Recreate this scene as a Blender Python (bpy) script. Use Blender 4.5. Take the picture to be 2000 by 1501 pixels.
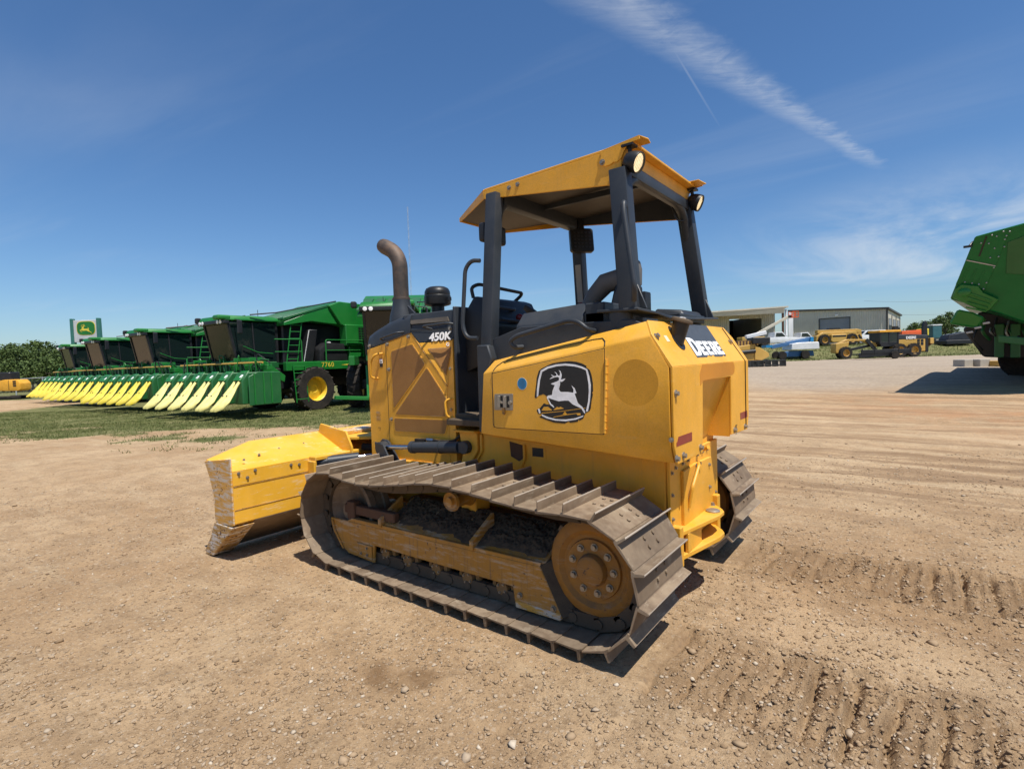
import bpy, bmesh, math, random
import numpy as np
from mathutils import Vector, Matrix, Quaternion
R = math.radians
scene = bpy.context.scene
for o in list(bpy.data.objects): bpy.data.objects.remove(o, do_unlink=True)
COL = scene.collection

# ------------------------------------------------------------------ camera, sky, sun, exposure
CAM = Vector((-2.934, 3.407, 1.535))
FW = Vector((0.60296, -0.79645, -0.04597)); RT = Vector((-0.79777, -0.60197, -0.03460)); UP = Vector((0.00011, -0.05754, 0.99834))
cd = bpy.data.cameras.new('camera'); cam = bpy.data.objects.new('camera', cd); COL.objects.link(cam)
cd.sensor_fit = 'HORIZONTAL'; cd.sensor_width = 36.0; cd.lens = 1040.0 / 2000.0 * 36.0
cd.clip_start = 0.05; cd.clip_end = 6000
cam.matrix_world = Matrix(((RT.x, UP.x, -FW.x, CAM.x), (RT.y, UP.y, -FW.y, CAM.y), (RT.z, UP.z, -FW.z, CAM.z), (0, 0, 0, 1)))
scene.camera = cam
FH = Vector((0.60384, -0.79711, 0)); RH = Vector((-0.79711, -0.60384, 0))
SUN = Vector((-0.385, 0.105, 0.91)).normalized()
SUN_EL = math.asin(SUN.z); SUN_ROT = math.atan2(SUN.x, SUN.y)

world = bpy.data.worlds.new('World'); scene.world = world; world.use_nodes = True
wn, wl = world.node_tree.nodes, world.node_tree.links
wn.clear()
def N(nt, typ, **kw):
    n = nt.nodes.new(typ)
    for k, v in kw.items():
        if k.startswith('i_'):
            n.inputs[int(k[2:])].default_value = v
        else: setattr(n, k, v)
    return n
def M(nt, op, a, b=None, c=None, clamp=False):
    n = nt.nodes.new('ShaderNodeMath'); n.operation = op; n.use_clamp = clamp
    for i, v in enumerate((a, b, c)):
        if v is None: continue
        if isinstance(v, (int, float)): n.inputs[i].default_value = v
        else: nt.links.new(v, n.inputs[i])
    return n.outputs[0]
def ramp(nt, src, lo, hi, smooth=True):
    n = nt.nodes.new('ShaderNodeMapRange'); n.interpolation_type = 'SMOOTHSTEP' if smooth else 'LINEAR'
    nt.links.new(src, n.inputs[0]); n.inputs[1].default_value = lo; n.inputs[2].default_value = hi
    n.clamp = True
    return n.outputs[0]
def noise(nt, vec, scale, detail=4, rough=.55, dist=0):
    n = nt.nodes.new('ShaderNodeTexNoise'); n.inputs['Scale'].default_value = scale; n.inputs['Detail'].default_value = detail
    n.inputs['Roughness'].default_value = rough; n.inputs['Distortion'].default_value = dist
    if vec is not None: nt.links.new(vec, n.inputs['Vector'])
    return n.outputs['Fac']
def mixc(nt, fac, a, b):
    n = nt.nodes.new('ShaderNodeMix'); n.data_type = 'RGBA'
    for i, v in ((0, fac), (6, a), (7, b)):
        if isinstance(v, (int, float)): n.inputs[i].default_value = v
        elif isinstance(v, tuple): n.inputs[i].default_value = v if len(v) == 4 else v + (1,)
        else: nt.links.new(v, n.inputs[i])
    return n.outputs[2]

def mixc2(nt, a, col):
    n = nt.nodes.new('ShaderNodeMix'); n.data_type = 'RGBA'; n.blend_type = 'MULTIPLY'; n.inputs[0].default_value = 1.0
    nt.links.new(a, n.inputs[6]); n.inputs[7].default_value = col + (1,); return n.outputs[2]
W = world.node_tree
sky = N(W, 'ShaderNodeTexSky', sky_type='NISHITA', sun_disc=False)
sky.sun_elevation = SUN_EL; sky.sun_rotation = SUN_ROT; sky.altitude = 0; sky.air_density = 1.0; sky.dust_density = 0.6; sky.ozone_density = 1.6
tc = N(W, 'ShaderNodeTexCoord'); sp = N(W, 'ShaderNodeSeparateXYZ'); wl.new(tc.outputs['Generated'], sp.inputs[0])
dz = M(W, 'MAXIMUM', sp.outputs[2], 0.02)
px_ = M(W, 'DIVIDE', sp.outputs[0], dz); py_ = M(W, 'DIVIDE', sp.outputs[1], dz)
cp = N(W, 'ShaderNodeCombineXYZ'); wl.new(px_, cp.inputs[0]); wl.new(py_, cp.inputs[1])
# contrail: a band on the high cloud plane from (.675,-1.43) to (.165,-3.61)
ax, ay = .675, -1.43; bx_, by_ = .165, -3.61
LEN = math.hypot(bx_ - ax, by_ - ay); ux, uy = (bx_ - ax) / LEN, (by_ - ay) / LEN
al = M(W, 'ADD', M(W, 'MULTIPLY', M(W, 'SUBTRACT', px_, ax), ux), M(W, 'MULTIPLY', M(W, 'SUBTRACT', py_, ay), uy))
ac = M(W, 'ADD', M(W, 'MULTIPLY', M(W, 'SUBTRACT', px_, ax), -uy), M(W, 'MULTIPLY', M(W, 'SUBTRACT', py_, ay), ux))
st = N(W, 'ShaderNodeCombineXYZ')
wl.new(M(W, 'ADD', M(W, 'MULTIPLY', al, 30.0), M(W, 'MULTIPLY', ac, 34.0)), st.inputs[0]); wl.new(M(W, 'MULTIPLY', ac, 14.0), st.inputs[1])
n1 = noise(W, st.outputs[0], 1.0, 5, .6, .4)
n2 = noise(W, cp.outputs[0], 2.2, 5, .6); n2b = noise(W, cp.outputs[0], 7.5, 7, .62, .6)
hw = M(W, 'ADD', .100, M(W, 'MULTIPLY', M(W, 'MINIMUM', M(W, 'MAXIMUM', al, -1.5), 2.4), -.021))
edge = M(W, 'DIVIDE', M(W, 'ABSOLUTE', M(W, 'ADD', ac, M(W, 'MULTIPLY', M(W, 'SUBTRACT', n2b, .5), .11))), hw)
band = M(W, 'SUBTRACT', 1.0, ramp(W, edge, .0, 1.30))
fade = M(W, 'SUBTRACT', 1.0, ramp(W, al, 1.9, 2.5))
trail = M(W, 'MULTIPLY', M(W, 'MULTIPLY', band, fade), M(W, 'ADD', .18, M(W, 'ADD', M(W, 'MULTIPLY', ramp(W, n2b, .28, .70), .42), M(W, 'MULTIPLY', ramp(W, n1, .25, .80), .32)))); trail = M(W, 'MULTIPLY', trail, .74)
# thin fresh trail
tx = M(W, 'SUBTRACT', px_, M(W, 'ADD', .607, M(W, 'MULTIPLY', M(W, 'SUBTRACT', -1.45, py_), .078)))
thin = M(W, 'MULTIPLY', M(W, 'SUBTRACT', 1.0, ramp(W, M(W, 'ABSOLUTE', tx), .0015, .006)), M(W, 'MULTIPLY', ramp(W, py_, -2.7, -1.7), .28))
# cirrus veils, streaked
sv = N(W, 'ShaderNodeMapping'); sv.inputs['Rotation'].default_value = (0, 0, R(-24)); sv.inputs['Scale'].default_value = (.16, 1.0, 1)
wl.new(cp.outputs[0], sv.inputs[0])
c1 = noise(W, sv.outputs[0], 1.0, 7, .58, .6); c2 = noise(W, cp.outputs[0], .28, 3, .5)
veil = M(W, 'MULTIPLY', M(W, 'MULTIPLY', ramp(W, c1, .46, .80), ramp(W, c2, .40, .66)), .27)
# brighter low cirrus bank
bk = N(W, 'ShaderNodeMapping'); bk.inputs['Scale'].default_value = (1.0, .35, 1); wl.new(cp.outputs[0], bk.inputs[0])
c3 = noise(W, bk.outputs[0], .8, 6, .6, .8)
ddx = M(W, 'DIVIDE', M(W, 'ADD', px_, .25), 1.9); ddy = M(W, 'DIVIDE', M(W, 'ADD', py_, 7.4), 3.2)
bank = M(W, 'SUBTRACT', 1.0, ramp(W, M(W, 'ADD', M(W, 'MULTIPLY', ddx, ddx), M(W, 'MULTIPLY', ddy, ddy)), .05, 1.6))
bank = M(W, 'MULTIPLY', M(W, 'MULTIPLY', bank, ramp(W, c3, .30, .68)), .95)
cl = M(W, 'MAXIMUM', M(W, 'MAXIMUM', trail, thin), M(W, 'MAXIMUM', veil, bank))
cl = M(W, 'MULTIPLY', M(W, 'MULTIPLY', cl, .58), ramp(W, sp.outputs[2], .02, .10))
hsv = N(W, 'ShaderNodeHueSaturation'); hsv.inputs['Saturation'].default_value = 1.10; wl.new(mixc2(W, sky.outputs[0], (.90, 1.06, 1.25)), hsv.inputs['Color'])
skc = mixc(W, cl, hsv.outputs[0], (7.6, 8.0, 8.4))
bg = N(W, 'ShaderNodeBackground'); bg.inputs[1].default_value = 0.085
wl.new(skc, bg.inputs[0])
wo = N(W, 'ShaderNodeOutputWorld'); wl.new(bg.outputs[0], wo.inputs[0])

sd = bpy.data.lights.new('sun', 'SUN'); sd.energy = 5.0; sd.angle = R(0.53); sd.color = (1.0, .955, .88)
so = bpy.data.objects.new('sun', sd); COL.objects.link(so); so.location = (0, 0, 30)
so.rotation_euler = SUN.to_track_quat('Z', 'Y').to_euler()
vs = scene.view_settings; vs.view_transform = 'Standard'; vs.look = 'None'; vs.gamma = 1; vs.exposure = 0.22; vs.use_curve_mapping = False

def P(px, d, z=0.0):           # metres ahead of the camera's foot, sideways by bearing
    q = CAM + FH * d + RH * ((px - 1000) / 1040.0 * d)
    return Vector((q.x, q.y, z))
def YH(px): return 702.6 - (px - 1000) * .03466
def ZP(px, py, d): return CAM.z + (YH(px) - py) / 1040.0 * d

# ------------------------------------------------------------------ helpers
class MB:
    def __init__(s): s.v = []; s.f = []; s.mi = []; s.cur = 0
    def add(s, vs, fs):
        b = len(s.v); s.v += [tuple(v) for v in vs]
        for f in fs: s.f.append([i + b for i in f]); s.mi.append(s.cur)
        return s
    def bx(s, x0, x1, y0, y1, z0, z1):
        v = [(x, y, z) for x in (x0, x1) for y in (y0, y1) for z in (z0, z1)]
        return s.add(v, [(0, 1, 3, 2), (4, 6, 7, 5), (0, 4, 5, 1), (2, 3, 7, 6), (0, 2, 6, 4), (1, 5, 7, 3)])
    def ob(s, c, half, m):     # oriented box: centre, half sizes, 3x3 matrix
        v = [Vector(c) + m @ Vector((x * half[0], y * half[1], z * half[2])) for x in (-1, 1) for y in (-1, 1) for z in (-1, 1)]
        return s.add(v, [(0, 1, 3, 2), (4, 6, 7, 5), (0, 4, 5, 1), (2, 3, 7, 6), (0, 2, 6, 4), (1, 5, 7, 3)])
    def bar(s, a, b, w, h, up=(0, 0, 1)):
        a = Vector(a); b = Vector(b); d = (b - a).normalized(); u = Vector(up); sd_ = d.cross(u)
        if sd_.length < 1e-4: sd_ = d.cross(Vector((1, 0, 0)))
        sd_.normalize(); u = sd_.cross(d)
        m = Matrix((d, sd_, u)).transposed()
        return s.ob((a + b) / 2, ((b - a).length / 2, w / 2, h / 2), m)
    def prism(s, poly, axis, a, b):
        def mk(p, t):
            if axis == 'y': return (p[0], t, p[1])
            if axis == 'x': return (t, p[0], p[1])
            return (p[0], p[1], t)
        n = len(poly)
        v = [mk(p, a) for p in poly] + [mk(p, b) for p in poly]
        f = [tuple(range(n)), tuple(range(2 * n - 1, n - 1, -1))] + [(i, i + n, (i + 1) % n + n, (i + 1) % n) for i in range(n)]
        return s.add(v, f)
    def loft(s, A, B):         # two matching 3D rings
        n = len(A)
        return s.add(list(A) + list(B), [tuple(range(n)), tuple(range(2 * n - 1, n - 1, -1))] + [(i, i + n, (i + 1) % n + n, (i + 1) % n) for i in range(n)])
    def cyl(s, p0, p1, r0, r1=None, n=16, ph=0):
        r1 = r0 if r1 is None else r1
        p0 = Vector(p0); p1 = Vector(p1); d = (p1 - p0).normalized(); q = d.to_track_quat('Z', 'Y')
        A = [p0 + q @ Vector((math.cos(ph + 2 * math.pi * i / n) * r0, math.sin(ph + 2 * math.pi * i / n) * r0, 0)) for i in range(n)]
        B = [p1 + q @ Vector((math.cos(ph + 2 * math.pi * i / n) * r1, math.sin(ph + 2 * math.pi * i / n) * r1, 0)) for i in range(n)]
        return s.loft(A, B)
    def tube(s, path, r, n=8, round_=0, seg=4):
        path = [Vector(p) for p in path]
        if round_:
            np_ = [path[0]]
            for i in range(1, len(path) - 1):
                a, b, c = path[i - 1], path[i], path[i + 1]
                u = (a - b); v = (c - b); t = min(round_, u.length * .49, v.length * .49)
                p = b + u.normalized() * t; q = b + v.normalized() * t
                for k in range(seg + 1):
                    w = k / seg; np_.append(p * (1 - w) ** 2 + b * 2 * w * (1 - w) + q * w * w)
            path = np_ + [path[-1]]
        rs = r if isinstance(r, list) else [r] * len(path)
        rings = []; ref = None
        for i, p in enumerate(path):
            t = (path[min(i + 1, len(path) - 1)] - path[max(i - 1, 0)]).normalized()
            if ref is None:
                ref = t.cross(Vector((0, 0, 1)))
                if ref.length < .05: ref = t.cross(Vector((1, 0, 0)))
            ref = (ref - t * ref.dot(t)).normalized(); w = t.cross(ref)
            rings.append([p + (ref * math.cos(2 * math.pi * k / n) + w * math.sin(2 * math.pi * k / n)) * rs[i] for k in range(n)])
        v = [q for r_ in rings for q in r_]; m = len(rings)
        f = [(i * n + k, i * n + (k + 1) % n, (i + 1) * n + (k + 1) % n, (i + 1) * n + k) for i in range(m - 1) for k in range(n)]
        f += [tuple(range(n - 1, -1, -1)), tuple(range((m - 1) * n, m * n))]
        return s.add(v, f)
    def lathe(s, prof, o, axis, n=24):     # prof: (radius, along)
        o = Vector(o); q = Vector(axis).normalized().to_track_quat('Z', 'Y')
        v = []
        for (r, h) in prof:
            for k in range(n):
                a = 2 * math.pi * k / n; v.append(o + q @ Vector((math.cos(a) * r, math.sin(a) * r, h)))
        m = len(prof)
        f = [(i * n + k, i * n + (k + 1) % n, (i + 1) * n + (k + 1) % n, (i + 1) * n + k) for i in range(m - 1) for k in range(n)]
        f += [tuple(range(n - 1, -1, -1)), tuple(range((m - 1) * n, m * n))]
        return s.add(v, f)
    def hull(s, pts):
        bm = bmesh.new()
        for p in pts: bm.verts.new(p)
        bmesh.ops.convex_hull(bm, input=list(bm.verts))
        bmesh.ops.dissolve_limit(bm, angle_limit=R(.6), verts=list(bm.verts), edges=list(bm.edges))
        bm.verts.index_update()
        vs_ = [v.co.copy() for v in bm.verts]; fs_ = [[v.index for v in f.verts] for f in bm.faces]
        bm.free(); return s.add(vs_, fs_)
    def sphere(s, c, r, n=10, sc=(1, 1, 1)):
        v = []; f = []; m = n // 2
        for i in range(1, m):
            for k in range(n):
                a = math.pi * i / m; b = 2 * math.pi * k / n
                v.append((c[0] + r * sc[0] * math.sin(a) * math.cos(b), c[1] + r * sc[1] * math.sin(a) * math.sin(b), c[2] + r * sc[2] * math.cos(a)))
        t = len(v); v += [(c[0], c[1], c[2] + r * sc[2]), (c[0], c[1], c[2] - r * sc[2])]
        for i in range(m - 2):
            for k in range(n): f.append((i * n + k, (i + 1) * n + k, (i + 1) * n + (k + 1) % n, i * n + (k + 1) % n))
        for k in range(n): f.append((t, k, (k + 1) % n)); f.append((t + 1, (m - 2) * n + (k + 1) % n, (m - 2) * n + k))
        return s.add(v, f)
    def mesh(s, name, mats, bevel=0, seg=1, smooth=32, recalc=True):
        bm = bmesh.new(); vs_ = [bm.verts.new(v) for v in s.v]
        for f, mi in zip(s.f, s.mi):
            try: fc = bm.faces.new([vs_[i] for i in f]); fc.material_index = mi
            except ValueError: pass
        if recalc: bmesh.ops.recalc_face_normals(bm, faces=list(bm.faces))
        if bevel:
            es = [e for e in bm.edges if len(e.link_faces) == 2 and e.calc_face_angle(0) > R(28)]
            bmesh.ops.bevel(bm, geom=es, offset=bevel, offset_type='OFFSET', segments=seg, profile=.6, affect='EDGES', clamp_overlap=True)
        me = bpy.data.meshes.new(name); bm.to_mesh(me); bm.free()
        for m in (mats if isinstance(mats, (list, tuple)) else [mats]): me.materials.append(m)
        if smooth and len(me.polygons):
            me.polygons.foreach_set('use_smooth', [True] * len(me.polygons))
            me.set_sharp_from_angle(angle=R(smooth))
        return me
    def obj(s, name, mats, parent=None, bevel=0, seg=1, smooth=32, recalc=True):
        o = bpy.data.objects.new(name, s.mesh(name, mats, bevel, seg, smooth, recalc)); COL.objects.link(o)
        if parent is not None: o.parent = parent
        return o
def tag(o, label, cat, group=None):
    o['label'] = label; o['category'] = cat
    if group: o['group'] = group
    return o
def thing(name, label, cat, loc=(0, 0, 0), rz=0, group=None):
    o = bpy.data.objects.new(name, None); COL.objects.link(o); o.location = loc; o.rotation_euler = (0, 0, rz)
    o.empty_display_size = .3
    return tag(o, label, cat, group)
def link(name, me, parent, loc=(0, 0, 0), rot=None):
    o = bpy.data.objects.new(name, me); COL.objects.link(o); o.parent = parent; o.location = loc
    if rot is not None: o.rotation_euler = rot
    return o
def dup(root, loc, rz, label, skip=(), sc=None):
    r = root.copy(); COL.objects.link(r); r.location = loc; r.rotation_euler = (0, 0, rz); r['label'] = label
    if sc: r.scale = sc
    for ch in list(root.children):
        if ch.name.split('.')[0] in skip: continue
        c = ch.copy(); COL.objects.link(c); c.parent = r
        for g in list(ch.children):
            e = g.copy(); COL.objects.link(e); e.parent = c
    return r
def textmesh(name, body, size, mat, extr=.0012, off=0.0, space=1.0, shear=0):
    cu = bpy.data.curves.new(name, 'FONT'); cu.body = body; cu.size = size; cu.extrude = extr; cu.offset = off; cu.space_character = space; cu.shear = shear
    t = bpy.data.objects.new(name, cu); COL.objects.link(t)
    dg = bpy.context.evaluated_depsgraph_get(); me = bpy.data.meshes.new_from_object(t.evaluated_get(dg))
    bpy.data.objects.remove(t); me.materials.clear(); me.materials.append(mat); return me

# ------------------------------------------------------------------ materials
def newmat(name):
    m = bpy.data.materials.new(name); m.use_nodes = True; nt = m.node_tree; nt.nodes.clear()
    b = nt.nodes.new('ShaderNodeBsdfPrincipled'); o = nt.nodes.new('ShaderNodeOutputMaterial'); nt.links.new(b.outputs[0], o.inputs[0])
    t = nt.nodes.new('ShaderNodeTexCoord')
    return m, nt, b, t.outputs['Object']
def setin(nt, b, name, v):
    if isinstance(v, (int, float)): b.inputs[name].default_value = v
    elif isinstance(v, tuple): b.inputs[name].default_value = v if len(v) == 4 else v + (1,)
    else: nt.links.new(v, b.inputs[name])
def bump(nt, b, h, strength=.3, dist=.01):
    n = nt.nodes.new('ShaderNodeBump'); n.inputs['Strength'].default_value = strength; n.inputs['Distance'].default_value = dist
    nt.links.new(h, n.inputs['Height']); nt.links.new(n.outputs[0], b.inputs['Normal'])
def paint(name, col, rough=.42, dust=.25, dustcol=(.40, .31, .21), chips=0.0, chipcol=(.10, .06, .035), sc=1.0, metal=0, speck=.12, streak=0.0, spec=.5, rub=0.0, rubcol=(.62, .58, .52), var=.10, rlo=.54, rand=0.0):
    m, nt, b, v = newmat(name)
    if rand:
        oi = nt.nodes.new('ShaderNodeObjectInfo'); va = nt.nodes.new('ShaderNodeVectorMath'); va.operation = 'ADD'; nt.links.new(v, va.inputs[0]); cx = nt.nodes.new('ShaderNodeCombineXYZ')
        nt.links.new(M(nt, 'MULTIPLY', oi.outputs['Random'], 31.0), cx.inputs[0]); nt.links.new(M(nt, 'MULTIPLY', oi.outputs['Random'], 17.0), cx.inputs[1]); nt.links.new(cx.outputs[0], va.inputs[1]); v = va.outputs[0]
    n_big = noise(nt, v, 2.2 * sc, 6, .6, .3); n_mid = noise(nt, v, 14 * sc, 6, .65); n_fine = noise(nt, v, 150 * sc, 3, .7)
    dark = tuple(c * (1 - var) for c in col); lite = tuple(min(1, c * (1 + var)) for c in col)
    c = mixc(nt, ramp(nt, n_big, .3, .7), dark, lite)
    c = mixc(nt, M(nt, 'MULTIPLY', ramp(nt, n_fine, .35, .75), speck), c, tuple(x * .45 for x in col))
    geo = nt.nodes.new('ShaderNodeNewGeometry'); s = nt.nodes.new('ShaderNodeSeparateXYZ'); nt.links.new(geo.outputs['True Normal'], s.inputs[0])
    upf = M(nt, 'ADD', .45, M(nt, 'MULTIPLY', ramp(nt, s.outputs[2], .0, 1.0), .55))
    df = M(nt, 'MULTIPLY', M(nt, 'MULTIPLY', ramp(nt, M(nt, 'ADD', M(nt, 'MULTIPLY', n_big, .5), M(nt, 'MULTIPLY', n_mid, .5)), .36, .66), upf), dust, clamp=True)
    rg = M(nt, 'ADD', rough, M(nt, 'MULTIPLY', df, .45), clamp=True)
    if streak:
        mp = nt.nodes.new('ShaderNodeMapping'); mp.inputs['Scale'].default_value = (38 * sc, 38 * sc, 1.6 * sc); nt.links.new(v, mp.inputs[0])
        sn = noise(nt, mp.outputs[0], 1.0, 4, .6)
        c = mixc(nt, M(nt, 'MULTIPLY', ramp(nt, sn, .52, .75), streak), c, tuple(x * .5 for x in dustcol))
    c = mixc(nt, df, c, dustcol)
    if rub:
        mp = nt.nodes.new('ShaderNodeMapping'); mp.inputs['Scale'].default_value = (5 * sc, 5 * sc, 30 * sc); mp.inputs['Rotation'].default_value = (.3, .2, .2); nt.links.new(v, mp.inputs[0])
        rn = noise(nt, mp.outputs[0], 1.0, 7, .75)
        c = mixc(nt, M(nt, 'MULTIPLY', ramp(nt, rn, rlo, rlo + .12), rub), c, rubcol)
    if chips:
        cn = noise(nt, v, 28 * sc, 5, .7)
        c = mixc(nt, ramp(nt, M(nt, 'ADD', cn, M(nt, 'MULTIPLY', n_big, .25)), .93 - chips * .25, .96 - chips * .25), c, chipcol)
    if rand: c = mixc(nt, M(nt, 'MULTIPLY', oi.outputs['Random'], rand), c, tuple(x * .42 for x in dustcol))
    setin(nt, b, 'Base Color', c); setin(nt, b, 'Roughness', rg); setin(nt, b, 'Metallic', metal); b.inputs['Specular IOR Level'].default_value = spec
    bump(nt, b, M(nt, 'ADD', M(nt, 'MULTIPLY', n_fine, .4), n_mid), .10, .004)
    return m
def flat(name, col, rough=.5, metal=0, emis=None, es=0, spec=.5):
    m, nt, b, v = newmat(name)
    nf = noise(nt, v, 24, 4, .6)
    setin(nt, b, 'Base Color', mixc(nt, ramp(nt, nf, .3, .7), tuple(c * .88 for c in col), tuple(min(1, c * 1.08) for c in col)))
    setin(nt, b, 'Roughness', rough); setin(nt, b, 'Metallic', metal); b.inputs['Specular IOR Level'].default_value = spec
    if emis: setin(nt, b, 'Emission Color', emis); b.inputs['Emission Strength'].default_value = es
    return m
YEL = (.80, .392, .030)
MT = dict(
    yellow=paint('industrial_yellow_paint', YEL, .46, .26, (.46, .34, .20), speck=.30, var=.13, spec=.35, streak=.07, chips=.10, rub=.22, rubcol=(.72, .50, .24), rlo=.575),
    yellow_used=paint('used_yellow_paint', YEL, .5, .26, chips=.22, speck=.15, spec=.35, streak=.12),
    blade=paint('blade_yellow_paint', (.80, .42, .03), .5, .22, (.50, .38, .24), chips=.34, rub=.45, rubcol=(.72, .62, .42), spec=.3),
    worn=paint('worn_blade_end', (.66, .33, .04), .6, .45, (.42, .31, .19), chips=.72, rub=.85, rubcol=(.60, .54, .45), chipcol=(.085, .036, .02), sc=1.3, rlo=.46),
    undercar=paint('dirty_shaded_track_frame', (.44, .20, .018), .6, .62, (.20, .14, .085), chips=.65, rub=.60, rubcol=(.46, .37, .26), streak=.6, rlo=.50),  # real dirt, over a base also darkened to deepen the undercarriage shade
    sprock=paint('dirty_shaded_sprocket', (.36, .155, .014), .6, .85, (.13, .092, .06), chips=.6, rub=.30, rubcol=(.36, .29, .22), rlo=.54, sc=1.5),  # dirty paint, its base also darkened for the shade under the shoes
    roller=paint('dirty_roller', (.24, .125, .03), .7, .85, (.17, .13, .09), chips=.4, sc=2),
    wornd=paint('rusty_cutting_edge', (.44, .24, .05), .65, .35, (.40, .31, .21), chips=.95, rub=.9, rubcol=(.62, .58, .52), chipcol=(.07, .028, .016), sc=1.2, rlo=.47),
    stain=paint('fuel_stained_paint', (.60, .225, .006), .28, .05, speck=.1, spec=.5),
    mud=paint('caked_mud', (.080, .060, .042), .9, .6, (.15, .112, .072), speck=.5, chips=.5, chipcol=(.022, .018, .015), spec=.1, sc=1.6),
    darkmud=paint('dried_dark_mud', (.10, .075, .052), .92, .55, (.20, .15, .10), chips=.3, spec=.1),
    steel=paint('dusty_track_steel', (.165, .110, .068), .62, .78, (.315, .24, .16), chips=.45, chipcol=(.085, .055, .035), rub=.5, rubcol=(.44, .36, .26), sc=1.4, spec=.35, var=.2, rand=.45),
    bright=paint('polished_grouser_edge', (.42, .36, .30), .45, .55, (.36, .29, .20), metal=.35, sc=2),
    dark=paint('dark_grey_paint', (.030, .036, .044), .45, .13, (.19, .165, .135), speck=.25, spec=.4, var=.15),
    black=paint('black_plastic', (.013, .014, .016), .42, .14, (.12, .105, .09), spec=.4),
    rubber=paint('black_rubber', (.018, .017, .016), .8, .5, (.13, .10, .075), spec=.2),
    chrome=paint('chrome_rod', (.55, .55, .55), .18, .12, metal=1.0),
    bolt=paint('zinc_bolt', (.34, .31, .26), .4, .3, metal=.7, sc=4),
    rustp=paint('rusty_exhaust_pipe', (.060, .052, .046), .50, .75, (.30, .185, .115), chips=.25, chipcol=(.20, .10, .05), sc=1.2, metal=.3),
    beige=paint('roof_lining', (.085, .072, .058), .6, .2), seatg=paint('grey_seat_vinyl', (.11, .105, .10), .6, .2),
    louver=paint('perforated_louvre', (.33, .150, .030), .6, .10, speck=.6, sc=2.2),
    circ=paint('faded_sticker_patch', (.62, .29, .012), .5, .05, speck=.35),
    white=flat('white_decal', (.90, .89, .87), .45), blackd=flat('black_decal', (.012, .012, .013), .4),
    decaldk=flat('grey_decal', (.062, .070, .080), .5), red=flat('red_reflector', (.23, .012, .012), .3), bluest=flat('blue_sticker', (.012, .20, .42), .4),
    pale=flat('pale_decal', (.75, .68, .45), .5), redknob=flat('red_knob', (.20, .01, .01), .35),
    lens=flat('lit_lamp_lens', (.9, .82, .62), .15, 0, (1.0, .76, .42), .8), reflector=flat('lamp_bowl', (.8, .75, .62), .12, .9),
    green=paint('harvester_green_paint', (.008, .170, .024), .38, .16, (.14, .13, .08), speck=.18, spec=.5, sc=.5),
    greendk=paint('dull_green_paint', (.010, .115, .028), .45, .25, (.10, .10, .06), chips=.3, sc=.6),
    greenshade=paint('shaded_green_panel', (.0015, .135, .032), .34, .03, speck=.10, sc=.4, spec=.3),  # darker copy of the green, with the tipped face's shade in its colour
    spout=paint('picker_yellow', (.80, .62, .035), .5, .30, (.55, .45, .24), sc=.9, chips=.25, rub=.3, rubcol=(.80, .72, .40), rand=.12), spoutp=paint('faded_picker_yellow', (.80, .70, .20), .55, .5, (.66, .60, .40), sc=.9, chips=.25, rub=.3, rubcol=(.82, .78, .55), rand=.12),
    rimy=paint('rim_yellow', (.80, .55, .04), .42, .2, (.35, .25, .12), sc=.6),
    glass=None, concrete=paint('weathered_concrete', (.42, .39, .34), .85, .3, sc=.5),
    tan=paint('tan_siding', (.70, .63, .50), .55, .15, sc=.2), cream=paint('cream_siding', (.60, .54, .42), .55, .12, sc=.2),
    roofm=paint('dark_roof_trim', (.05, .048, .045), .6, .2, sc=.3), door=paint('grey_rollup_door', (.27, .28, .30), .5, .12, sc=.3),
    vwhite=paint('white_vehicle_paint', (.74, .74, .73), .3, .06, sc=.4), vblue=paint('blue_lift_paint', (.03, .13, .30), .4, .2, sc=.4),
    vorange=paint('orange_paint', (.75, .11, .02), .4, .15, sc=.4), vyellow=paint('old_yellow_paint', (.56, .33, .06), .5, .35, sc=.4),
    galv=paint('galvanised_steel', (.42, .44, .45), .45, .2, metal=.4), teal=paint('teal_tank_paint', (.03, .13, .15), .5, .2, sc=.4),
    signg=paint('sign_post_green', (.03, .16, .13), .4, .1, sc=.3), signw=paint('sign_face_white', (.55, .56, .57), .5, .1, sc=.3), rust=paint('rusty_steel', (.085, .038, .02), .8, .4, (.16, .11, .07)),
    wire=flat('cable', (.05, .05, .055), .6),
)
def glassmat():
    m, nt, b, v = newmat('tinted_glass')
    nf = noise(nt, v, 1.5, 5, .6)
    setin(nt, b, 'Base Color', mixc(nt, ramp(nt, nf, .55, .8), (.008, .016, .015), (.05, .05, .04)))
    setin(nt, b, 'Roughness', M(nt, 'ADD', .04, M(nt, 'MULTIPLY', ramp(nt, nf, .5, .8), .2))); setin(nt, b, 'Metallic', 0.0); b.inputs['Specular IOR Level'].default_value = .6
    return m
MT['glass'] = glassmat()
def dustyglass():
    m, nt, b, v = newmat('dusty_windscreen')
    nf = noise(nt, v, 1.2, 6, .65)
    setin(nt, b, 'Base Color', mixc(nt, ramp(nt, nf, .55, .72), (.008, .011, .010), (.085, .066, .045)))
    setin(nt, b, 'Roughness', .22); return m
MT['dustglass'] = dustyglass()
def leafmat(name, a, c_):
    m, nt, b, v = newmat(name)
    geo = nt.nodes.new('ShaderNodeNewGeometry'); nf = noise(nt, v, .9, 3, .5)
    c = mixc(nt, geo.outputs['Random Per Island'], a, c_)
    c = mixc(nt, M(nt, 'MULTIPLY', ramp(nt, nf, .4, .7), .5), c, tuple(x * 1.35 for x in c_))
    setin(nt, b, 'Base Color', c); setin(nt, b, 'Roughness', .7); b.inputs['Specular IOR Level'].default_value = .2
    return m
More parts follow.
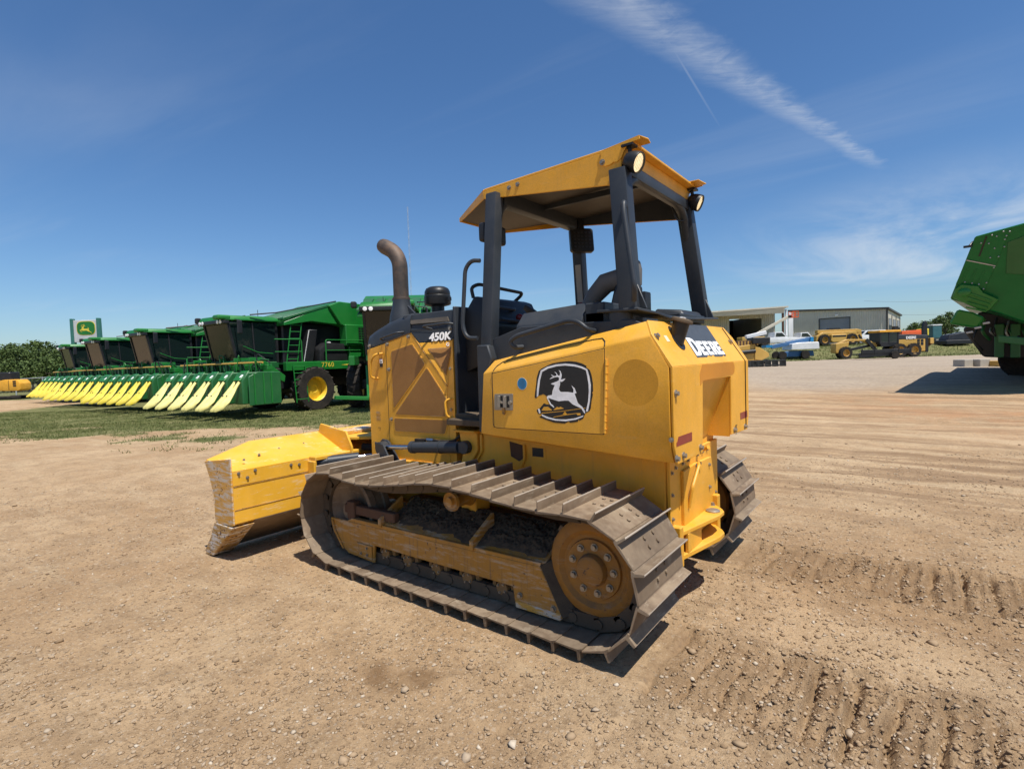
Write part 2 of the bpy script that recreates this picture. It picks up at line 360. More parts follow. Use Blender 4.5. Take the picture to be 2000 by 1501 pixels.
MT['leaf'] = leafmat('oak_leaves', (.030, .055, .014), (.085, .120, .032)); MT['pine'] = leafmat('pine_needles', (.016, .030, .013), (.038, .055, .020))
MT['grass'] = leafmat('grass_blades', (.075, .105, .026), (.16, .165, .058)); MT['bark'] = paint('tree_bark', (.09, .068, .05), .9, .3, sc=.6)

# ------------------------------------------------------------------ ground
rng = np.random.default_rng(7)
_LAT = rng.random((256, 256))
def vnoise(x, y, s, seed=0):
    x = x / s + seed * 17.31; y = y / s + seed * 9.77
    xi = np.floor(x).astype(int); yi = np.floor(y).astype(int); fx = x - xi; fy = y - yi
    fx = fx * fx * (3 - 2 * fx); fy = fy * fy * (3 - 2 * fy)
    g = lambda a, b: _LAT[a % 256, b % 256]
    return (g(xi, yi) * (1 - fx) + g(xi + 1, yi) * fx) * (1 - fy) + (g(xi, yi + 1) * (1 - fx) + g(xi + 1, yi + 1) * fx) * fy - .5
def fbm(x, y, s, n=4, seed=0, gain=.5):
    h = 0; a = 1
    for i in range(n): h = h + a * vnoise(x, y, s, seed + i); s *= .47; a *= gain
    return h
def sst(a, b, x):
    t = np.clip((x - a) / (b - a), 0, 1); return t * t * (3 - 2 * t)
def camxy(x, y):
    return ((x - CAM.x) * FH.x + (y - CAM.y) * FH.y, (x - CAM.x) * RH.x + (y - CAM.y) * RH.y)
def terrain(x, y):
    d, r = camxy(x, y)
    z = -.27 * sst(9, 21, d) * sst(-1, -7, r)
    z = z + .50 * sst(12, 30, d) * sst(2, 9, r) + 1.45 * sst(53, 64, d) * sst(5, 14, r)
    return z
def bands(x, y):
    w = np.abs(np.abs(y) - .84 - .012 * np.sin(x * 3.1))
    b = (1 - sst(.27, .34, w)) * (1 - sst(-1.98, -1.84, x)) * (1 - sst(7.5, 10, -x))
    edge = np.exp(-((w - .36) / .05) ** 2) * (1 - sst(-1.98, -1.84, x)) * (1 - sst(7.5, 10, -x))
    return b, edge
def height(x, y):
    d, r = camxy(x, y)
    z = terrain(x, y)
    near = 1 - sst(14, 40, d)
    calm = 1 - .75 * (sst(-2.1, -1.7, x) * (1 - sst(2.0, 2.4, x)) * (1 - sst(1.25, 1.5, np.abs(y))))
    rough = sst(-.3, -1.6, x) * sst(-1.6, -.4, y) * .9 + .35          # churned side
    h = fbm(x, y, 1.7, 3, 1) * .045 + fbm(x, y, .34, 4, 5, .55) * .016 * (.5 + rough) + fbm(x, y, .07, 3, 11, .6) * .007 * (.4 + rough)
    b, e = bands(x, y)
    ph = x / .155 * 2 * math.pi + 1.1 * np.sin(y * 7 + x) * .35 + fbm(x, y, .3, 2, 21) * 2.2
    u = np.mod(ph / (2 * math.pi), 1.0) - .5
    amp = np.clip(.25 + 1.5 * (vnoise(x, y, .40, 31) + .42), 0, 1.3)
    groove = np.exp(-(u / .13) ** 2); lip = np.exp(-((u - .26) / .10) ** 2)
    h = h + b * (-.050 * groove * amp + .020 * lip * amp - .004 + fbm(x, y, .06, 4, 41, .7) * .024)
    # scraped flat tongue between the two trails
    tong = np.exp(-(((x + 2.75 + .25 * (y - .15)) / .55) ** 4 + ((y - .12) / .26) ** 4)); h = h * (1 - .75 * tong)
    h = h + e * (.020 + .03 * np.maximum(fbm(x, y, .10, 3, 51, .7), -.2))
    # old wheel ruts running off towards the yard on the right
    q = y + .22 * x + .5 * np.sin(x * .35)
    rut = np.sin(q * 5.2 + fbm(x, y, 1.5, 2, 61) * 3) * sst(-1.5, -5, y) * (1 - sst(18, 40, d))
    h = h + rut * .012
    return z + h * (.25 + .75 * near) * calm - .006
def axis_lines(lo, hi, st, grow, far):
    a = list(np.arange(lo, hi + st / 2, st)); s = st; v = hi
    up = []
    while v < far: s *= grow; v += s; up.append(v)
    s = st; v = lo; dn = []
    while v > -far: s *= grow; v -= s; dn.append(v)
    return np.array(dn[::-1] + a + up)
gx = axis_lines(-6.0, 6.2, .025, 1.06, 1600); gx = np.unique(np.concatenate([gx[(gx < -4.61) | (gx > -1.79)], np.arange(-4.6, -1.79, .0125)])); gy = axis_lines(-5.0, 3.6, .025, 1.06, 1600)
XX, YY = np.meshgrid(gx, gy, indexing='ij'); ZZ = height(XX, YY)
nx, ny = XX.shape
gv = np.stack([XX, YY, ZZ], -1).reshape(-1, 3).astype(np.float32)
ii, jj = np.meshgrid(np.arange(nx - 1), np.arange(ny - 1), indexing='ij')
q0 = (ii * ny + jj).ravel(); quads = np.stack([q0, q0 + ny, q0 + ny + 1, q0 + 1], -1).astype(np.int32)
def npmesh(name, v, f):
    me = bpy.data.meshes.new(name); k = f.shape[1]
    me.vertices.add(len(v)); me.vertices.foreach_set('co', np.ascontiguousarray(v, dtype=np.float32).ravel())
    me.loops.add(f.size); me.loops.foreach_set('vertex_index', f.ravel().astype(np.int32))
    me.polygons.add(len(f)); me.polygons.foreach_set('loop_start', np.arange(0, f.size, k, dtype=np.int32)); me.polygons.foreach_set('loop_total', np.full(len(f), k, dtype=np.int32))
    me.update(calc_edges=True); return me
gme = npmesh('ground', gv, quads); gme.polygons.foreach_set('use_smooth', [True] * len(quads))
def masks(x, y):
    d, r = camxy(x, y)
    n = fbm(x, y, 3.2, 4, 71)
    edge = 13.2 + n * 5.0
    grass = sst(0, 2.6, d - edge) * sst(1.0, -2.5, r)
    grass = np.maximum(grass, .75 * sst(.12, .4, fbm(x, y, 1.3, 3, 81)) * sst(9.5, 12.5, d) * sst(1, -3, r))
    road = sst(-25, -30, r) * sst(24, 27, d) * (1 - sst(40, 43, d)); grass = grass * (1 - road)
    grass = np.maximum(grass, sst(49.5, 52, d + n * 2) * sst(6, 12, r))
    grass = np.maximum(grass, sst(85, 90, d))
    red = np.exp(-(((d - 12.5 - n * 3) / 5.0) ** 2)) * sst(6.0, 9, r) + .8 * np.exp(-(((x + 2.2) / .3) ** 2 + ((y - 2.0) / .12) ** 2)) * 0
    grav = sst(16, 20, d) * (1 - sst(50, 58, d)) * sst(7, 11, r) * .8
    b, e = bands(x, y)
    damp = np.clip(b * .45 + 1.0 * sst(.25, .75, np.exp(-(((x + .93 + .2 * fbm(x, y, .3, 3, 3)) / .20) ** 2 + ((y - 1.70 + .2 * fbm(x, y, .25, 3, 8)) / .13) ** 2))) + .5 * np.exp(-(((x - .75) / .3) ** 2 + ((y - 1.75) / .12) ** 2)), 0, 1)
    return grass, np.clip(red, 0, 1), grav, damp
def masks2(x, y):
    d, r = camxy(x, y)
    rut = sst(1.0, 4.0, r) * sst(3.5, 6.0, d) * (1 - sst(50, 58, d))
    b, e = bands(x, y)
    tong = np.exp(-(((x + 2.75 + .25 * (y - .15)) / .55) ** 4 + ((y - .12) / .26) ** 4))
    churn = np.clip(.9 * np.maximum(b, e) + .55 * sst(-.6, -1.6, x) * sst(1.4, .9, np.abs(y)) * sst(9, 6, -x) + .45 * sst(1.6, 1.0, d - 1.2 + .5 * fbm(x, y, .8, 3, 15)), 0, 1) * (1 - .9 * tong)
    return rut, churn, tong, np.ones_like(rut)
mk = masks(XX, YY)
ca = gme.color_attributes.new('mask', 'FLOAT_COLOR', 'POINT')
ca.data.foreach_set('color', np.stack([mk[0], mk[1], mk[2], mk[3]], -1).reshape(-1).astype(np.float32))
cb = gme.color_attributes.new('mask2', 'FLOAT_COLOR', 'POINT'); cb.data.foreach_set('color', np.stack(masks2(XX, YY), -1).reshape(-1).astype(np.float32))
def groundmat():
    m, nt, b, v = newmat('bare_dirt_yard')
    at = nt.nodes.new('ShaderNodeAttribute'); at.attribute_name = 'mask'; sp_ = nt.nodes.new('ShaderNodeSeparateColor'); nt.links.new(at.outputs['Color'], sp_.inputs[0])
    a = noise(nt, v, .55, 6, .62, .5); bb = noise(nt, v, 3.3, 7, .65); cfine = noise(nt, v, 26, 6, .7); grit = noise(nt, v, 110, 4, .75)
    # compaction streaks
    mp = nt.nodes.new('ShaderNodeMapping'); mp.inputs['Scale'].default_value = (.35, 2.2, 1); mp.inputs['Rotation'].default_value = (0, 0, R(14)); nt.links.new(v, mp.inputs[0])
    stn = noise(nt, mp.outputs[0], 1.3, 6, .65, .4)
    c = mixc(nt, ramp(nt, a, .32, .68), (.390, .252, .135), (.510, .360, .212))
    c = mixc(nt, M(nt, 'MULTIPLY', ramp(nt, bb, .40, .70), .65), c, (.285, .188, .105))
    c = mixc(nt, M(nt, 'MULTIPLY', ramp(nt, stn, .50, .72), .55), c, (.49, .362, .222))
    c = mixc(nt, M(nt, 'MULTIPLY', ramp(nt, cfine, .48, .72), .62), c, (.20, .128, .072))
    c = mixc(nt, M(nt, 'MULTIPLY', ramp(nt, grit, .60, .78), .55), c, (.52, .43, .32))
    vo = nt.nodes.new('ShaderNodeTexVoronoi'); vo.inputs['Scale'].default_value = 42; nt.links.new(v, vo.inputs['Vector'])
    peb = M(nt, 'MULTIPLY', M(nt, 'SUBTRACT', 1.0, ramp(nt, vo.outputs['Distance'], .12, .26)), ramp(nt, noise(nt, v, 7, 3, .6), .5, .66))
    c = mixc(nt, M(nt, 'MULTIPLY', peb, .5), c, (.50, .42, .33))
    for sc_, am in ((95.0, .55), (38.0, .45)):
        vp = nt.nodes.new('ShaderNodeTexVoronoi'); vp.inputs['Scale'].default_value = sc_; nt.links.new(v, vp.inputs['Vector'])
        vs_ = nt.nodes.new('ShaderNodeSeparateColor'); nt.links.new(vp.outputs['Color'], vs_.inputs[0])
        core = M(nt, 'SUBTRACT', 1.0, ramp(nt, vp.outputs['Distance'], .22, .48))
        c = mixc(nt, M(nt, 'MULTIPLY', M(nt, 'MULTIPLY', core, ramp(nt, vs_.outputs[0], .78, .86)), am), c, (.60, .50, .38))
        c = mixc(nt, M(nt, 'MULTIPLY', M(nt, 'MULTIPLY', core, M(nt, 'SUBTRACT', 1.0, ramp(nt, vs_.outputs[1], .14, .24))), am), c, (.13, .082, .046))
    c = mixc(nt, M(nt, 'MULTIPLY', at.outputs['Alpha'], M(nt, 'ADD', .35, M(nt, 'MULTIPLY', ramp(nt, bb, .35, .65), .6))), c, (.195, .115, .056))
    at2 = nt.nodes.new('ShaderNodeAttribute'); at2.attribute_name = 'mask2'; s2_ = nt.nodes.new('ShaderNodeSeparateColor'); nt.links.new(at2.outputs['Color'], s2_.inputs[0])
    mr = nt.nodes.new('ShaderNodeMapping'); mr.inputs['Rotation'].default_value = (0, 0, R(70.3)); mr.inputs['Scale'].default_value = (.13, 1.7, 1); nt.links.new(v, mr.inputs[0])
    rutn = noise(nt, mr.outputs[0], 1.0, 7, .66, 1.1)
    c = mixc(nt, M(nt, 'MULTIPLY', M(nt, 'MULTIPLY', ramp(nt, rutn, .50, .62), s2_.outputs[0]), .80), c, (.255, .165, .095))
    c = mixc(nt, M(nt, 'MULTIPLY', M(nt, 'MULTIPLY', M(nt, 'SUBTRACT', 1.0, ramp(nt, rutn, .38, .49)), s2_.outputs[0]), .75), c, (.52, .385, .24))
    chn = noise(nt, v, 5.5, 6, .7, .3)
    c = mixc(nt, M(nt, 'MULTIPLY', M(nt, 'MULTIPLY', s2_.outputs[1], ramp(nt, chn, .36, .62)), .62), c, (.235, .150, .082))
    c = mixc(nt, M(nt, 'MULTIPLY', s2_.outputs[2], .4), c, (.52, .375, .225))
    rp = ramp(nt, noise(nt, v, .55, 7, .7, .8), .40, .68)
    c = mixc(nt, M(nt, 'MULTIPLY', M(nt, 'MULTIPLY', sp_.outputs[1], rp), .62), c, (.43, .215, .10))
    gp = ramp(nt, noise(nt, v, 8.0, 5, .75), .3, .7)
    c = mixc(nt, M(nt, 'MULTIPLY', sp_.outputs[2], .8), c, mixc(nt, gp, (.25, .215, .175), (.42, .37, .31)))
    gm = ramp(nt, M(nt, 'ADD', sp_.outputs[0], M(nt, 'MULTIPLY', M(nt, 'SUBTRACT', noise(nt, v, 1.4, 8, .78, .5), .5), 2.1)), .42, .78)
    gcol = mixc(nt, ramp(nt, noise(nt, v, .8, 6, .7), .35, .68), (.085, .110, .032), (.175, .168, .070))
    gcol = mixc(nt, M(nt, 'MULTIPLY', ramp(nt, noise(nt, v, 14, 4, .7), .5, .75), .5), gcol, (.21, .19, .085))
    c = mixc(nt, M(nt, 'MULTIPLY', gm, .92), c, gcol)
    setin(nt, b, 'Base Color', c); setin(nt, b, 'Roughness', .95); b.inputs['Specular IOR Level'].default_value = .12
    hh = M(nt, 'ADD', M(nt, 'MULTIPLY', cfine, .9), M(nt, 'ADD', M(nt, 'MULTIPLY', grit, .35), M(nt, 'MULTIPLY', peb, .5)))
    hh = M(nt, 'ADD', hh, M(nt, 'MULTIPLY', M(nt, 'MULTIPLY', rutn, s2_.outputs[0]), 2.2))
    bump(nt, b, hh, .9, .026)
    return m
gme.materials.append(groundmat())
gob = bpy.data.objects.new('ground', gme); COL.objects.link(gob); gob['kind'] = 'structure'

# loose pebbles and clods
def icosa():
    t = (1 + 5 ** .5) / 2
    v = np.array([(-1, t, 0), (1, t, 0), (-1, -t, 0), (1, -t, 0), (0, -1, t), (0, 1, t), (0, -1, -t), (0, 1, -t), (t, 0, -1), (t, 0, 1), (-t, 0, -1), (-t, 0, 1)], float)
    f = np.array([(0, 11, 5), (0, 5, 1), (0, 1, 7), (0, 7, 10), (0, 10, 11), (1, 5, 9), (5, 11, 4), (11, 10, 2), (10, 7, 6), (7, 1, 8), (3, 9, 4), (3, 4, 2), (3, 2, 6), (3, 6, 8), (3, 8, 9), (4, 9, 5), (2, 4, 11), (6, 2, 10), (8, 6, 7), (9, 8, 1)])
    return v / np.linalg.norm(v[0]), f
IV, IF = icosa()
def pebbles(name, x, y, s, mat, bury=.25):
    n = len(x); z = height(x, y)
    v = np.repeat(IV[None], n, 0) * (1 + rng.uniform(-.42, .42, (n, 12, 1)))
    v *= (s[:, None] * rng.uniform(.6, 1.25, (n, 3)))[:, None, :]
    a = rng.uniform(0, 6.28, n); c, s_ = np.cos(a)[:, None], np.sin(a)[:, None]
    vx = v[:, :, 0] * c - v[:, :, 1] * s_; vy = v[:, :, 0] * s_ + v[:, :, 1] * c
    v = np.stack([vx + x[:, None], vy + y[:, None], v[:, :, 2] * .6 + (z + s * bury)[:, None]], -1)
    f = (IF[None] + (np.arange(n) * 12)[:, None, None]).reshape(-1, 3)
    me = npmesh(name, v.reshape(-1, 3), f); me.materials.append(mat)
    o = bpy.data.objects.new(name, me); COL.objects.link(o); o['kind'] = 'stuff'
    return o
def pebmat():
    m, nt, b, v = newmat('pebble_stone')
    geo = nt.nodes.new('ShaderNodeNewGeometry'); cr = nt.nodes.new('ShaderNodeValToRGB'); nt.links.new(geo.outputs['Random Per Island'], cr.inputs[0])
    e = cr.color_ramp.elements; e[0].position = 0; e[0].color = (.22, .145, .082, 1); e[1].position = 1; e[1].color = (.56, .48, .37, 1)
    for p, c in ((.35, (.31, .215, .128)), (.75, (.37, .265, .165)), (.93, (.40, .32, .23))):
        k = e.new(p); k.color = c + (1,)
    nf = noise(nt, v, 60, 4, .6)
    setin(nt, b, 'Base Color', mixc(nt, M(nt, 'MULTIPLY', ramp(nt, nf, .4, .7), .4), cr.outputs[0], (.30, .21, .13))); setin(nt, b, 'Roughness', .9); b.inputs['Specular IOR Level'].default_value = .15
    return m
PEB = pebmat()
def scatter(n, smin, smax, dmin, dmax, power=2.2):
    d = dmin + (dmax - dmin) * rng.random(n * 3) ** 1.35
    r = d * rng.uniform(-1.1, 1.1, n * 3)
    x = CAM.x + FH.x * d + RH.x * r; y = CAM.y + FH.y * d + RH.y * r
    b, e = bands(x, y)
    den = .30 + .45 * sst(-.02, .35, fbm(x, y, .5, 3, 91)) + .55 * b + .7 * e + .35 * sst(.5, -1.5, x) * sst(-2, 0, y)
    keep = (rng.random(n * 3) < den * .6)
    # nothing on top of the machine's footprint
    foot = (x > -1.95) & (x < 1.05) & (np.abs(np.abs(y) - .84) < .33)
    keep &= ~foot
    x = x[keep][:n]; y = y[keep][:n]
    s = smin + (smax - smin) * rng.random(len(x)) ** 4.0
    return x, y, s
x_, y_, s_ = scatter(52000, .0022, .013, 1.3, 7.5); pebbles('loose_gravel', x_, y_, s_, PEB)
x_, y_, s_ = scatter(900, .007, .024, 1.6, 9.0); pebbles('loose_clods', x_, y_, s_, PEB, .3)

# grass tufts over the green strip in front of the pickers
def grassfield(name, n, d0, d1, r0, r1, hmin, hmax, nb=5):
    d = rng.uniform(d0, d1, n * 2); r = rng.uniform(r0, r1, n * 2)
    x = CAM.x + FH.x * d + RH.x * r; y = CAM.y + FH.y * d + RH.y * r
    g = masks(x, y)[0]; k = rng.random(n * 2) < g * (.35 + .9 * (fbm(x, y, .9, 3, 101) + .45)); x = x[k][:n]; y = y[k][:n]
    n = len(x); z = height(x, y)
    X = np.repeat(x, nb) + rng.normal(0, .05, n * nb); Y = np.repeat(y, nb) + rng.normal(0, .05, n * nb); Z = np.repeat(z, nb) - .01
    h = rng.uniform(hmin, hmax, n * nb); a = rng.uniform(0, 6.28, n * nb); w = .006 + h * .07; ln = rng.uniform(.2, .7, n * nb) * h; b_ = rng.uniform(0, 6.28, n * nb)
    v = np.stack([np.stack([X - np.cos(a) * w, Y - np.sin(a) * w, Z], -1), np.stack([X + np.cos(a) * w, Y + np.sin(a) * w, Z], -1), np.stack([X + np.cos(b_) * ln, Y + np.sin(b_) * ln, Z + h], -1)], 1)
    f = np.arange(n * nb * 3).reshape(-1, 3)
    me = npmesh(name, v.reshape(-1, 3), f); me.materials.append(MT['grass'])
    o = bpy.data.objects.new(name, me); COL.objects.link(o); o['kind'] = 'stuff'
grassfield('grass_strip', 26000, 10, 27, -26, 1.5, .02, .075, 5)
grassfield('grass_bank', 12000, 49, 80, 12, 62, .08, .25, 4)
def gz(x, y): return float(height(np.array([x]), np.array([y]))[0])

# ------------------------------------------------------------------ bulldozer (X forward, Y left)
DZ = thing('bulldozer', 'yellow tracked bulldozer with open canopy and raised side emblem, standing on bare dirt', 'bulldozer')
Y_, YU, DK, BK = MT['yellow'], MT['yellow_used'], MT['dark'], MT['black']
def mir(pts): return [(p[0], -p[1], p[2]) for p in pts]
# shared bolt
bm_ = MB().cyl((0, 0, 0), (0, 0, .004), .017, n=12).cyl((0, 0, .004), (0, 0, .016), .0115, n=6)
BOLT = bm_.mesh('bolt', MT['bolt'], smooth=30)
def bolt(p, nrm, parent, s=1.0, me=None):
    o = link('bolt', me or BOLT, parent, p, Vector(nrm).to_track_quat('Z', 'Y').to_euler()); o.scale = (s, s, s); return o

# --- tracks
TC = [(.56, .40), (-1.56, .40)]; TR = .335
path = []
for i in range(41): path.append((.50 - 2.05 * i / 40, .065))
for i in range(1, 40):
    a = -math.pi / 2 - math.pi * i / 40; path.append((-1.56 + TR * math.cos(a), .40 + TR * math.sin(a)))
top = [(-1.56, .735), (-1.35, .728), (-1.15, .738), (-.9, .765), (-.62, .785), (-.45, .775), (-.25, .742), (0.0, .708), (.2, .698), (.38, .712), (.54, .735)]
for i in range(len(top) - 1):
    for k in range(6):
        w = k / 6; path.append((top[i][0] * (1 - w) + top[i + 1][0] * w, top[i][1] * (1 - w) + top[i + 1][1] * w))
for i in range(0, 41):
    a = math.pi / 2 - math.pi * i / 40; path.append((.56 + TR * math.cos(a), .40 + TR * math.sin(a)))
path = np.array(path); pc = np.vstack([path, path[:1]])
sl = np.concatenate([[0], np.cumsum(np.hypot(*np.diff(pc, axis=0).T))]); TL = sl[-1]; NS = int(round(TL / .155)); PT = TL / NS
def along(s):
    s = s % TL; return np.array([np.interp(s, sl, pc[:, 0]), np.interp(s, sl, pc[:, 1])])
def shoe():     # t along x, width along y, outward = +z
    m = MB()
    prof = [(-.080, .000), (-.080, .010), (.056, .012), (.058, .060), (.062, .063), (.068, .062), (.071, .012), (.082, .006), (.082, -.006), (.060, -.002)]
    hw_ = .305; A = []; B = []
    for (t, n) in prof:
        cut = (.012 if n > .06 else .004) if n > .03 else (.0 if abs(t) < .07 else .010)
        A.append((t, -hw_ + cut, n)); B.append((t, hw_ - cut, n))
    m.loft(A, B)
    for sy in (-.055, .055):
        for st_ in (-.035, .012): m.cyl((st_, sy, .009), (st_, sy, .020), .0115, n=6)
    return m
SHOE = shoe().mesh('track_shoe', [MT['steel'], MT['bright']], bevel=.0016, smooth=30)
for f_ in SHOE.polygons:
    if f_.center.z > .055: f_.material_index = 1
def track(sg):
    m = MB()
    for k in range(NS):
        a = along((k - .5) * PT); b = along((k + .5) * PT); t = b - a; t = t / np.hypot(*t); nrm = np.array([-t[1], t[0]])
        out = nrm
        c0 = along(k * PT)
        for yo in (-.085, .085):
            mm = Matrix(((t[0], 0, out[0]), (0, 1, 0), (t[1], 0, out[1])))
            c = c0 - out * .050
            m.ob((c[0], sg * .84 + yo, c[1]), (PT * .52, .021, .038), mm)
            for e in (-.5, .5):
                p = c0 + t * PT * e - out * .05
                if yo > 0 and e > 0: m.cyl((p[0], sg * .84 - .115, p[1]), (p[0], sg * .84 + .115, p[1]), .027, n=10)
    tr = m.obj('track', MT['darkmud'], DZ, smooth=35)
    for k in range(NS):
        a = along((k - .45) * PT); b = along((k + .45) * PT); t = b - a; t = t / np.hypot(*t); out = np.array([-t[1], t[0]]); c = along(k * PT)
        o = bpy.data.objects.new('track_shoe', SHOE); COL.objects.link(o); o.parent = tr
        jy = random.Random(k * 3 + sg).uniform(-.003, .003)
        o.matrix_local = Matrix(((t[0], 0, out[0], c[0]), (0, -1, 0, sg * .841 + jy), (t[1], 0, out[1], c[1]), (0, 0, 0, 1)))
    return tr
def undercarriage(sg):
    S = lambda y: sg * y
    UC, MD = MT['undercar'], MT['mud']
    # frame
    outer = [(.75, .345), (.735, .27), (.69, .205), (.62, .14), (.54, .098), (.235, .080), (.222, .212), (-1.046, .204), (-1.06, .100), (-1.387, .100), (-1.322, .222), (-1.244, .365)]
    m = MB().prism(outer, 'y', S(.955), S(.975))
    m.prism([(.60, .33), (.56, .2), (-1.10, .2), (-1.22, .36)], 'y', S(.72), S(.955))
    fr = m.obj('track_frame', UC, DZ, bevel=.004)
    MB().prism([(.55, .345), (-1.24, .352), (-1.25, .385), (.48, .375)], 'y', S(.93), S(.972)).obj('frame_ledge', UC, fr, bevel=.003)
    MB().bx(.245, .42, min(S(.975), S(.984)), max(S(.975), S(.984)), .10, .205).obj('guard_plate', UC, fr, bevel=.003)
    MB().prism([(.73, .33), (.71, .255), (.60, .125), (.585, .130), (.69, .262), (.705, .33)], 'y', S(.975), S(.985)).obj('guard_rim', UC, fr)
    MB().bx(-1.375, -1.065, min(S(.90), S(.982)), max(S(.90), S(.982)), .085, .125).obj('roller_guard_skid', MT['worn'], fr, bevel=.006)
    for (x, z) in ((-1.10, .165), (-1.33, .145)): bolt((x, S(.976), z), (0, sg, 0), fr, 1.1)
    for (x, z) in ((.30, .13), (.37, .13), (.30, .18)): bolt((x, S(.985), z), (0, sg, 0), fr, .7)
    # sloping top caked with mud, two gussets
    A = [(.13, S(.955), .385), (-.70, S(.955), .375), (-.70, S(.66), .515), (.13, S(.66), .515)]
    top_ = MB().loft(A, [(p[0], p[1], p[2] - .05) for p in A])
    A = [(-.74, S(.955), .375), (-1.27, S(.955), .385), (-1.27, S(.66), .515), (-.74, S(.66), .515)]
    top_.loft(A, [(p[0], p[1], p[2] - .05) for p in A]); cov = top_.obj('frame_cover', UC, fr, bevel=.004)
    # lumpy dirt on the slope
    n1_, n2_ = 300, 60; xs = np.linspace(.10, -1.25, n1_); us = np.linspace(0, 1, n2_)
    XX_, UU = np.meshgrid(xs, us, indexing='ij'); yy = .955 - UU * .30; zz = .385 + UU * .13
    nn = fbm(XX_ * 1.0, UU * .3, .10, 4, 7 + sg, .62); th = .006 + .022 * np.clip(nn + .32, 0, 1) * np.minimum(1, UU * 5) * np.minimum(1, (1 - UU) * 6)
    eg = .12 + .16 * fbm(XX_ + .3 * UU, UU * .3, .22, 4, 3, .6); th = (th + .012 * fbm(XX_, UU * .3, .025, 3, 9 + sg, .7)) * sst(0, .22, UU - eg) - .012 * (1 - sst(-.05, .03, UU - eg))
    v = np.stack([XX_ , sg * (yy + th * .5), zz + th], -1).reshape(-1, 3)
    i_, j_ = np.meshgrid(np.arange(n1_ - 1), np.arange(n2_ - 1), indexing='ij'); q = (i_ * n2_ + j_).ravel(); f = np.stack([q, q + n2_, q + n2_ + 1, q + 1], -1)
    me = npmesh('caked_mud', v, f if sg > 0 else f[:, ::-1]); me.materials.append(MD); me.polygons.foreach_set('use_smooth', [True] * len(f)); link('caked_mud', me, fr)
    for x in (.16, -.72):
        MB().loft([(x, S(.985), .36), (x, S(.985), .42), (x, S(.76), .545), (x, S(.76), .45)], [(x - .03, S(.985), .36), (x - .03, S(.985), .42), (x - .03, S(.76), .545), (x - .03, S(.76), .45)]).obj('gusset', UC, fr, bevel=.004)
    MB().bx(-1.27, .22, min(S(.50), S(.64)), max(S(.50), S(.64)), .16, .50).obj('inner_shade_box', MD, fr, bevel=.02)  # added dark box standing in for the deep shade inside the track
    # rollers, idler, carrier, sprocket
    for x in (.135, -.10, -.38, -.66, -.94, -1.20):
        r_ = MB().lathe([(.02, -.12), (.086, -.12), (.092, -.09), (.075, -.08), (.07, 0), (.075, .08), (.092, .09), (.086, .115), (.06, .118), (.06, .10), (.045, .10), (.042, .135), (.02, .138)], (x, S(.812), .158), (0, sg, 0), 22)
        ro = r_.obj('track_roller', MT['roller'], DZ, smooth=40)
        for k in range(4):
            a = k * math.pi / 2 + .5; bolt((x + .03 * math.cos(a), S(.950), .158 + .03 * math.sin(a)), (0, sg, 0), ro, .5)
    MB().lathe([(.02, -.1), (.205, -.09), (.235, -.10), (.255, -.09), (.26, -.04), (.25, -.03), (.25, .03), (.26, .04), (.255, .09), (.235, .10), (.20, .06), (.08, .03), (.075, .11), (.03, .112)], (.57, S(.82), .405), (0, sg, 0), 36).obj('idler_wheel', MT['steel'], DZ, smooth=40)
    MB().bx(.02, .60, min(S(.90), S(.95)), max(S(.90), S(.95)), .40, .47).bx(.46, .55, min(S(.90), S(.965)), max(S(.90), S(.965)), .36, .50).obj('idler_yoke', MT['rust'], DZ, bevel=.006)
    MB().lathe([(.02, -.1), (.06, -.1), (.068, -.08), (.052, -.06), (.05, .0), (.052, .06), (.068, .08), (.062, .1), (.05, .09), (.035, .09), (.03, .115), (.01, .118)], (-.49, S(.80), .615), (0, sg, 0), 20).obj('carrier_roller', UC, DZ, smooth=40)
    MB().bx(-.54, -.40, min(S(.55), S(.70)), max(S(.55), S(.70)), .42, .66).obj('carrier_bracket', YU, DZ, bevel=.006)
    sp_ = MB().lathe([(.03, -.13), (.24, -.13), (.255, -.1), (.25, .05), (.272, .065), (.272, .095), (.255, .11), (.21, .118), (.185, .098), (.165, .098), (.16, .112), (.088, .114), (.086, .132), (.078, .150), (.066, .156), (.02, .156)], (-1.565, S(.83), .405), (0, sg, 0), 40).obj('sprocket', MT['sprock'], DZ, smooth=35)
    for k in range(9):
        a = 2 * math.pi * k / 9 + .3; bolt((-1.565 + .125 * math.cos(a), S(.943), .405 + .125 * math.sin(a)), (0, sg, 0), sp_, 1.25)
    TM = MB().ob((0, 0, 0), (.026, .035, .020), Matrix.Identity(3)).mesh('sprocket_tooth', MT['steel'], bevel=.006)
    for k in range(21):
        a = 2 * math.pi * k / 21; link('sprocket_tooth', TM, sp_, (-1.565 + .275 * math.cos(a), S(.84), .405 + .275 * math.sin(a)), (0, -a, 0))
    # scraper plate before sprocket
    MB().loft([(-1.245, S(.975), .37), (-1.385, S(.975), .10), (-1.45, S(.93), .13), (-1.30, S(.93), .40)], [(-1.245, S(.90), .37), (-1.385, S(.90), .10), (-1.45, S(.88), .13), (-1.30, S(.88), .40)]).obj('mud_guard', MD, fr, bevel=.003)
for sg in (1, -1): track(sg); undercarriage(sg)

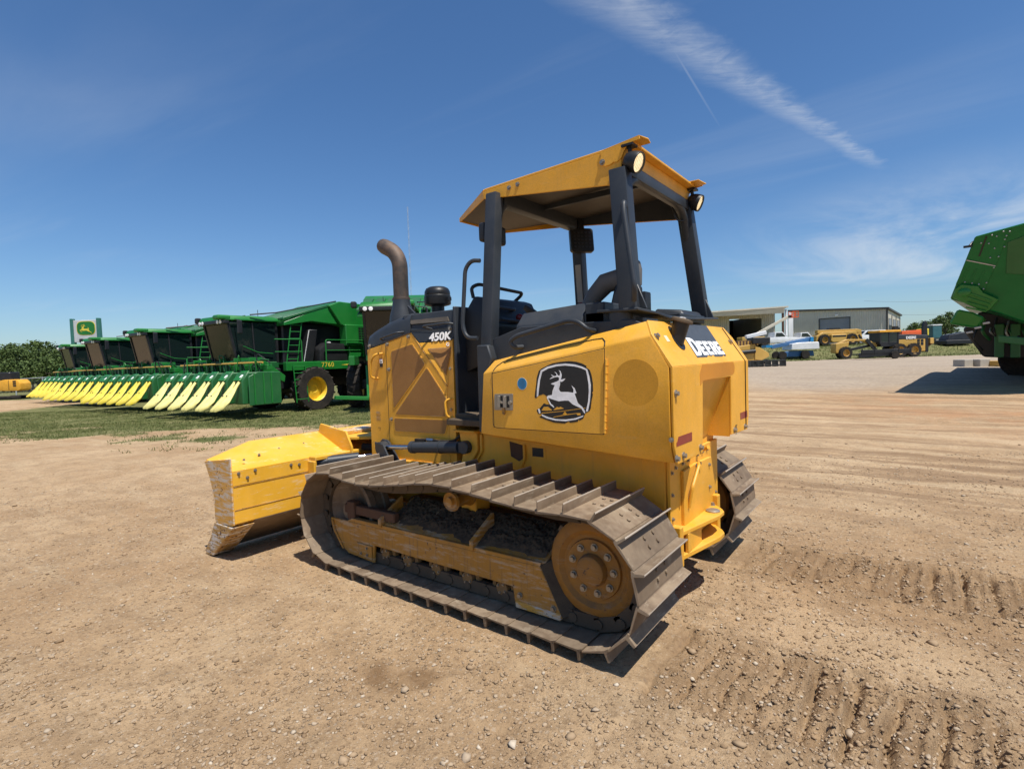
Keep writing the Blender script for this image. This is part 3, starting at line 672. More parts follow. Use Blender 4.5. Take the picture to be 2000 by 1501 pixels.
# --- main frame, rear case
m = MB().prism([(.92, .73), (.92, .40), (-1.78, .36), (-1.795, 1.04), (-.45, 1.05), (-.20, 1.0), (-.20, .74)], 'y', -.455, .455)
MF = m.obj('main_frame', YU, DZ, bevel=.008)
MB().bx(-1.815, -1.795, -.458, .458, .375, .93).obj('rear_case_plate', YU, MF, bevel=.003)
MB().prism([(.285, .395), (.285, .835), (.05, .845), (-.255, .835), (-.33, .62), (-.33, .395)], 'x', -1.835, -1.815).obj('access_cover', Y_, MF, bevel=.003)
MB().tube([(-1.838, .215, .60), (-1.862, .215, .73), (-1.862, .085, .842), (-1.84, .03, .842)], .010, 8, .02).obj('hose_guard', MT['yellow'], MF)
for p in ((.43, .85), (.43, .72), (.43, .58), (.37, .87), (.25, .875), (.16, .88), (-.02, .885), (-.12, .888), (-.22, .888), (-.40, .56), (-.40, .53)): bolt((-1.815, p[0], p[1]), (-1, 0, 0), MF, .75)
for p in ((-.20, .79), (-.20, .64), (.06, .83), (.0, .835)): bolt((-1.835, p[0], p[1]), (-1, 0, 0), MF, .8)
MB().tube([(-1.82, -.02, .905), (-1.90, .02, .945)], .013, 8).obj('stop_pin', Y_, MF)
# drawbar hitch: two plates, side cheeks, pin
hp = [(-1.795, .44), (-1.815, .44), (-1.86, .40), (-1.945, -.04), (-1.945, -.14), (-1.92, -.19), (-1.795, -.34)]
m = MB().prism(hp, 'z', .478, .505); m.prism(hp, 'z', .335, .365)
HT = m.obj('drawbar_hitch', Y_, DZ, bevel=.004)
MB().bx(-1.865, -1.80, .39, .442, .30, .54).obj('hitch_cheek', Y_, HT, bevel=.006)
MB().bx(-1.87, -1.80, -.32, -.27, .30, .57).obj('hitch_cheek', Y_, HT, bevel=.006)
MB().bx(-1.875, -1.855, .10, .34, .365, .478).obj('hitch_web', Y_, HT, bevel=.003)
MB().lathe([(.01, 0), (.045, 0), (.045, .008), (.036, .014), (.01, .015)], (-1.885, -.10, .505), (0, 0, 1), 18).obj('hitch_pin', MT['bolt'], HT)
for p in ((-1.83, .40, .505), (-1.84, -.24, .505), (-1.84, .41, .335)): bolt(p, (0, 0, 1), HT, 1.2)

# --- fuel tank fenders (both sides) and rear cover
def fender(sg):
    pts = [(-.668, .77, 1.062), (-1.94, .77, 1.066), (-1.94, .77, 1.47), (-1.845, .77, 1.635), (-.706, .77, 1.455), (-.748, .70, 1.535), (-1.797, .70, 1.717),
           (-.76, .72, 1.035), (-1.94, .72, .968), (-.70, .36, 1.06), (-1.90, .36, .968), (-.75, .36, 1.535), (-1.797, .36, 1.717)]
    if sg < 0: pts = mir(pts)
    return MB().hull(pts).obj('fuel_tank', Y_, DZ, bevel=.010, seg=2)
FT = fender(1); fender(-1)
m = MB()
m.prism([(.766, 1.07), (.766, 1.472), (-.766, 1.472), (-.766, 1.07), (-.722, .970), (-.300, .985), (-.300, 1.375), (.290, 1.375), (.312, .962), (.722, .965)], 'x', -1.958, -1.944)
RC = m.obj('rear_cover', Y_, DZ, bevel=.003)
sl0 = Vector((-1.958, 0, 1.472)); sl1 = Vector((-1.803, 0, 1.722)); sdir = (sl1 - sl0).normalized(); snrm = Vector((-sdir.z, 0, sdir.x))
MB().loft([(-1.958, .766, 1.472), (-1.852, .766, 1.643), (-1.803, .700, 1.722), (-1.803, -.700, 1.722), (-1.852, -.766, 1.643), (-1.958, -.766, 1.472)],
          [(-1.942, .766, 1.466), (-1.838, .766, 1.633), (-1.789, .700, 1.712), (-1.789, -.700, 1.712), (-1.838, -.766, 1.633), (-1.942, -.766, 1.466)]).obj('sloped_cover', Y_, RC, bevel=.002)
# seam of the right hand cover
MB().bar((-1.9615, -.668, 1.0), (-1.9615, -.668, 1.47), .004, .006, (1, 0, 0)).bar(Vector((-1.9615, -.668, 1.47)) , Vector((-1.812, -.640, 1.715)), .006, .004, snrm).obj('cover_seam', BK, RC)
MB().prism([(.30, 1.470), (-.36, 1.470), (-.395, 1.44), (-.385, 1.40), (-.34, 1.385), (.28, 1.378), (.335, 1.35), (.345, 1.42)], 'x', -1.9588, -1.958).obj('fuel_stain', MT['stain'], RC)
# recess
m = MB()
m.add([(-1.946, .290, 1.376), (-1.935, -.300, 1.376), (-1.946, .312, .95), (-1.80, .02, .955), (-1.80, -.300, .98)], [(0, 1, 3, 2), (1, 4, 3)])
m.bx(-1.944, -1.80, -.312, -.300, .972, 1.376)
m.obj('rear_recess', Y_, RC, smooth=0)
# body between the tanks
MB().bx(-1.79, -.70, -.35, .35, 1.0, 1.60).obj('transmission_cover', DK, DZ, bevel=.01)
# tank door: gap, skin, hinge, latch
gap = .004
dq = [(-.800, 1.505), (-1.584, 1.628), (-1.563, 1.108), (-.775, 1.108)]
def rquad(q, rr, n=5):
    out = []
    for i, p in enumerate(q):
        a = Vector(q[i - 1]); b = Vector(p); c = Vector(q[(i + 1) % 4]); u = (a - b).normalized() * rr[i]; w = (c - b).normalized() * rr[i]
        if rr[i] == 0: out.append(tuple(b)); continue
        for k in range(n + 1):
            t = k / n; r_ = (b + u) * (1 - t) ** 2 + b * 2 * t * (1 - t) + (b + w) * t * t; out.append(tuple(r_))
    return out
def grow(q, g):
    c = sum((Vector(p) for p in q), Vector((0, 0))) / len(q)
    return [tuple(Vector(p) + Vector((math.copysign(g, p[0] - c.x), math.copysign(g, p[1] - c.y)))) for p in q]
# the upper strip of the door bends in with the chamfer, the flat part is a plate
def bent(z0): return .77
flatq = [(-.785, 1.450), (-1.578, 1.577), (-1.563, 1.108), (-.775, 1.108)]
MB().prism(rquad(grow(flatq, gap), [0, 0, 0.01, .04]), 'y', .7695, .7715).obj('door_gap', BK, FT)
TD = MB().prism(rquad(flatq, [0, 0, .01, .04]), 'y', .770, .7745).obj('tank_door', Y_, FT, bevel=.0012)
# chamfered top strip of the door
A = [(-.787, .7725, 1.4655), (-1.577, .7725, 1.5900), (-1.566, .726, 1.650), (-.835, .726, 1.537)]
MB().loft(A, [(p[0], p[1] - .006, p[2] - .008) for p in A])
nrm_t = Vector((-.12, .77, .62)).normalized()
def on_ch(t, w):   # point on the top chamfer: t 0..1 front to rear, w 0..1 outer to inner
    a = Vector((-.706, .77, 1.455)).lerp(Vector((-1.845, .77, 1.635)), t); b = Vector((-.748, .70, 1.535)).lerp(Vector((-1.797, .70, 1.717)), t); return a.lerp(b, w) + Vector((0, .002, .002))
ln = [on_ch(.075, 0), on_ch(.075, .35), on_ch(.10, .62), on_ch(.16, .68), on_ch(.70, .62), on_ch(.755, .55), on_ch(.77, .3), on_ch(.77, 0)]
MB().tube(ln, .0032, 5).obj('door_seam', BK, FT)
MB().tube([(-.785, .7745, 1.108), (-.785, .7745, 1.46)], .0025, 5).obj('door_seam', BK, FT)
hm = MB().cyl((-1.592, .776, 1.52), (-1.571, .776, 1.115), .0085, n=10)
for k in range(9): hm.cyl((-1.5735 - (k * .044 + .02) * .0515, .776, 1.135 + k * .044), (-1.5735 - (k * .044 + .02) * .0515, .776, 1.1375 + k * .044), .0092, n=10)
hm.obj('hinge', Y_, FT, smooth=40)
m = MB().prism(rquad([(-.80, 1.322), (-.948, 1.326), (-.943, 1.222), (-.795, 1.220)], [.008] * 4), 'y', .7745, .7785)
LT = m.obj('door_latch', MT['bolt'], FT, bevel=.001)
MB().bx(-.918, -.818, .7785, .780, 1.238, 1.312).obj('latch_recess', BK, LT)
MB().bx(-.852, -.830, .780, .796, 1.238, 1.312).bx(-.900, -.880, .780, .796, 1.238, 1.312).bx(-.88, -.852, .780, .789, 1.262, 1.278).obj('latch_paddle', MT['bolt'], LT, bevel=.002)
MB().cyl((-.928, .7785, 1.270), (-.928, .792, 1.270), .012, n=12).obj('latch_lock', MT['bolt'], LT)
MB().prism([(-.862, 1.235), (-.880, 1.236), (-.884, 1.205), (-.876, 1.192), (-.866, 1.200)], 'y', .7785, .786).obj('latch_tab', MT['undercar'], LT)
# stickers and emblem
def disc(cx, cz, rx, rz, y0, y1, mat, name, n=32):
    return MB().prism([(cx + rx * math.cos(2 * math.pi * k / n), cz + rz * math.sin(2 * math.pi * k / n)) for k in range(n)], 'y', y0, y1).obj(name, mat, FT)
disc(-1.756, 1.392, .127, .124, .7700, .7708, MT['circ'], 'faded_round_patch')
disc(-1.019, 1.388, .0375, .0385, .7745, .7752, MT['pale'], 'round_sticker_edge'); disc(-1.019, 1.388, .0345, .0355, .7752, .7758, MT['bluest'], 'round_sticker')
for k in range(5):
    w = (.012, .020, .022, .020, .014)[k]
    MB().bx(-1.019 - w, -1.019 + w, .7758, .7761, 1.362 + k * .0115, 1.3645 + k * .0115).obj('sticker_line', MT['decaldk'], FT)
EMB_BLACK=[(-1.216,1.498),(-1.241,1.506),(-1.297,1.514),(-1.352,1.517),(-1.402,1.512),(-1.442,1.501),(-1.469,1.487),(-1.467,1.479),(-1.489,1.464),(-1.499,1.435),(-1.506,1.392),(-1.506,1.344),(-1.5,1.339),(-1.504,1.328),(-1.494,1.288),(-1.489,1.253),(-1.482,1.236),(-1.453,1.221),(-1.438,1.189),(-1.413,1.177),(-1.411,1.188),(-1.403,1.171),(-1.352,1.162),(-1.343,1.169),(-1.314,1.156),(-1.242,1.159),(-1.195,1.171),(-1.151,1.183),(-1.138,1.19),(-1.159,1.198),(-1.155,1.207),(-1.131,1.206),(-1.12,1.229),(-1.147,1.244),(-1.175,1.272),(-1.192,1.265),(-1.219,1.265),(-1.2,1.296),(-1.197,1.313),(-1.174,1.326),(-1.136,1.315),(-1.118,1.299),(-1.109,1.306),(-1.114,1.341),(-1.123,1.381),(-1.129,1.424),(-1.145,1.464),(-1.166,1.478)]
EMB_RING=[(-1.125,1.308),(-1.128,1.352),(-1.139,1.41),(-1.16,1.467),(-1.207,1.488),(-1.267,1.5),(-1.332,1.504),(-1.395,1.497),(-1.441,1.484),(-1.474,1.468),(-1.485,1.429),(-1.493,1.381),(-1.491,1.341),(-1.484,1.287),(-1.47,1.233),(-1.459,1.23),(-1.458,1.234),(-1.473,1.287),(-1.479,1.341),(-1.479,1.381),(-1.472,1.43),(-1.464,1.463),(-1.432,1.476),(-1.389,1.486),(-1.332,1.492),(-1.273,1.489),(-1.213,1.477),(-1.17,1.458),(-1.153,1.41),(-1.142,1.353),(-1.136,1.315)]
EMB_RING2=[(-1.155,1.205),(-1.196,1.191),(-1.256,1.18),(-1.321,1.18),(-1.385,1.19),(-1.442,1.209),(-1.437,1.2),(-1.391,1.182),(-1.321,1.17),(-1.255,1.171),(-1.195,1.181),(-1.158,1.195)]
EMB_RING3=[(-1.131,1.236),(-1.141,1.238),(-1.149,1.212),(-1.138,1.209)]
EMB_DEER=[(-1.228,1.388),(-1.24,1.392),(-1.27,1.401),(-1.285,1.408),(-1.286,1.423),(-1.278,1.427),(-1.255,1.425),(-1.238,1.419),(-1.221,1.414),(-1.231,1.423),(-1.246,1.429),(-1.238,1.435),(-1.23,1.442),(-1.243,1.437),(-1.253,1.432),(-1.268,1.434),(-1.27,1.443),(-1.256,1.457),(-1.269,1.451),(-1.278,1.436),(-1.291,1.434),(-1.295,1.451),(-1.286,1.467),(-1.298,1.459),(-1.305,1.439),(-1.303,1.426),(-1.298,1.412),(-1.311,1.414),(-1.329,1.418),(-1.319,1.406),(-1.304,1.398),(-1.293,1.401),(-1.291,1.381),(-1.283,1.356),(-1.288,1.344),(-1.296,1.34),(-1.343,1.34),(-1.379,1.336),(-1.381,1.354),(-1.369,1.376),(-1.388,1.362),(-1.399,1.335),(-1.387,1.329),(-1.395,1.31),(-1.404,1.283),(-1.413,1.271),(-1.434,1.257),(-1.447,1.238),(-1.453,1.223),(-1.447,1.22),(-1.427,1.248),(-1.372,1.269),(-1.356,1.282),(-1.346,1.29),(-1.318,1.29),(-1.279,1.285),(-1.246,1.293),(-1.217,1.301),(-1.205,1.302),(-1.226,1.268),(-1.242,1.257),(-1.246,1.246),(-1.219,1.263),(-1.197,1.305),(-1.2,1.313),(-1.207,1.318),(-1.234,1.321),(-1.239,1.347),(-1.249,1.367),(-1.255,1.38),(-1.236,1.383)]
EMB_PEEL1=[(-1.156,1.227),(-1.174,1.25),(-1.201,1.251),(-1.224,1.237),(-1.231,1.23),(-1.201,1.228)]
EMB_PEEL2=[(-1.239,1.232),(-1.265,1.252),(-1.278,1.249),(-1.291,1.253),(-1.313,1.243),(-1.271,1.236)]
EMB_PEEL3=[(-1.156,1.214),(-1.29,1.228),(-1.455,1.252),(-1.455,1.249),(-1.29,1.225),(-1.156,1.209)]
EMB_PEEL4=[(-1.236,1.192),(-1.315,1.208),(-1.303,1.21),(-1.319,1.227),(-1.332,1.211),(-1.402,1.22),(-1.42,1.221),(-1.423,1.21),(-1.404,1.207),(-1.395,1.216),(-1.322,1.205),(-1.243,1.19)]
EM = MB().prism(EMB_BLACK, 'y', .7745, .7752).obj('emblem', MT['blackd'], FT, smooth=0)
for nm, poly in (('emblem_ring', EMB_RING), ('emblem_ring', EMB_RING2), ('emblem_ring', EMB_RING3), ('emblem_deer', EMB_DEER)):
    link(nm, MB().prism(poly, 'y', .7752, .7758).mesh(nm, MT['white'], smooth=0), FT)
for poly in (EMB_PEEL1, EMB_PEEL2, EMB_PEEL3, EMB_PEEL4): link('peeled_patch', MB().prism(poly, 'y', .7752, .7757).mesh('peeled_patch', Y_, smooth=0), FT)
# lettering on the sloped cover
def slope(u, w, h=0.0):    # u: to the right (-Y), w: up the slope from its foot
    return sl0 + Vector((0, -u, 0)) + sdir * w + snrm * h
SW = (sl1 - sl0).length
dk = [(-.302, SW - .003), (.292, SW - .003), (.290, .048), (.245, .046), (.235, .058), (.20, .044), (.04, .046), (.02, .060), (-.03, .050), (-.09, .058), (-.12, .046), (-.306, .046)]
MB().loft([slope(u, w, .0005) for u, w in dk], [slope(u, w, .0016) for u, w in dk]).obj('lettering_panel', MT['decaldk'], RC, smooth=0)
def lett(poly, u0, w0, su, sw, mat, h, nm):
    q = [(u0 + x * su, w0 + y * sw) for x, y in poly]
    MB().loft([slope(u, w, h) for u, w in q], [slope(u, w, h + .0008) for u, w in q]).obj(nm, mat, RC, smooth=0)
LE = [(0, 0), (1, 0), (1, .24), (.46, .24), (.46, .40), (.88, .40), (.88, .62), (.46, .62), (.46, .77), (1, .77), (1, 1), (0, 1)]
LD = [(0, 0), (.55, 0), (.8, .06), (.95, .2), (1, .42), (1, .58), (.95, .8), (.8, .94), (.55, 1), (0, 1)]
LDi = [(.32, .2), (.5, .2), (.62, .26), (.68, .42), (.68, .58), (.62, .74), (.5, .8), (.32, .8)]
LR = [(0, 0), (.42, 0), (.42, .36), (.50, .36), (.66, 0), (1.08, 0), (.86, .42), (1, .55), (1, .82), (.85, .97), (.7, 1), (0, 1)]
LRi = [(.42, .56), (.56, .56), (.62, .62), (.62, .76), (.56, .81), (.42, .81)]
lett(LD, -.296, .058, .128, .126, MT['white'], .0016, 'letter'); lett(LDi, -.296, .058, .128, .126, MT['decaldk'], .0024, 'letter_counter')
for u0, L_ in ((-.158, LE), (-.042, LE), (.074, LR), (.186, LE)): lett(L_, u0, .060, .098, .102, MT['white'], .0016, 'letter')
lett(LRi, .074, .060, .098, .102, MT['decaldk'], .0024, 'letter_counter')
# reflectors, stamped lines, bolts, filler
MB().prism([(.736, 1.060), (.736, 1.080), (.722, 1.084), (.705, 1.108), (.496, 1.106), (.497, 1.058)], 'x', -1.9592, -1.958).obj('red_reflector', MT['red'], RC)
MB().prism([(-.521, 1.108), (-.714, 1.108), (-.724, 1.060), (-.523, 1.061)], 'x', -1.9592, -1.958).obj('red_reflector', MT['red'], RC)
for p in ((.735, 1.335), (.742, 1.0), (.64, 1.0), (.36, 1.0), (-.36, 1.01), (-.64, 1.0)): bolt((-1.958, p[0], p[1]), (-1, 0, 0), RC, 1.15)
bolt((-1.945, .7705, 1.10), (0, 1, 0), RC, .8)
for p in ((.73, .186), (-.60, .16)): q = slope(-p[0], p[1], 0); bolt(q, snrm, RC, 1.15)
for k in range(8): MB().bar((-1.9592, -.385 - .004 * (k % 2), 1.035 - k * .0085), (-1.9592, -.425 - .012 * ((k * 7) % 3 == 0), 1.036 - k * .0085), .0008, .004, (0, 0, 1)).obj('stencil_mark', BK, RC)
q = slope(-.597, .175, 0); MB().ob(q + snrm * .001, (.02, .022, .0008), Matrix((sdir, Vector((0, 1, 0)), snrm)).transposed()).obj('pale_sticker', MT['pale'], RC)
# filler neck on the slope, stands roughly upright and tilts left
fb = slope(-.446, .160, -.02); fd = Vector((-.10, .28, .95)).normalized()
fd = Vector((-.30, -.06, .95)).normalized()
FN = MB().cyl(fb, fb + fd * .120, .046, n=24).obj('filler_neck', BK, DZ, smooth=40)
MB().lathe([(.02, 0), (.060, 0), (.062, .01), (.057, .020), (.04, .024), (.01, .026)], fb + fd * .120, fd, 24).obj('filler_cap', MT['darkmud'], FN, smooth=40)
cs = MB()
for k in range(5): cs.ob(fb + fd * .147 + Vector((.0, .03 - k * .015, 0)), (.022 - .004 * abs(k - 2), .005, .003), fd.to_track_quat('Z', 'Y').to_matrix())
cs.obj('cap_lettering', MT['white'], FN)
MB().ob(fb + fd * .146 + Vector((.022, 0, 0)), (.012, .036, .0025), fd.to_track_quat('Z', 'Y').to_matrix()).obj('cap_band', MT['green'], FN)
q = slope(-.446, .160, .0); MB().lathe([(.01, 0), (.060, 0), (.060, .004), (.01, .0045)], q, snrm, 24).obj('neck_gasket', BK, FN)

# --- hood
HY = .43
FOLD = [(-.055, 1.349), (.244, 1.695), (.436, 1.931)]
hood = []
side = [(.905, .70), (.905, 1.667), (.655, 1.718), (.334, 1.782), (.244, 1.695), (-.055, 1.349), (-.055, .70)]
m = MB().prism(side, 'y', -HY, HY)
HD = m.obj('hood', Y_, DZ, bevel=.006)
# inset rear quarter: yellow triangle that leans in towards the top rear, then a strip that steps out again
def hq(sg):
    S = lambda p: (p[0], sg * p[1], p[2])
    tri = [S((-.055, HY, 1.349)), S((.244, HY, 1.695)), S((-.075, HY - .095, 1.707))]
    bk_ = [S((p[0], .05, p[2])) for p in ((-.055, 0, 1.349), (.244, 0, 1.695), (-.075, 0, 1.707))]
    MB().loft(tri, bk_).obj('hood_quarter', Y_, HD, bevel=.003)
    st_ = [S((-.070, HY - .096, 1.707)), S((-.058, HY, 1.30)), S((-.058, HY, .72)), S((-.150, HY + .03, .72)), S((-.150, HY + .03, 1.708))]
    MB().loft(st_, [(p[0], sg * .05, p[2]) for p in st_]).obj('hood_strip', Y_, HD, bevel=.003)
    dq_ = [S((.244, HY, 1.6965)), S((.334, HY, 1.7835)), S((.436, HY - .004, 1.931)), S((-.088, HY - .115, 1.948)), S((-.077, HY - .096, 1.7085))]
    MB().loft(dq_, [(p[0], 0.0, p[2]) for p in dq_]).obj('hood_quarter_top', DK, HD, bevel=.006)
    ds = [S((-.079, HY - .096, 1.709)), S((-.088, HY - .115, 1.948)), S((-.165, HY - .02, 1.955)), S((-.155, HY + .03, 1.709))]
    MB().loft(ds, [(p[0], 0.0, p[2]) for p in ds]).obj('hood_strip_top', DK, HD, bevel=.004)
hq(1); hq(-1)
# dark hood nose with rounded shoulders
def ring(x, zb, zt, y):
    return [(x, y, zb), (x, y, zt - .06), (x, y - .018, zt - .022), (x, y - .06, zt), (x, -y + .06, zt), (x, -y + .018, zt - .022), (x, -y, zt - .06), (x, -y, zb)]
xs = [(.335, 1.7835, 1.948, .432), (.436, 1.765, 1.938, .432), (.655, 1.7195, 1.888, .432), (.80, 1.692, 1.842, .430), (.885, 1.675, 1.808, .424), (.922, 1.670, 1.765, .405)]
rg = [ring(*a) for a in xs]
v = [p for r_ in rg for p in r_]; n_ = 8
f = [(i * n_ + k, i * n_ + (k + 1) % n_, (i + 1) * n_ + (k + 1) % n_, (i + 1) * n_ + k) for i in range(len(rg) - 1) for k in range(n_)] + [tuple(range(n_)), tuple(range((len(rg) - 1) * n_, len(rg) * n_))]
HN = MB().add(v, f).obj('hood_nose', DK, HD, smooth=50)
MB().bx(.905, .925, -.40, .40, .75, 1.66).obj('radiator_grille', BK, HD, bevel=.004)
# louvred panels
def louver(poly, y, name='louvre_panel', nrm=None, tilt=None):
    if tilt is None:
        fr_ = MB().prism(grow2(poly, .012), 'y', y + .0005, y + .004).obj('louvre_frame', Y_, HD, bevel=.0015)
        g_ = MB().prism(grow2(poly, .004), 'y', y + .004, y + .0048).obj('louvre_gap', MT['undercar'], HD)
        MB().prism(poly, 'y', y + .0042, y + .0055).obj(name, MT['louver'], HD)
    else:
        MB().loft([tilt(p, .006) for p in grow2(poly, .006)], [tilt(p, .001) for p in grow2(poly, .006)]).obj('louvre_gap', MT['undercar'], HD)
        MB().loft([tilt(p, .008) for p in poly], [tilt(p, .002) for p in poly]).obj(name, MT['louver'], HD)
def grow2(poly, g):
    n = len(poly); out = []
    area = sum(poly[i][0] * poly[(i + 1) % n][1] - poly[(i + 1) % n][0] * poly[i][1] for i in range(n)); sgn = 1 if area > 0 else -1
    for i in range(n):
        a = Vector(poly[i - 1]); b = Vector(poly[i]); c = Vector(poly[(i + 1) % n]); u = (b - a).normalized(); w = (c - b).normalized()
        n1 = Vector((u.y, -u.x)) * sgn; n2 = Vector((w.y, -w.x)) * sgn; k = (n1 + n2); k = k / max(.35, (1 + n1.dot(n2)))
        out.append(tuple(b + k * g))
    return out
louver(rquad([(.577, 1.637), (.322, 1.686), (.183, 1.524), (.577, 1.165)], [.015] * 4, 3), HY)
louver(rquad([(.162, 1.491), (-.035, 1.254), (-.020, 1.117), (.554, 1.114)], [.015] * 4, 3), HY)
louver(rquad([(.576, 1.074), (-.045, 1.083), (-.007, .98), (.570, .974)], [.015] * 4, 3), HY)
tn = Vector((-.055, HY, 1.349)); t1 = Vector((.244, HY, 1.695)) - tn; t2 = Vector((-.075, HY - .095, 1.707)) - tn; tnn = t1.cross(t2).normalized()
if tnn.y < 0: tnn = -tnn
def ontri(p, h):
    y = tn.y - (tnn.x * (p[0] - tn.x) + tnn.z * (p[1] - tn.z)) / tnn.y; return Vector((p[0], y, p[1])) + tnn * h
louver([(.142, 1.641), (-.042, 1.645), (-.030, 1.443)], 0, tilt=ontri)
MB().bx(.649, .653, HY, HY + .0012, .76, 1.716).obj('door_seam', BK, HD)
MB().bar((.650, HY + .0006, 1.7195), (.334, HY + .0006, 1.7835), .002, .004).bar((.334, HY + .0006, 1.7835), (-.055, HY + .0006, 1.349), .002, .004).obj('panel_seam', MT['undercar'], HD)
for p in ((.625, 1.704), (.620, 1.491), (.616, 1.068), (.361, 1.754), (.86, 1.70)): bolt((p[0], HY + .001, p[1]), (0, 1, 0), HD, 1.0)
for p in ((-.112, 1.486), (-.105, 1.171), (-.12, 1.79)): bolt((p[0], HY + .012, p[1]), (0, 1, 0), HD, 1.0)
def handle(pts, r, mat, nm='grab_handle', par=None): return MB().tube(pts, r, 8, .035).obj(nm, mat, par or HD, smooth=50)
handle([(.682, HY - .004, 1.742), (.66, HY + .06, 1.752), (.44, HY + .06, 1.790), (.420, HY - .004, 1.795)], .008, DK)
handle([(.700, HY, 1.628), (.720, HY + .06, 1.624), (.775, HY + .065, 1.575), (.800, HY + .06, 1.425), (.770, HY, 1.415)], .010, Y_)
handle([(-.135, HY + .01, 1.262), (-.078, HY + .06, 1.246), (-.090, HY + .06, 1.118), (-.135, HY + .01, 1.110)], .009, Y_)
handle([(.12, HY - .03, 1.800), (.155, HY + .05, 1.822), (-.09, HY + .0, 1.836), (-.14, HY - .06, 1.812)], .009, DK)
MB().loft([(.355, HY - .001, 1.884), (-.001, HY - .082, 1.894), (-.016, HY - .080, 1.857), (.326, HY - .0005, 1.853)], [(.355, HY - .05, 1.884), (-.001, HY - .13, 1.894), (-.016, HY - .13, 1.857), (.326, HY - .05, 1.853)]).obj('vent_slot', MT['beige'], HD)
MB().bar((.334, HY + .003, 1.800), (-.082, HY - .098, 1.800), .003, .005).obj('panel_seam', BK, HD)
# 450K and G lettering, painted stencils, decal
def put(me, name, par, o, ux_, uz_, h=0.0):
    nrm = Vector(ux_).cross(Vector(uz_)).normalized(); ob_ = link(name, me, par); ux_ = Vector(ux_).normalized(); uz_ = nrm.cross(ux_)
    ob_.matrix_local = Matrix(((ux_.x, uz_.x, nrm.x, o[0]), (ux_.y, uz_.y, nrm.y, o[1]), (ux_.z, uz_.z, nrm.z, o[2]), (0, 0, 0, 1))); return ob_
qd = (Vector((-.077, HY - .096, 1.7085)) - Vector((.244, HY, 1.6965))).normalized()
o_ = Vector((.148, HY - .0285, 1.7065)) + Vector((0, .002, 0))
put(textmesh('model_number', '450K', .088, MT['white'], .0015, .0030, 1.02, .12), 'model_number', HD, o_ + Vector((0, .006, 0)), qd, (0, -.12, 1))
gp_ = ontri((.0, 1.660), .003); put(textmesh('letter_badge', 'G', .038, MT['white'], .0012, .001), 'letter_badge', HD, gp_, qd, (0, -.15, 1))
MB().bx(.700, .738, HY + .0008, HY + .0018, 1.545, 1.580).obj('warning_sticker', MT['white'], HD)
MB().bx(.700, .738, HY + .0008, HY + .0018, 1.580, 1.588).obj('warning_sticker_top', MT['red'], HD)
MB().bx(.700, .738, HY + .0008, HY + .0018, 1.513, 1.545).obj('warning_sticker_foot', MT['blackd'], HD)
MB().prism([(.729, 1.550), (.722, 1.567), (.715, 1.558), (.708, 1.573), (.712, 1.550)], 'y', HY + .0018, HY + .0022).obj('sticker_symbol', MT['blackd'], HD)
for k in range(7): MB().bx(.765 - .012 * ((k * 5) % 3) * .3, .815, HY + .0006, HY + .0012, 1.05 + k * .012, 1.056 + k * .012).obj('stencil_mark', MT['undercar'], HD)
MB().prism([(.80, .99), (.765, .99), (.775, .96), (.780, .96), (.772, .984), (.80, .984)], 'y', HY + .0006, HY + .0012).obj('stencil_mark', MT['undercar'], HD)

# --- exhaust and pre-cleaner
ex = (.62, .26)
m = MB().lathe([(.02, -.03), (.115, -.03), (.105, .06), (.085, .13), (.075, .19), (.074, .215), (.02, .216)], (ex[0], ex[1], 1.885), (0, 0, 1), 24)
EX = m.obj('exhaust_base', DK, DZ, smooth=45)
pth = [(ex[0], ex[1], 2.09), (ex[0], ex[1], 2.36)]
for k in range(1, 11):
    a = R(62) * k / 10; pth.append((ex[0] + .20 * (1 - math.cos(a)), ex[1] + .03 * (1 - math.cos(a)), 2.36 + .20 * math.sin(a)))
lx, ly, lz = pth[-1]; pth.append((lx + .055, ly + .008, lz + .03)); pth.append((lx + .085, ly + .012, lz + .047))
MB().tube(pth, [.066] * (len(pth) - 1) + [.058], 20).obj('exhaust_stack', MT['rustp'], EX, smooth=60)
MB().tube([(lx + .08, ly + .012, lz + .0445), (lx + .0875, ly + .0122, lz + .0486)], .054, 20).obj('exhaust_opening', BK, EX)
MB().lathe([(.066, 0), (.074, .0), (.076, .012), (.074, .024), (.066, .024)], (ex[0], ex[1], 2.085), (0, 0, 1), 24).bx(ex[0] + .07, ex[0] + .105, ex[1] - .015, ex[1] + .015, 2.087, 2.107).obj('exhaust_clamp', MT['rustp'], EX, smooth=40)
MB().loft([(ex[0] - .06, ex[1] + .01, 2.05), (ex[0] - .20, ex[1] + .01, 1.935), (ex[0] - .05, ex[1] + .01, 1.93)], [(ex[0] - .06, ex[1] - .01, 2.05), (ex[0] - .20, ex[1] - .01, 1.935), (ex[0] - .05, ex[1] - .01, 1.93)]).obj('exhaust_brace', DK, EX)
pcx, pcy = .44, .0
PC = MB().lathe([(.01, 0), (.058, 0), (.058, .075), (.10, .085), (.115, .09), (.118, .10), (.118, .165), (.112, .172), (.114, .180), (.112, .205), (.098, .232), (.07, .246), (.02, .250)], (pcx, pcy, 1.955), (0, 0, 1), 28).obj('air_precleaner', BK, DZ, smooth=40)
MB().bx(pcx - .15, pcx - .11, pcy - .02, pcy + .02, 2.07, 2.10).obj('precleaner_clip', BK, PC)

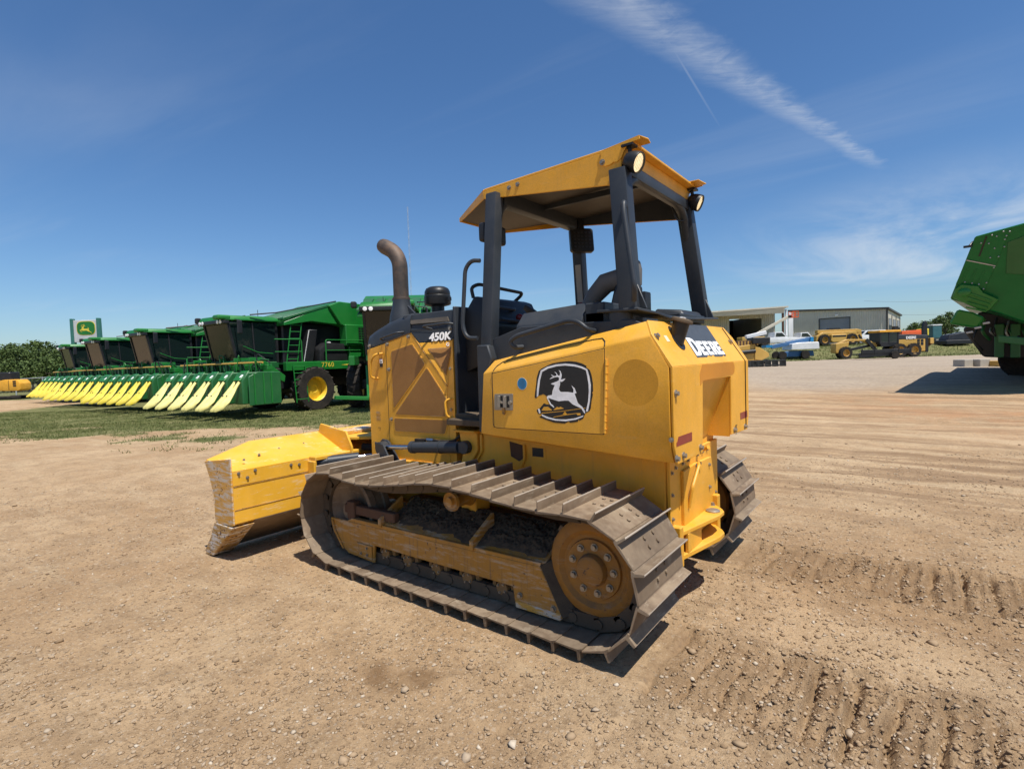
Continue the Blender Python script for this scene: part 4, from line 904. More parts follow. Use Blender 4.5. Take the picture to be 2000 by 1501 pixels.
# --- lift cylinder, bell crank, bracket
LC = MB().cyl((.285, .50, .862), (-.225, .50, .898), .046, n=22).cyl((.30, .50, .861), (.262, .50, .8636), .050, n=22).cyl((-.02, .5, .8838), (-.035, .5, .8848), .050, n=22).obj('lift_cylinder', DK, DZ, smooth=40)
MB().cyl((.64, .50, .838), (.285, .50, .862), .022, n=16).obj('cylinder_rod', MT['chrome'], LC, smooth=40)
MB().cyl((-.285, .455, .903), (-.285, .535, .903), .048, n=22).bar((-.285, .50, .903), (-.20, .50, .896), .05, .08).obj('cylinder_eye', DK, LC, bevel=.004)
MB().cyl((.66, .46, .836), (.66, .545, .836), .050, n=20).obj('rod_eye', DK, LC, smooth=40)
MB().prism([(.745, .865), (.70, .90), (.63, .89), (.60, .86), (.40, .60), (.50, .60), (.66, .74), (.74, .80)], 'y', .455, .475).obj('lift_link', DK, DZ, bevel=.004)
MB().prism([(.71, .885), (.60, .87), (.44, .62), (.52, .62), (.70, .80)], 'y', .535, .55).obj('lift_link', DK, DZ, bevel=.004)
MB().tube([(.25, .50, .925), (.10, .50, .935), (-.02, .50, .93), (-.15, .49, .935), (-.22, .47, .99)], .010, 8, .03).bx(.15, .25, .485, .515, .90, .935).obj('hydraulic_hose', MT['rubber'], LC)
MB().cyl((.12, .5, .934), (.05, .5, .934), .014, n=6).obj('hose_fitting', MT['chrome'], LC)
MB().prism([(-.205, 1.02), (-.385, 1.02), (-.385, .88), (-.27, .72), (-.20, .72), (-.235, .84), (-.215, .97)], 'y', .455, .485).bx(-.40, -.185, .455, .53, 1.015, 1.032).obj('lift_bracket', Y_, DZ, bevel=.005)
MB().prism([(-.40, 1.0), (-.42, 1.0), (-.42, .88), (-.30, .70), (-.28, .70), (-.40, .87)], 'y', .455, .475).obj('bracket_rib', YU, DZ, bevel=.003)
MB().prism([(-.66, .965), (-.775, .945), (-.79, .86), (-.74, .83), (-.67, .86)], 'y', .4552, .4572).obj('frame_opening', MT['rust'], MF); MB().tube([(-.79, .462, .95), (-.795, .468, .86), (-.76, .466, .79)], .010, 6).obj('frame_pipe', YU, MF); MB().bx(-.945, -.855, .455, .4585, .875, .935).obj('frame_plate', BK, MF)
MB().prism([(-.855, .945), (-.965, .945), (-.965, .865), (-.855, .865)], 'y', .4552, .4572).obj('frame_plate_edge', YU, MF)

# --- operator station
m = MB().bx(-.80, -.19, -.46, .50, 1.06, 1.15).bx(-.76, -.19, .46, .60, 1.075, 1.12)
CB = m.obj('cab_floor', MT['darkmud'], DZ, bevel=.006)
MB().bx(-.195, -.168, -.50, .465, 1.10, 1.95).obj('firewall', DK, DZ, bevel=.006)
MB().hull([(-.19, .36, 1.90), (-.19, -.36, 1.90), (-.19, .36, 1.45), (-.19, -.36, 1.45), (-.27, .33, 2.03), (-.27, -.33, 2.03), (-.37, .30, 2.00), (-.37, -.30, 2.00), (-.47, .30, 1.80), (-.47, -.30, 1.80), (-.42, .28, 1.55), (-.42, -.28, 1.55)]).obj('dash_console', BK, DZ, bevel=.02, seg=2)
for z, x in ((1.935, -.415), (1.84, -.465)): MB().tube([(x + .01, .31, z), (x - .03, .30, z), (x - .03, .05, z - .01), (x, .02, z)], .014, 8, .03).obj('dash_trim', DK, DZ)
MB().tube([(-.24, .30, 2.02), (-.22, .30, 2.10), (-.26, .26, 2.125), (-.34, -.20, 2.085), (-.30, -.24, 2.07), (-.26, -.20, 2.02)], .014, 8, .05).obj('dash_grab_rail', BK, DZ)
MB().sphere((-.49, .05, 1.86), .032, 12).cyl((-.49, .05, 1.86), (-.42, .05, 1.80), .010, n=8).obj('throttle_knob', MT['redknob'], DZ, smooth=60)
# posts (lean in towards the roof)
def post(pb, pt, sx, sy, nm='canopy_post'):
    A = [(pb[0] + a * sx / 2, pb[1] + b * sy / 2, pb[2]) for a, b in ((-1, -1), (1, -1), (1, 1), (-1, 1))]; B = [(pt[0] + a * sx / 2, pt[1] + b * sy / 2, pt[2]) for a, b in ((-1, -1), (1, -1), (1, 1), (-1, 1))]
    return MB().loft(A, B).obj(nm, DK, DZ, bevel=.010, seg=2)
for sg in (1, -1):
    fp = post((-.665, sg * .672, 1.36), (-.680, sg * .552, 2.655), .088, .085)
    rp_ = post((-1.672, sg * .622, 1.79), (-1.590, sg * .540, 2.60), .105, .090)
    MB().prism([(-1.765, 1.792), (-1.755, 1.82), (-1.712, 1.93), (-1.69, 1.93), (-1.66, 1.792)], 'y', sg * .60, sg * .612).obj('post_gusset', DK, rp_, bevel=.003)
    # inner knee curve under the roof
    MB().tube([(-.685, sg * .56, 2.40), (-.685, sg * .50, 2.58), (-.685, sg * .36, 2.635), (-.685, 0, 2.64)], .028, 10, .12, 6).obj('knee_brace', DK, fp, smooth=50)
    MB().tube([(-1.60, sg * .55, 2.36), (-1.60, sg * .48, 2.54), (-1.60, sg * .34, 2.595), (-1.60, 0, 2.60)], .032, 10, .12, 6).obj('knee_brace', DK, rp_, smooth=50)
    if sg > 0:
        MB().prism([(-.615, 1.64), (-.712, 1.64), (-.742, 1.548), (-.700, 1.45), (-.662, 1.06), (-.610, 1.06)], 'y', .50, .722).obj('post_foot', DK, fp, bevel=.008)
        MB().tube([(-.665, .71, 2.19), (-.60, .722, 2.20), (-.555, .735, 2.15), (-.520, .745, 1.77), (-.555, .745, 1.69), (-.64, .735, 1.685)], .014, 10, .05).obj('grab_handle', DK, fp, smooth=50)
        MB().tube([(-1.645, .605, 2.36), (-1.662, .655, 2.385), (-1.668, .675, 2.33), (-1.745, .725, 1.90), (-1.72, .68, 1.835)], .016, 10, .05).obj('grab_handle', DK, rp_, smooth=50)
    else:
        MB().bx(-.722, -.640, -.520, -.507, 1.98, 2.32)
# stickers on the inner face of the far front post
def pin(z): t = (z - 1.36) / (2.655 - 1.36); return -(.672 + (.552 - .672) * t) + .0435
for z0, z1, mt in ((2.00, 2.31, MT['concrete']), (1.995, 2.0, MT['red']), (1.90, 1.99, MT['signw']), (1.845, 1.875, MT['signw'])):
    w = .026 if z1 - z0 > .05 else .02
    MB().loft([(-.68 - w, pin(z0), z0), (-.68 + w, pin(z0), z0), (-.68 + w, pin(z1), z1), (-.68 - w, pin(z1), z1)], [(-.68 - w, pin(z0) + .001, z0), (-.68 + w, pin(z0) + .001, z0), (-.68 + w, pin(z1) + .001, z1), (-.68 - w, pin(z1) + .001, z1)]).obj('post_sticker', mt, DZ)
# roof
rf = MB()
rf.loft([(-.585, .575, 2.722), (-1.675, .575, 2.757), (-1.675, -.575, 2.757), (-.585, -.575, 2.722)], [(-.585, .575, 2.706), (-1.675, .575, 2.741), (-1.675, -.575, 2.741), (-.585, -.575, 2.706)])
RF = rf.obj('canopy_roof', Y_, DZ, bevel=.003)
A = [(-.583, .575, 2.722), (-.10, .275, 2.672), (-.10, -.275, 2.672), (-.583, -.575, 2.722)]
MB().loft(A, [(p[0], p[1], p[2] - .014) for p in A]).obj('roof_visor', Y_, RF, bevel=.003)
B_ = [(-.590, .555, 2.706), (-.112, .262, 2.656), (-.112, -.262, 2.656), (-.590, -.555, 2.706)]
MB().loft(B_, [(p[0], p[1], p[2] - .006) for p in B_]).obj('visor_lining', MT['beige'], RF)
MB().bx(-.102, -.090, -.275, .275, 2.640, 2.673).obj('visor_lip', Y_, RF, bevel=.002)
for sg in (1, -1):
    sp4 = [(-.58, 2.655), (-.580, 2.706), (-1.605, 2.739), (-1.598, 2.530)]
    s_o = MB().prism(sp4, 'y', sg * .563, sg * .5755).obj('roof_side_plate', Y_, RF, bevel=.003)
    MB().loft([(-.578, sg * .576, 2.720), (-.095, sg * .276, 2.671), (-.095, sg * .276, 2.636), (-.578, sg * .576, 2.655)], [(-.578, sg * .566, 2.720), (-.095, sg * .266, 2.671), (-.095, sg * .266, 2.636), (-.578, sg * .566, 2.655)]).obj('visor_side', Y_, RF, bevel=.002)
    MB().prism([(-.60, 2.658), (-.60, 2.700), (-1.59, 2.732), (-1.585, 2.535)], 'y', sg * .556, sg * .5628).obj('side_shade_sheet', DK, RF)  # added dark sheet, paints the shade on the plate's inner face
    for x, z in ((-.80, 2.683), (-.87, 2.69)): bolt((x, sg * .5755, z), (0, sg, 0), RF, .9)
    # torn lamp bracket at the rear corner
    br = [(-1.47, 2.738), (-1.715, 2.768), (-1.72, 2.748), (-1.66, 2.742), (-1.625, 2.715), (-1.605, 2.672), (-1.575, 2.656), (-1.555, 2.662), (-1.54, 2.652), (-1.50, 2.650), (-1.485, 2.662), (-1.47, 2.69), (-1.478, 2.715)]
    MB().prism(br, 'y', sg * .577, sg * .583).loft([(-1.47, sg * .583, 2.744), (-1.715, sg * .583, 2.771), (-1.755, sg * .545, 2.752), (-1.73, sg * .45, 2.764), (-1.60, sg * .45, 2.765)], [(-1.47, sg * .583, 2.738), (-1.715, sg * .583, 2.765), (-1.755, sg * .545, 2.745), (-1.73, sg * .45, 2.757), (-1.60, sg * .45, 2.757)]).obj('lamp_bracket', Y_, RF, bevel=.0015)
    bolt((-1.487, sg * .583, 2.677), (0, sg, 0), RF, 1.0)
    # work lamp
    ax_ = Vector((-.86, sg * .06, -.40)).normalized() if sg > 0 else Vector((-.86, -.06, -.40)).normalized()
    c0 = Vector((-1.672, sg * .531, 2.626)); q0_ = c0 - ax_ * .055
    LP = MB().lathe([(.02, 0), (.036, .004), (.050, .022), (.057, .048), (.060, .085), (.058, .093), (.053, .093), (.051, .078), (.03, .06), (.02, .06)], q0_, ax_, 28).obj('work_lamp', BK, DZ, smooth=40)
    MB().lathe([(.005, 0), (.0505, 0), (.0505, .004), (.036, .008), (.005, .010)], q0_ + ax_ * .078, ax_, 28).obj('lamp_lens', MT['lens'], LP, smooth=50)
    lq = ax_.to_track_quat('Z', 'Y').to_matrix()
    for k in range(-2, 3): MB().ob(q0_ + ax_ * .087 + lq @ Vector((k * .016, 0, 0)), (.0016, .040 - abs(k) * .006, .001), lq).obj('lens_rib', MT['reflector'], LP)
    MB().tube([c0 + Vector((.02, 0, .05)), c0 + Vector((.03, 0, .115))], .012, 8).bx(c0.x - .01, c0.x + .06, c0.y - .035, c0.y + .035, c0.z + .085, c0.z + .098).obj('lamp_mount', BK, LP)
    MB().tube([c0 + Vector((.06, -.02 * sg, -.04)), c0 + Vector((.05, -.05 * sg, -.13)), c0 + Vector((.10, -.12 * sg, -.14)), c0 + Vector((.12, -.16 * sg, -.03))], .006, 6, .05).obj('lamp_cable', BK, LP)
MB().bx(-1.625, -1.598, -.565, .565, 2.655, 2.738).obj('roof_rear_beam', Y_, RF, bevel=.003)
MB().bx(-1.635, -1.565, -.54, .54, 2.585, 2.655).obj('roof_cross_tube', DK, RF, bevel=.012, seg=2)
MB().bx(-.72, -.64, -.52, .52, 2.60, 2.70).obj('roof_cross_tube', DK, RF, bevel=.012, seg=2)
MB().loft([(-.60, .555, 2.700), (-1.59, .555, 2.733), (-1.59, -.555, 2.733), (-.60, -.555, 2.700)], [(-.60, .555, 2.690), (-1.59, .555, 2.722), (-1.59, -.555, 2.722), (-.60, -.555, 2.690)]).obj('roof_lining', MT['beige'], RF)
MB().bx(-1.56, -.72, -.015, .015, 2.66, 2.70).obj('roof_rib', DK, RF, bevel=.004)
RF.scale = (1, .945, 1); RF.location.z = -.014
# rear-view mirror and monitor under the roof
MB().bx(-.62, -.56, .35, .60, 2.345, 2.475).obj('front_lamp', BK, DZ, bevel=.025, seg=3)
MB().prism([(.37, 2.365), (.50, 2.365), (.50, 2.455), (.37, 2.455)], 'x', -.6235, -.62).obj('front_lamp_face', DK, DZ)
MNo = bpy.data.objects.new('roof_monitor', MB().prism(rquad([(-.10, .10), (.10, .10), (.10, -.10), (-.10, -.10)], [.025] * 4, 4), 'x', 0, .05).mesh('roof_monitor', BK, bevel=.008)); COL.objects.link(MNo); MNo.parent = DZ
MNo.location = (-.76, -.49, 2.50); MNo.rotation_euler = (0, R(8), R(-40))
KEY = MB().bx(-.004, 0, -.009, .009, -.006, .006).mesh('monitor_key', DK)
for i in range(5):
    for j in range(5): link('monitor_key', KEY, MNo, (0, -.064 + i * .032, -.06 + j * .03))
link('monitor_arm', MB().bx(.0, .03, -.02, .02, .09, .18).mesh('monitor_arm', BK), MNo)
# side consoles, skirt, seat
SK = MB()
sk = [(-.70, 1.54), (-.712, 1.678), (-.95, 1.742), (-1.46, 1.738), (-1.70, 1.735), (-1.78, 1.70), (-.752, 1.525)]
for sg in (1, -1): MB().prism(sk, 'y', sg * .645, sg * .665).obj('fender_skirt', DK, DZ, bevel=.004)
MB().hull([(-.87, .62, 1.75), (-1.36, .62, 1.75), (-.87, .62, 1.66), (-1.36, .62, 1.66), (-.87, .20, 1.66), (-1.36, .20, 1.66), (-.875, .54, 1.838), (-1.355, .54, 1.866), (-.875, .30, 1.838), (-1.355, .30, 1.866)]).obj('arm_console', DK, DZ, bevel=.016, seg=2)
MB().hull([(-.95, -.62, 1.70), (-1.36, -.62, 1.70), (-.95, -.25, 1.70), (-1.36, -.25, 1.70), (-.95, -.55, 1.82), (-1.36, -.55, 1.85), (-.95, -.30, 1.82), (-1.36, -.30, 1.85)]).obj('arm_console', DK, DZ, bevel=.016, seg=2)
MB().bx(-1.50, -1.37, .36, .60, 1.66, 1.855).obj('console_end', DK, DZ, bevel=.008)
MB().bx(-1.60, -1.36, .42, .60, 1.62, 1.80).obj('valve_cover', BK, DZ, bevel=.008)
MB().tube([(-.875, .42, 1.80), (-.855, .42, 1.855), (-.83, .42, 1.87)], .022, 10).hull([(-.90, .45, 1.855), (-.90, .40, 1.855), (-.83, .45, 1.905), (-.83, .40, 1.905), (-.805, .445, 1.88), (-.805, .405, 1.88), (-.84, .44, 1.84), (-.84, .41, 1.84)]).obj('control_lever', BK, DZ, bevel=.012, seg=2)
MB().tube([(-1.20, -.42, 1.82), (-1.195, -.42, 1.92)], .014, 8).hull([(-1.17, -.40, 1.93), (-1.22, -.40, 1.93), (-1.17, -.45, 1.93), (-1.22, -.45, 1.93), (-1.16, -.40, 1.985), (-1.23, -.41, 2.0), (-1.18, -.45, 1.99), (-1.21, -.42, 2.01)]).obj('control_lever', BK, DZ, bevel=.008)
handle([(-.955, .665, 1.615), (-.935, .735, 1.612), (-.908, .742, 1.65), (-.96, .742, 1.682), (-1.345, .742, 1.752), (-1.41, .742, 1.738), (-1.462, .738, 1.690), (-1.47, .67, 1.685)], .0145, DK, par=DZ)
MB().hull([(-1.02, .23, 1.62), (-1.02, -.23, 1.62), (-1.50, .23, 1.62), (-1.50, -.23, 1.62), (-1.0, .23, 1.70), (-1.0, -.23, 1.70), (-1.46, .23, 1.73), (-1.46, -.23, 1.73)]).obj('seat', MT['seatg'], DZ, bevel=.03, seg=3)
ST = MB().hull([(-1.30, .20, 1.68), (-1.30, -.16, 1.68), (-1.42, .20, 1.68), (-1.42, -.16, 1.68), (-1.36, .17, 2.02), (-1.36, -.13, 2.02), (-1.43, .17, 2.02), (-1.43, -.13, 2.02), (-1.34, .21, 1.86), (-1.34, -.17, 1.86)]).obj('seat_back', BK, DZ, bevel=.03, seg=3)
MB().hull([(-1.415, .10, 2.02), (-1.415, -.06, 2.02), (-1.46, .09, 2.00), (-1.46, -.05, 2.00), (-1.40, .12, 2.10), (-1.40, -.07, 2.10), (-1.46, .11, 2.12), (-1.46, -.06, 2.12), (-1.41, .10, 2.185), (-1.41, -.05, 2.185), (-1.45, .09, 2.18), (-1.45, -.05, 2.18)]).obj('head_rest', MT['seatg'], ST, bevel=.02, seg=3)
aw = []
for k in range(9):
    a = R(100) * k / 8; aw.append((-1.14 - .27 * math.sin(a) * 1.0, .27, 1.84 + .20 * (1 - math.cos(a))))
MB().tube([(-1.12, .12, 1.86), (-1.18, .12, 1.95), (-1.27, .12, 2.03), (-1.40, .12, 2.05)], [.05, .06, .07, .07], 12, 0).obj('arm_rest', MT['seatg'], DZ, smooth=60)
# rear platform plate and box behind the seat
MB().loft([(-1.49, .68, 1.800), (-1.74, .68, 1.796), (-1.80, .55, 1.775), (-1.835, .40, 1.745), (-1.80, -.60, 1.790), (-1.49, -.68, 1.80)], [(-1.49, .68, 1.785), (-1.74, .68, 1.781), (-1.80, .55, 1.760), (-1.835, .40, 1.730), (-1.80, -.60, 1.775), (-1.49, -.68, 1.785)]).obj('rear_platform', DK, DZ, bevel=.003)
MB().bx(-1.775, -1.755, -.36, .12, 1.738, 1.79).obj('platform_flange', DK, DZ, bevel=.004)
MB().hull([(-1.50, -.10, 1.79), (-1.72, -.10, 1.79), (-1.50, -.50, 1.79), (-1.72, -.50, 1.79), (-1.52, -.12, 1.85), (-1.70, -.12, 1.83), (-1.52, -.48, 1.85), (-1.70, -.48, 1.83)]).obj('rear_box', DK, DZ, bevel=.01)
MB().bx(-1.50, -1.43, -.10, .0, 1.80, 1.965).obj('seat_motor_box', BK, DZ, bevel=.015, seg=2)
for sg in (1, -1): MB().cyl((-1.60, sg * .60, 1.70), (-1.60, sg * .60, 1.79), .07, n=20).obj('platform_mount', DK, DZ, smooth=40)  # dark paint stands in for the shadow on these yellow mounts

# --- blade
BL = MB()
def bprof(y):
    t = max(0.0, (abs(y) - 1.10) / .36); zt = .905 - .105 * min(1, t)
    fr_ = [(1.735, zt), (1.66, zt - .13), (1.60, .58), (1.585, .45), (1.61, .30), (1.68, .16), (1.80, .030)]
    return [(x, y, z) for x, z in [(1.30, .33), (1.30, .745 + .0 * t), (1.70, zt)] + fr_ + [(1.775, .022)]]
ys = [-1.46, -1.10, -.4, .4, 1.10, 1.46]; rs = [bprof(y) for y in ys]; k_ = len(rs[0])
v = [p for r_ in rs for p in r_]; f = [(i * k_ + a, i * k_ + (a + 1) % k_, (i + 1) * k_ + (a + 1) % k_, (i + 1) * k_ + a) for i in range(len(ys) - 1) for a in range(k_)] + [tuple(range(k_)), tuple(range((len(ys) - 1) * k_, len(ys) * k_))]
BLo = BL.add(v, f).obj('blade', MT['blade'], DZ, smooth=30)
for sg in (1, -1):
    ep = [(1.295, .32), (1.295, .845), (1.36, .835), (1.745, .79), (1.665, .66), (1.605, .5), (1.61, .32), (1.55, .295)]
    MB().prism(ep, 'y', sg * 1.461, sg * 1.472).obj('blade_end_plate', MT['worn'], BLo, bevel=.003)
    eb = [(1.29, .325), (1.55, .30), (1.60, .30), (1.82, .03), (1.76, .008), (1.60, .02)]
    eb = [(1.30, .300), (1.62, .30), (1.70, .17), (1.825, .03), (1.79, .0), (1.68, .01)]
    MB().prism(eb, 'y', sg * 1.30, sg * 1.476).obj('end_bit', MT['wornd'], BLo, bevel=.006)
MB().loft([(1.298, 1.30, .325), (1.298, -1.30, .325), (1.775, -1.30, .018), (1.775, 1.30, .018)], [(1.32, 1.30, .330), (1.32, -1.30, .330), (1.795, -1.30, .025), (1.795, 1.30, .025)]).obj('cutting_edge', MT['steel'], BLo, bevel=.003)
for z in (.62, .435): MB().bx(1.2965, 1.301, -1.455, 1.455, z - .004, z + .004).obj('weld_seam', MT['undercar'], BLo, bevel=.001)
MB().bx(1.2955, 1.301, -1.458, 1.458, .626, .745).obj('back_strip', MT['blade'], BLo, bevel=.002)
for y, z in ((1.412, .72), (1.345, .676), (1.28, .722), (.972, .71), (.896, .70)): bolt((1.2955, y, z), (-1, 0, 0), BLo, .8)
for y, w in ((1.15, .4), (.95, .5), (.7, .55), (1.3, .3)):
    bolt((1.30 + .43 * w, y, .748 + .157 * w), (-.34, 0, .94), BLo, .7)
# cylinder pocket and centre mount
m = MB().bx(1.20, 1.30, .32, .80, .46, .50).bx(1.20, 1.30, .32, .80, .72, .755).bx(1.20, 1.30, .785, .815, .50, .72)
m.obj('cylinder_pocket', MT['blade'], BLo, bevel=.006)
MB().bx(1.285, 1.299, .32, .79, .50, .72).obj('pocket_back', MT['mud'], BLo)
AC = MB().cyl((1.10, .62, .70), (1.16, .40, .67), .05, n=20)
AC = MB().cyl((1.22, .67, .695), (1.10, .43, .700), .048, n=20).obj('angle_cylinder', DK, DZ, smooth=40)
MB().cyl((1.26, .765, .69), (1.22, .67, .695), .036, n=12).obj('cylinder_eye', DK, AC); MB().cyl((1.10, .43, .700), (1.03, .30, .705), .024, n=14).obj('cylinder_rod', MT['chrome'], AC)
MB().prism([(1.18, .60), (1.18, .79), (1.26, .93), (1.66, .985), (1.70, .90), (1.32, .75), (1.30, .55)], 'y', .42, .44).obj('mount_cheek', MT['blade'], BLo, bevel=.004)
MB().prism([(1.18, .60), (1.18, .79), (1.26, .93), (1.66, .985), (1.70, .90), (1.32, .75), (1.30, .55)], 'y', -.44, -.42).obj('mount_cheek', MT['blade'], BLo, bevel=.004)
MB().prism([(.43, 1.50), (.43, 1.20), (.22, .96), (.02, .93), (-.2, 1.0), (-.43, 1.2), (-.43, 1.5)], 'z', .83, .86) 
hp = [(1.62, .40), (1.25, .40), (1.10, .30), (1.02, .15), (1.02, -.15), (1.10, -.30), (1.25, -.40), (1.62, -.40)]
MB().prism(hp, 'z', .845, .875).prism(hp, 'z', .64, .67).obj('pivot_yoke', MT['blade'], BLo, bevel=.006)
MB().lathe([(.01, 0), (.05, 0), (.05, .012), (.035, .02), (.01, .02)], (1.10, .18, .875), (0, 0, 1), 18).obj('yoke_pin', MT['bolt'], BLo)
MB().bx(1.40, 1.60, -.36, .36, .875, .915).obj('yoke_rail', MT['worn'], BLo, bevel=.006)
MB().tube([(1.20, .30, .77), (1.05, .22, .76), (.95, .2, .72)], .035, 10, .05).tube([(1.15, .1, .74), (1.0, .05, .70), (.93, .1, .62)], .02, 8, .05).obj('hydraulic_hose', MT['rubber'], BLo)
for sg in (1, -1):
    MB().bar((-.1, sg * .40, .42), (1.25, sg * .36, .46), .10, .14).obj('push_arm', YU, DZ, bevel=.012)
MB().bx(1.0, 1.28, -.40, .40, .40, .60).obj('c_frame', YU, DZ, bevel=.015)

# ------------------------------------------------------------------ cotton pickers (local: X forward, Y left)
GR, GD = MT['green'], MT['greendk']
def wheel(parent, x, y, r, w, rimmat, sg=1, lugs=18, hub=.55, nm='wheel'):
    R_ = r * hub
    m = MB().lathe([(R_, -w / 2), (r * .93, -w / 2), (r * .97, -w * .42), (r * .97, w * .42), (r * .93, w / 2), (R_, w / 2), (R_, w * .3), (R_, -w * .3)], (0, 0, 0), (0, 1, 0), 36)
    for k in range(lugs):
        for s in (-1, 1):
            a = 2 * math.pi * (k + (.5 if s > 0 else 0)) / lugs
            c = Vector((math.cos(a) * r * .975, s * w * .25, math.sin(a) * r * .975))
            m.ob(c, (r * .035, w * .27, r * .035), Matrix.Rotation(-a, 3, 'Y') @ Matrix.Rotation(R(28) * s, 3, 'X'))
    me = m.mesh('tyre', MT['rubber'], smooth=30)
    wo_ = link(nm, me, parent, (x, y, r))
    rm = MB().lathe([(.02, -.02), (R_ * .30, -.02), (R_ * .32, .04), (R_ * .5, .02), (R_ * .90, -w * .12), (R_ * .95, w * .40), (R_ * 1.02, w * .46), (R_ * 1.02, w * .40), (R_ * .98, w * .3), (R_ * .97, -w * .4), (R_ * .5, -w * .4), (.02, -w * .4)], (0, 0, 0), (0, sg, 0), 28).mesh('rim', rimmat, smooth=40)
    link('rim', rm, wo_)
    return wo_
def ladder(parent, a, b, w, n, mat, r=.022, nm='ladder', side=(0, 1, 0)):
    a = Vector(a); b = Vector(b); s = Vector(side) * w / 2; m = MB().tube([a - s, b - s], r, 6).tube([a + s, b + s], r, 6)
    for k in range(n):
        t = (k + .5) / n; p = a.lerp(b, t); m.tube([p - s, p + s], r * .9, 6)
    return m.obj(nm, mat, parent, smooth=50)
def picker(label, faded):
    T = thing('cotton_picker', label, 'cotton picker', group='green cotton pickers parked in a row')
    # chassis and wheels
    MB().bx(-5.6, 2.2, -.95, .95, .95, 1.85).obj('chassis', BK, T, bevel=.05)
    MB().bx(-.35, .35, -1.6, 1.6, .75, 1.15).obj('front_axle', BK, T, bevel=.03)
    for y, sg in ((1.72, 1), (-1.72, -1)): wheel(T, 0, y, .93, .52, MT['rimy'], sg)
    for y, sg in ((1.30, 1), (-1.30, -1)): wheel(T, -4.5, y, .72, .42, MT['rimy'], sg, 16)
    # deck beam, stripe, number
    DB = MB().bx(-5.4, 1.25, 1.55, 1.78, 1.72, 2.08).obj('deck_beam', GR, T, bevel=.02)
    MB().bx(-5.4, 1.25, -1.78, -1.55, 1.72, 2.08).obj('deck_beam', GR, T, bevel=.02)
    MB().bx(-5.0, 1.0, .6, 1.55, 2.0, 2.06).obj('deck_plate', GD, T)
    MB().prism([(-1.45, 1.90), (-2.4, 1.98), (-5.3, 2.0), (-5.3, 1.86), (-2.0, 1.86)], 'y', 1.781, 1.788).obj('side_stripe', MT['spout'], T)
    put(textmesh('model_number', '7760', .29, MT['spout'], .004, .0, 1.15), 'model_number', T, (-.42, 1.785, 1.83), (-1, 0, 0), (0, 0, 1))
    # module chamber, ducts, engine panel
    ch = MB().prism([(-6.0, 2.05), (-6.1, 4.52), (-5.6, 4.62), (-1.75, 4.74), (-1.15, 4.52), (-1.75, 3.72), (-2.0, 3.62), (-4.4, 3.62), (-4.4, 2.05)], 'y', -1.52, 1.52).obj('module_chamber', GR, T, bevel=.03)
    MB().prism([(-1.18, 4.50), (-.55, 4.30), (1.0, 3.72), (1.0, 3.58), (-.3, 3.80), (-1.2, 3.74), (-1.72, 3.72)], 'y', -1.42, 1.42).obj('duct_hood', GR, T, bevel=.02)
    for k in range(6):
        y = -1.25 + k * .5; MB().prism([(-1.3, 4.50), (-1.25, 4.58), (1.05, 3.90), (1.05, 3.80)], 'y', y - .19, y + .19).obj('air_duct', GD, T, bevel=.015)
    MB().tube([(-1.6, 1.45, 4.74), (1.2, 1.2, 4.10), (2.2, 1.0, 3.98)], .03, 6).obj('hydraulic_line', BK, T)
    EP = MB().bx(-4.35, -1.95, 1.15, 1.62, 2.75, 3.72).obj('engine_panel', GR, T, bevel=.03)
    MB().bx(-3.95, -2.65, 1.62, 1.632, 2.95, 3.62).obj('grille', BK, EP)
    gr_ = MB()
    for k in range(9): gr_.bx(-3.95 + k * .162, -3.935 + k * .162, 1.632, 1.645, 2.95, 3.62)
    for k in range(6): gr_.bx(-3.95, -2.65, 1.632, 1.645, 3.0 + k * .115, 3.015 + k * .115)
    gr_.obj('grille_bars', GR, EP)
    MB().bx(-4.3, -2.2, .9, 1.5, 2.06, 2.75).obj('engine_box', GR, T, bevel=.03)
    # black fuel tank, slanted filter
    MB().hull([(-2.1, .9, 2.06), (-.55, .9, 2.06), (-2.1, 1.5, 2.06), (-.55, 1.5, 2.06), (-2.1, .9, 2.85), (-1.0, .9, 2.9), (-2.1, 1.45, 2.85), (-1.0, 1.45, 2.9), (-.62, .9, 2.6), (-.62, 1.45, 2.6)]).obj('fuel_tank', BK, T, bevel=.06, seg=2)
    MB().lathe([(.02, 0), (.10, 0), (.10, .05), (.02, .06)], (-1.3, 1.2, 2.88), (0, 0, 1), 14).obj('fuel_cap', MT['white'], T)
    MB().loft([(-.30, 1.0, 2.08), (.15, 1.0, 2.08), (-.15, 1.0, 3.45), (-.60, 1.0, 3.45)], [(-.30, 1.42, 2.08), (.15, 1.42, 2.08), (-.15, 1.42, 3.45), (-.60, 1.42, 3.45)]).obj('side_duct', BK, T, bevel=.03)
    MB().bar((.165, 1.425, 2.1), (-.135, 1.425, 3.4), .012, .018, (0, 1, 0)).obj('duct_strip', MT['white'], T)
    MB().bx(-4.4, .8, -1.2, .95, 2.0, 3.72).obj('inner_body', BK, T, bevel=.05)
    # railings and ladders
    for x0, x1 in ((-.75, -2.85), (-3.0, -4.9)):
        rl = MB().tube([(x0, 1.7, 2.06), (x0, 1.7, 3.0), (x1, 1.7, 3.0), (x1, 1.7, 2.06)], .028, 6, .1).tube([(x0, 1.7, 2.55), (x1, 1.7, 2.55)], .022, 6); rl.obj('railing', GR, T, smooth=50)
    MB().tube([(.45, 1.7, 2.06), (.45, 1.7, 3.0), (1.6, 1.6, 3.0)], .028, 6, .1).tube([(.45, 1.7, 2.5), (1.6, 1.6, 2.5)], .022, 6).obj('railing', GR, T, smooth=50)
    ladder(T, (.75, 1.45, 2.06), (.30, 1.30, 4.05), .50, 7, GR, nm='roof_ladder', side=(1, 0, 0))
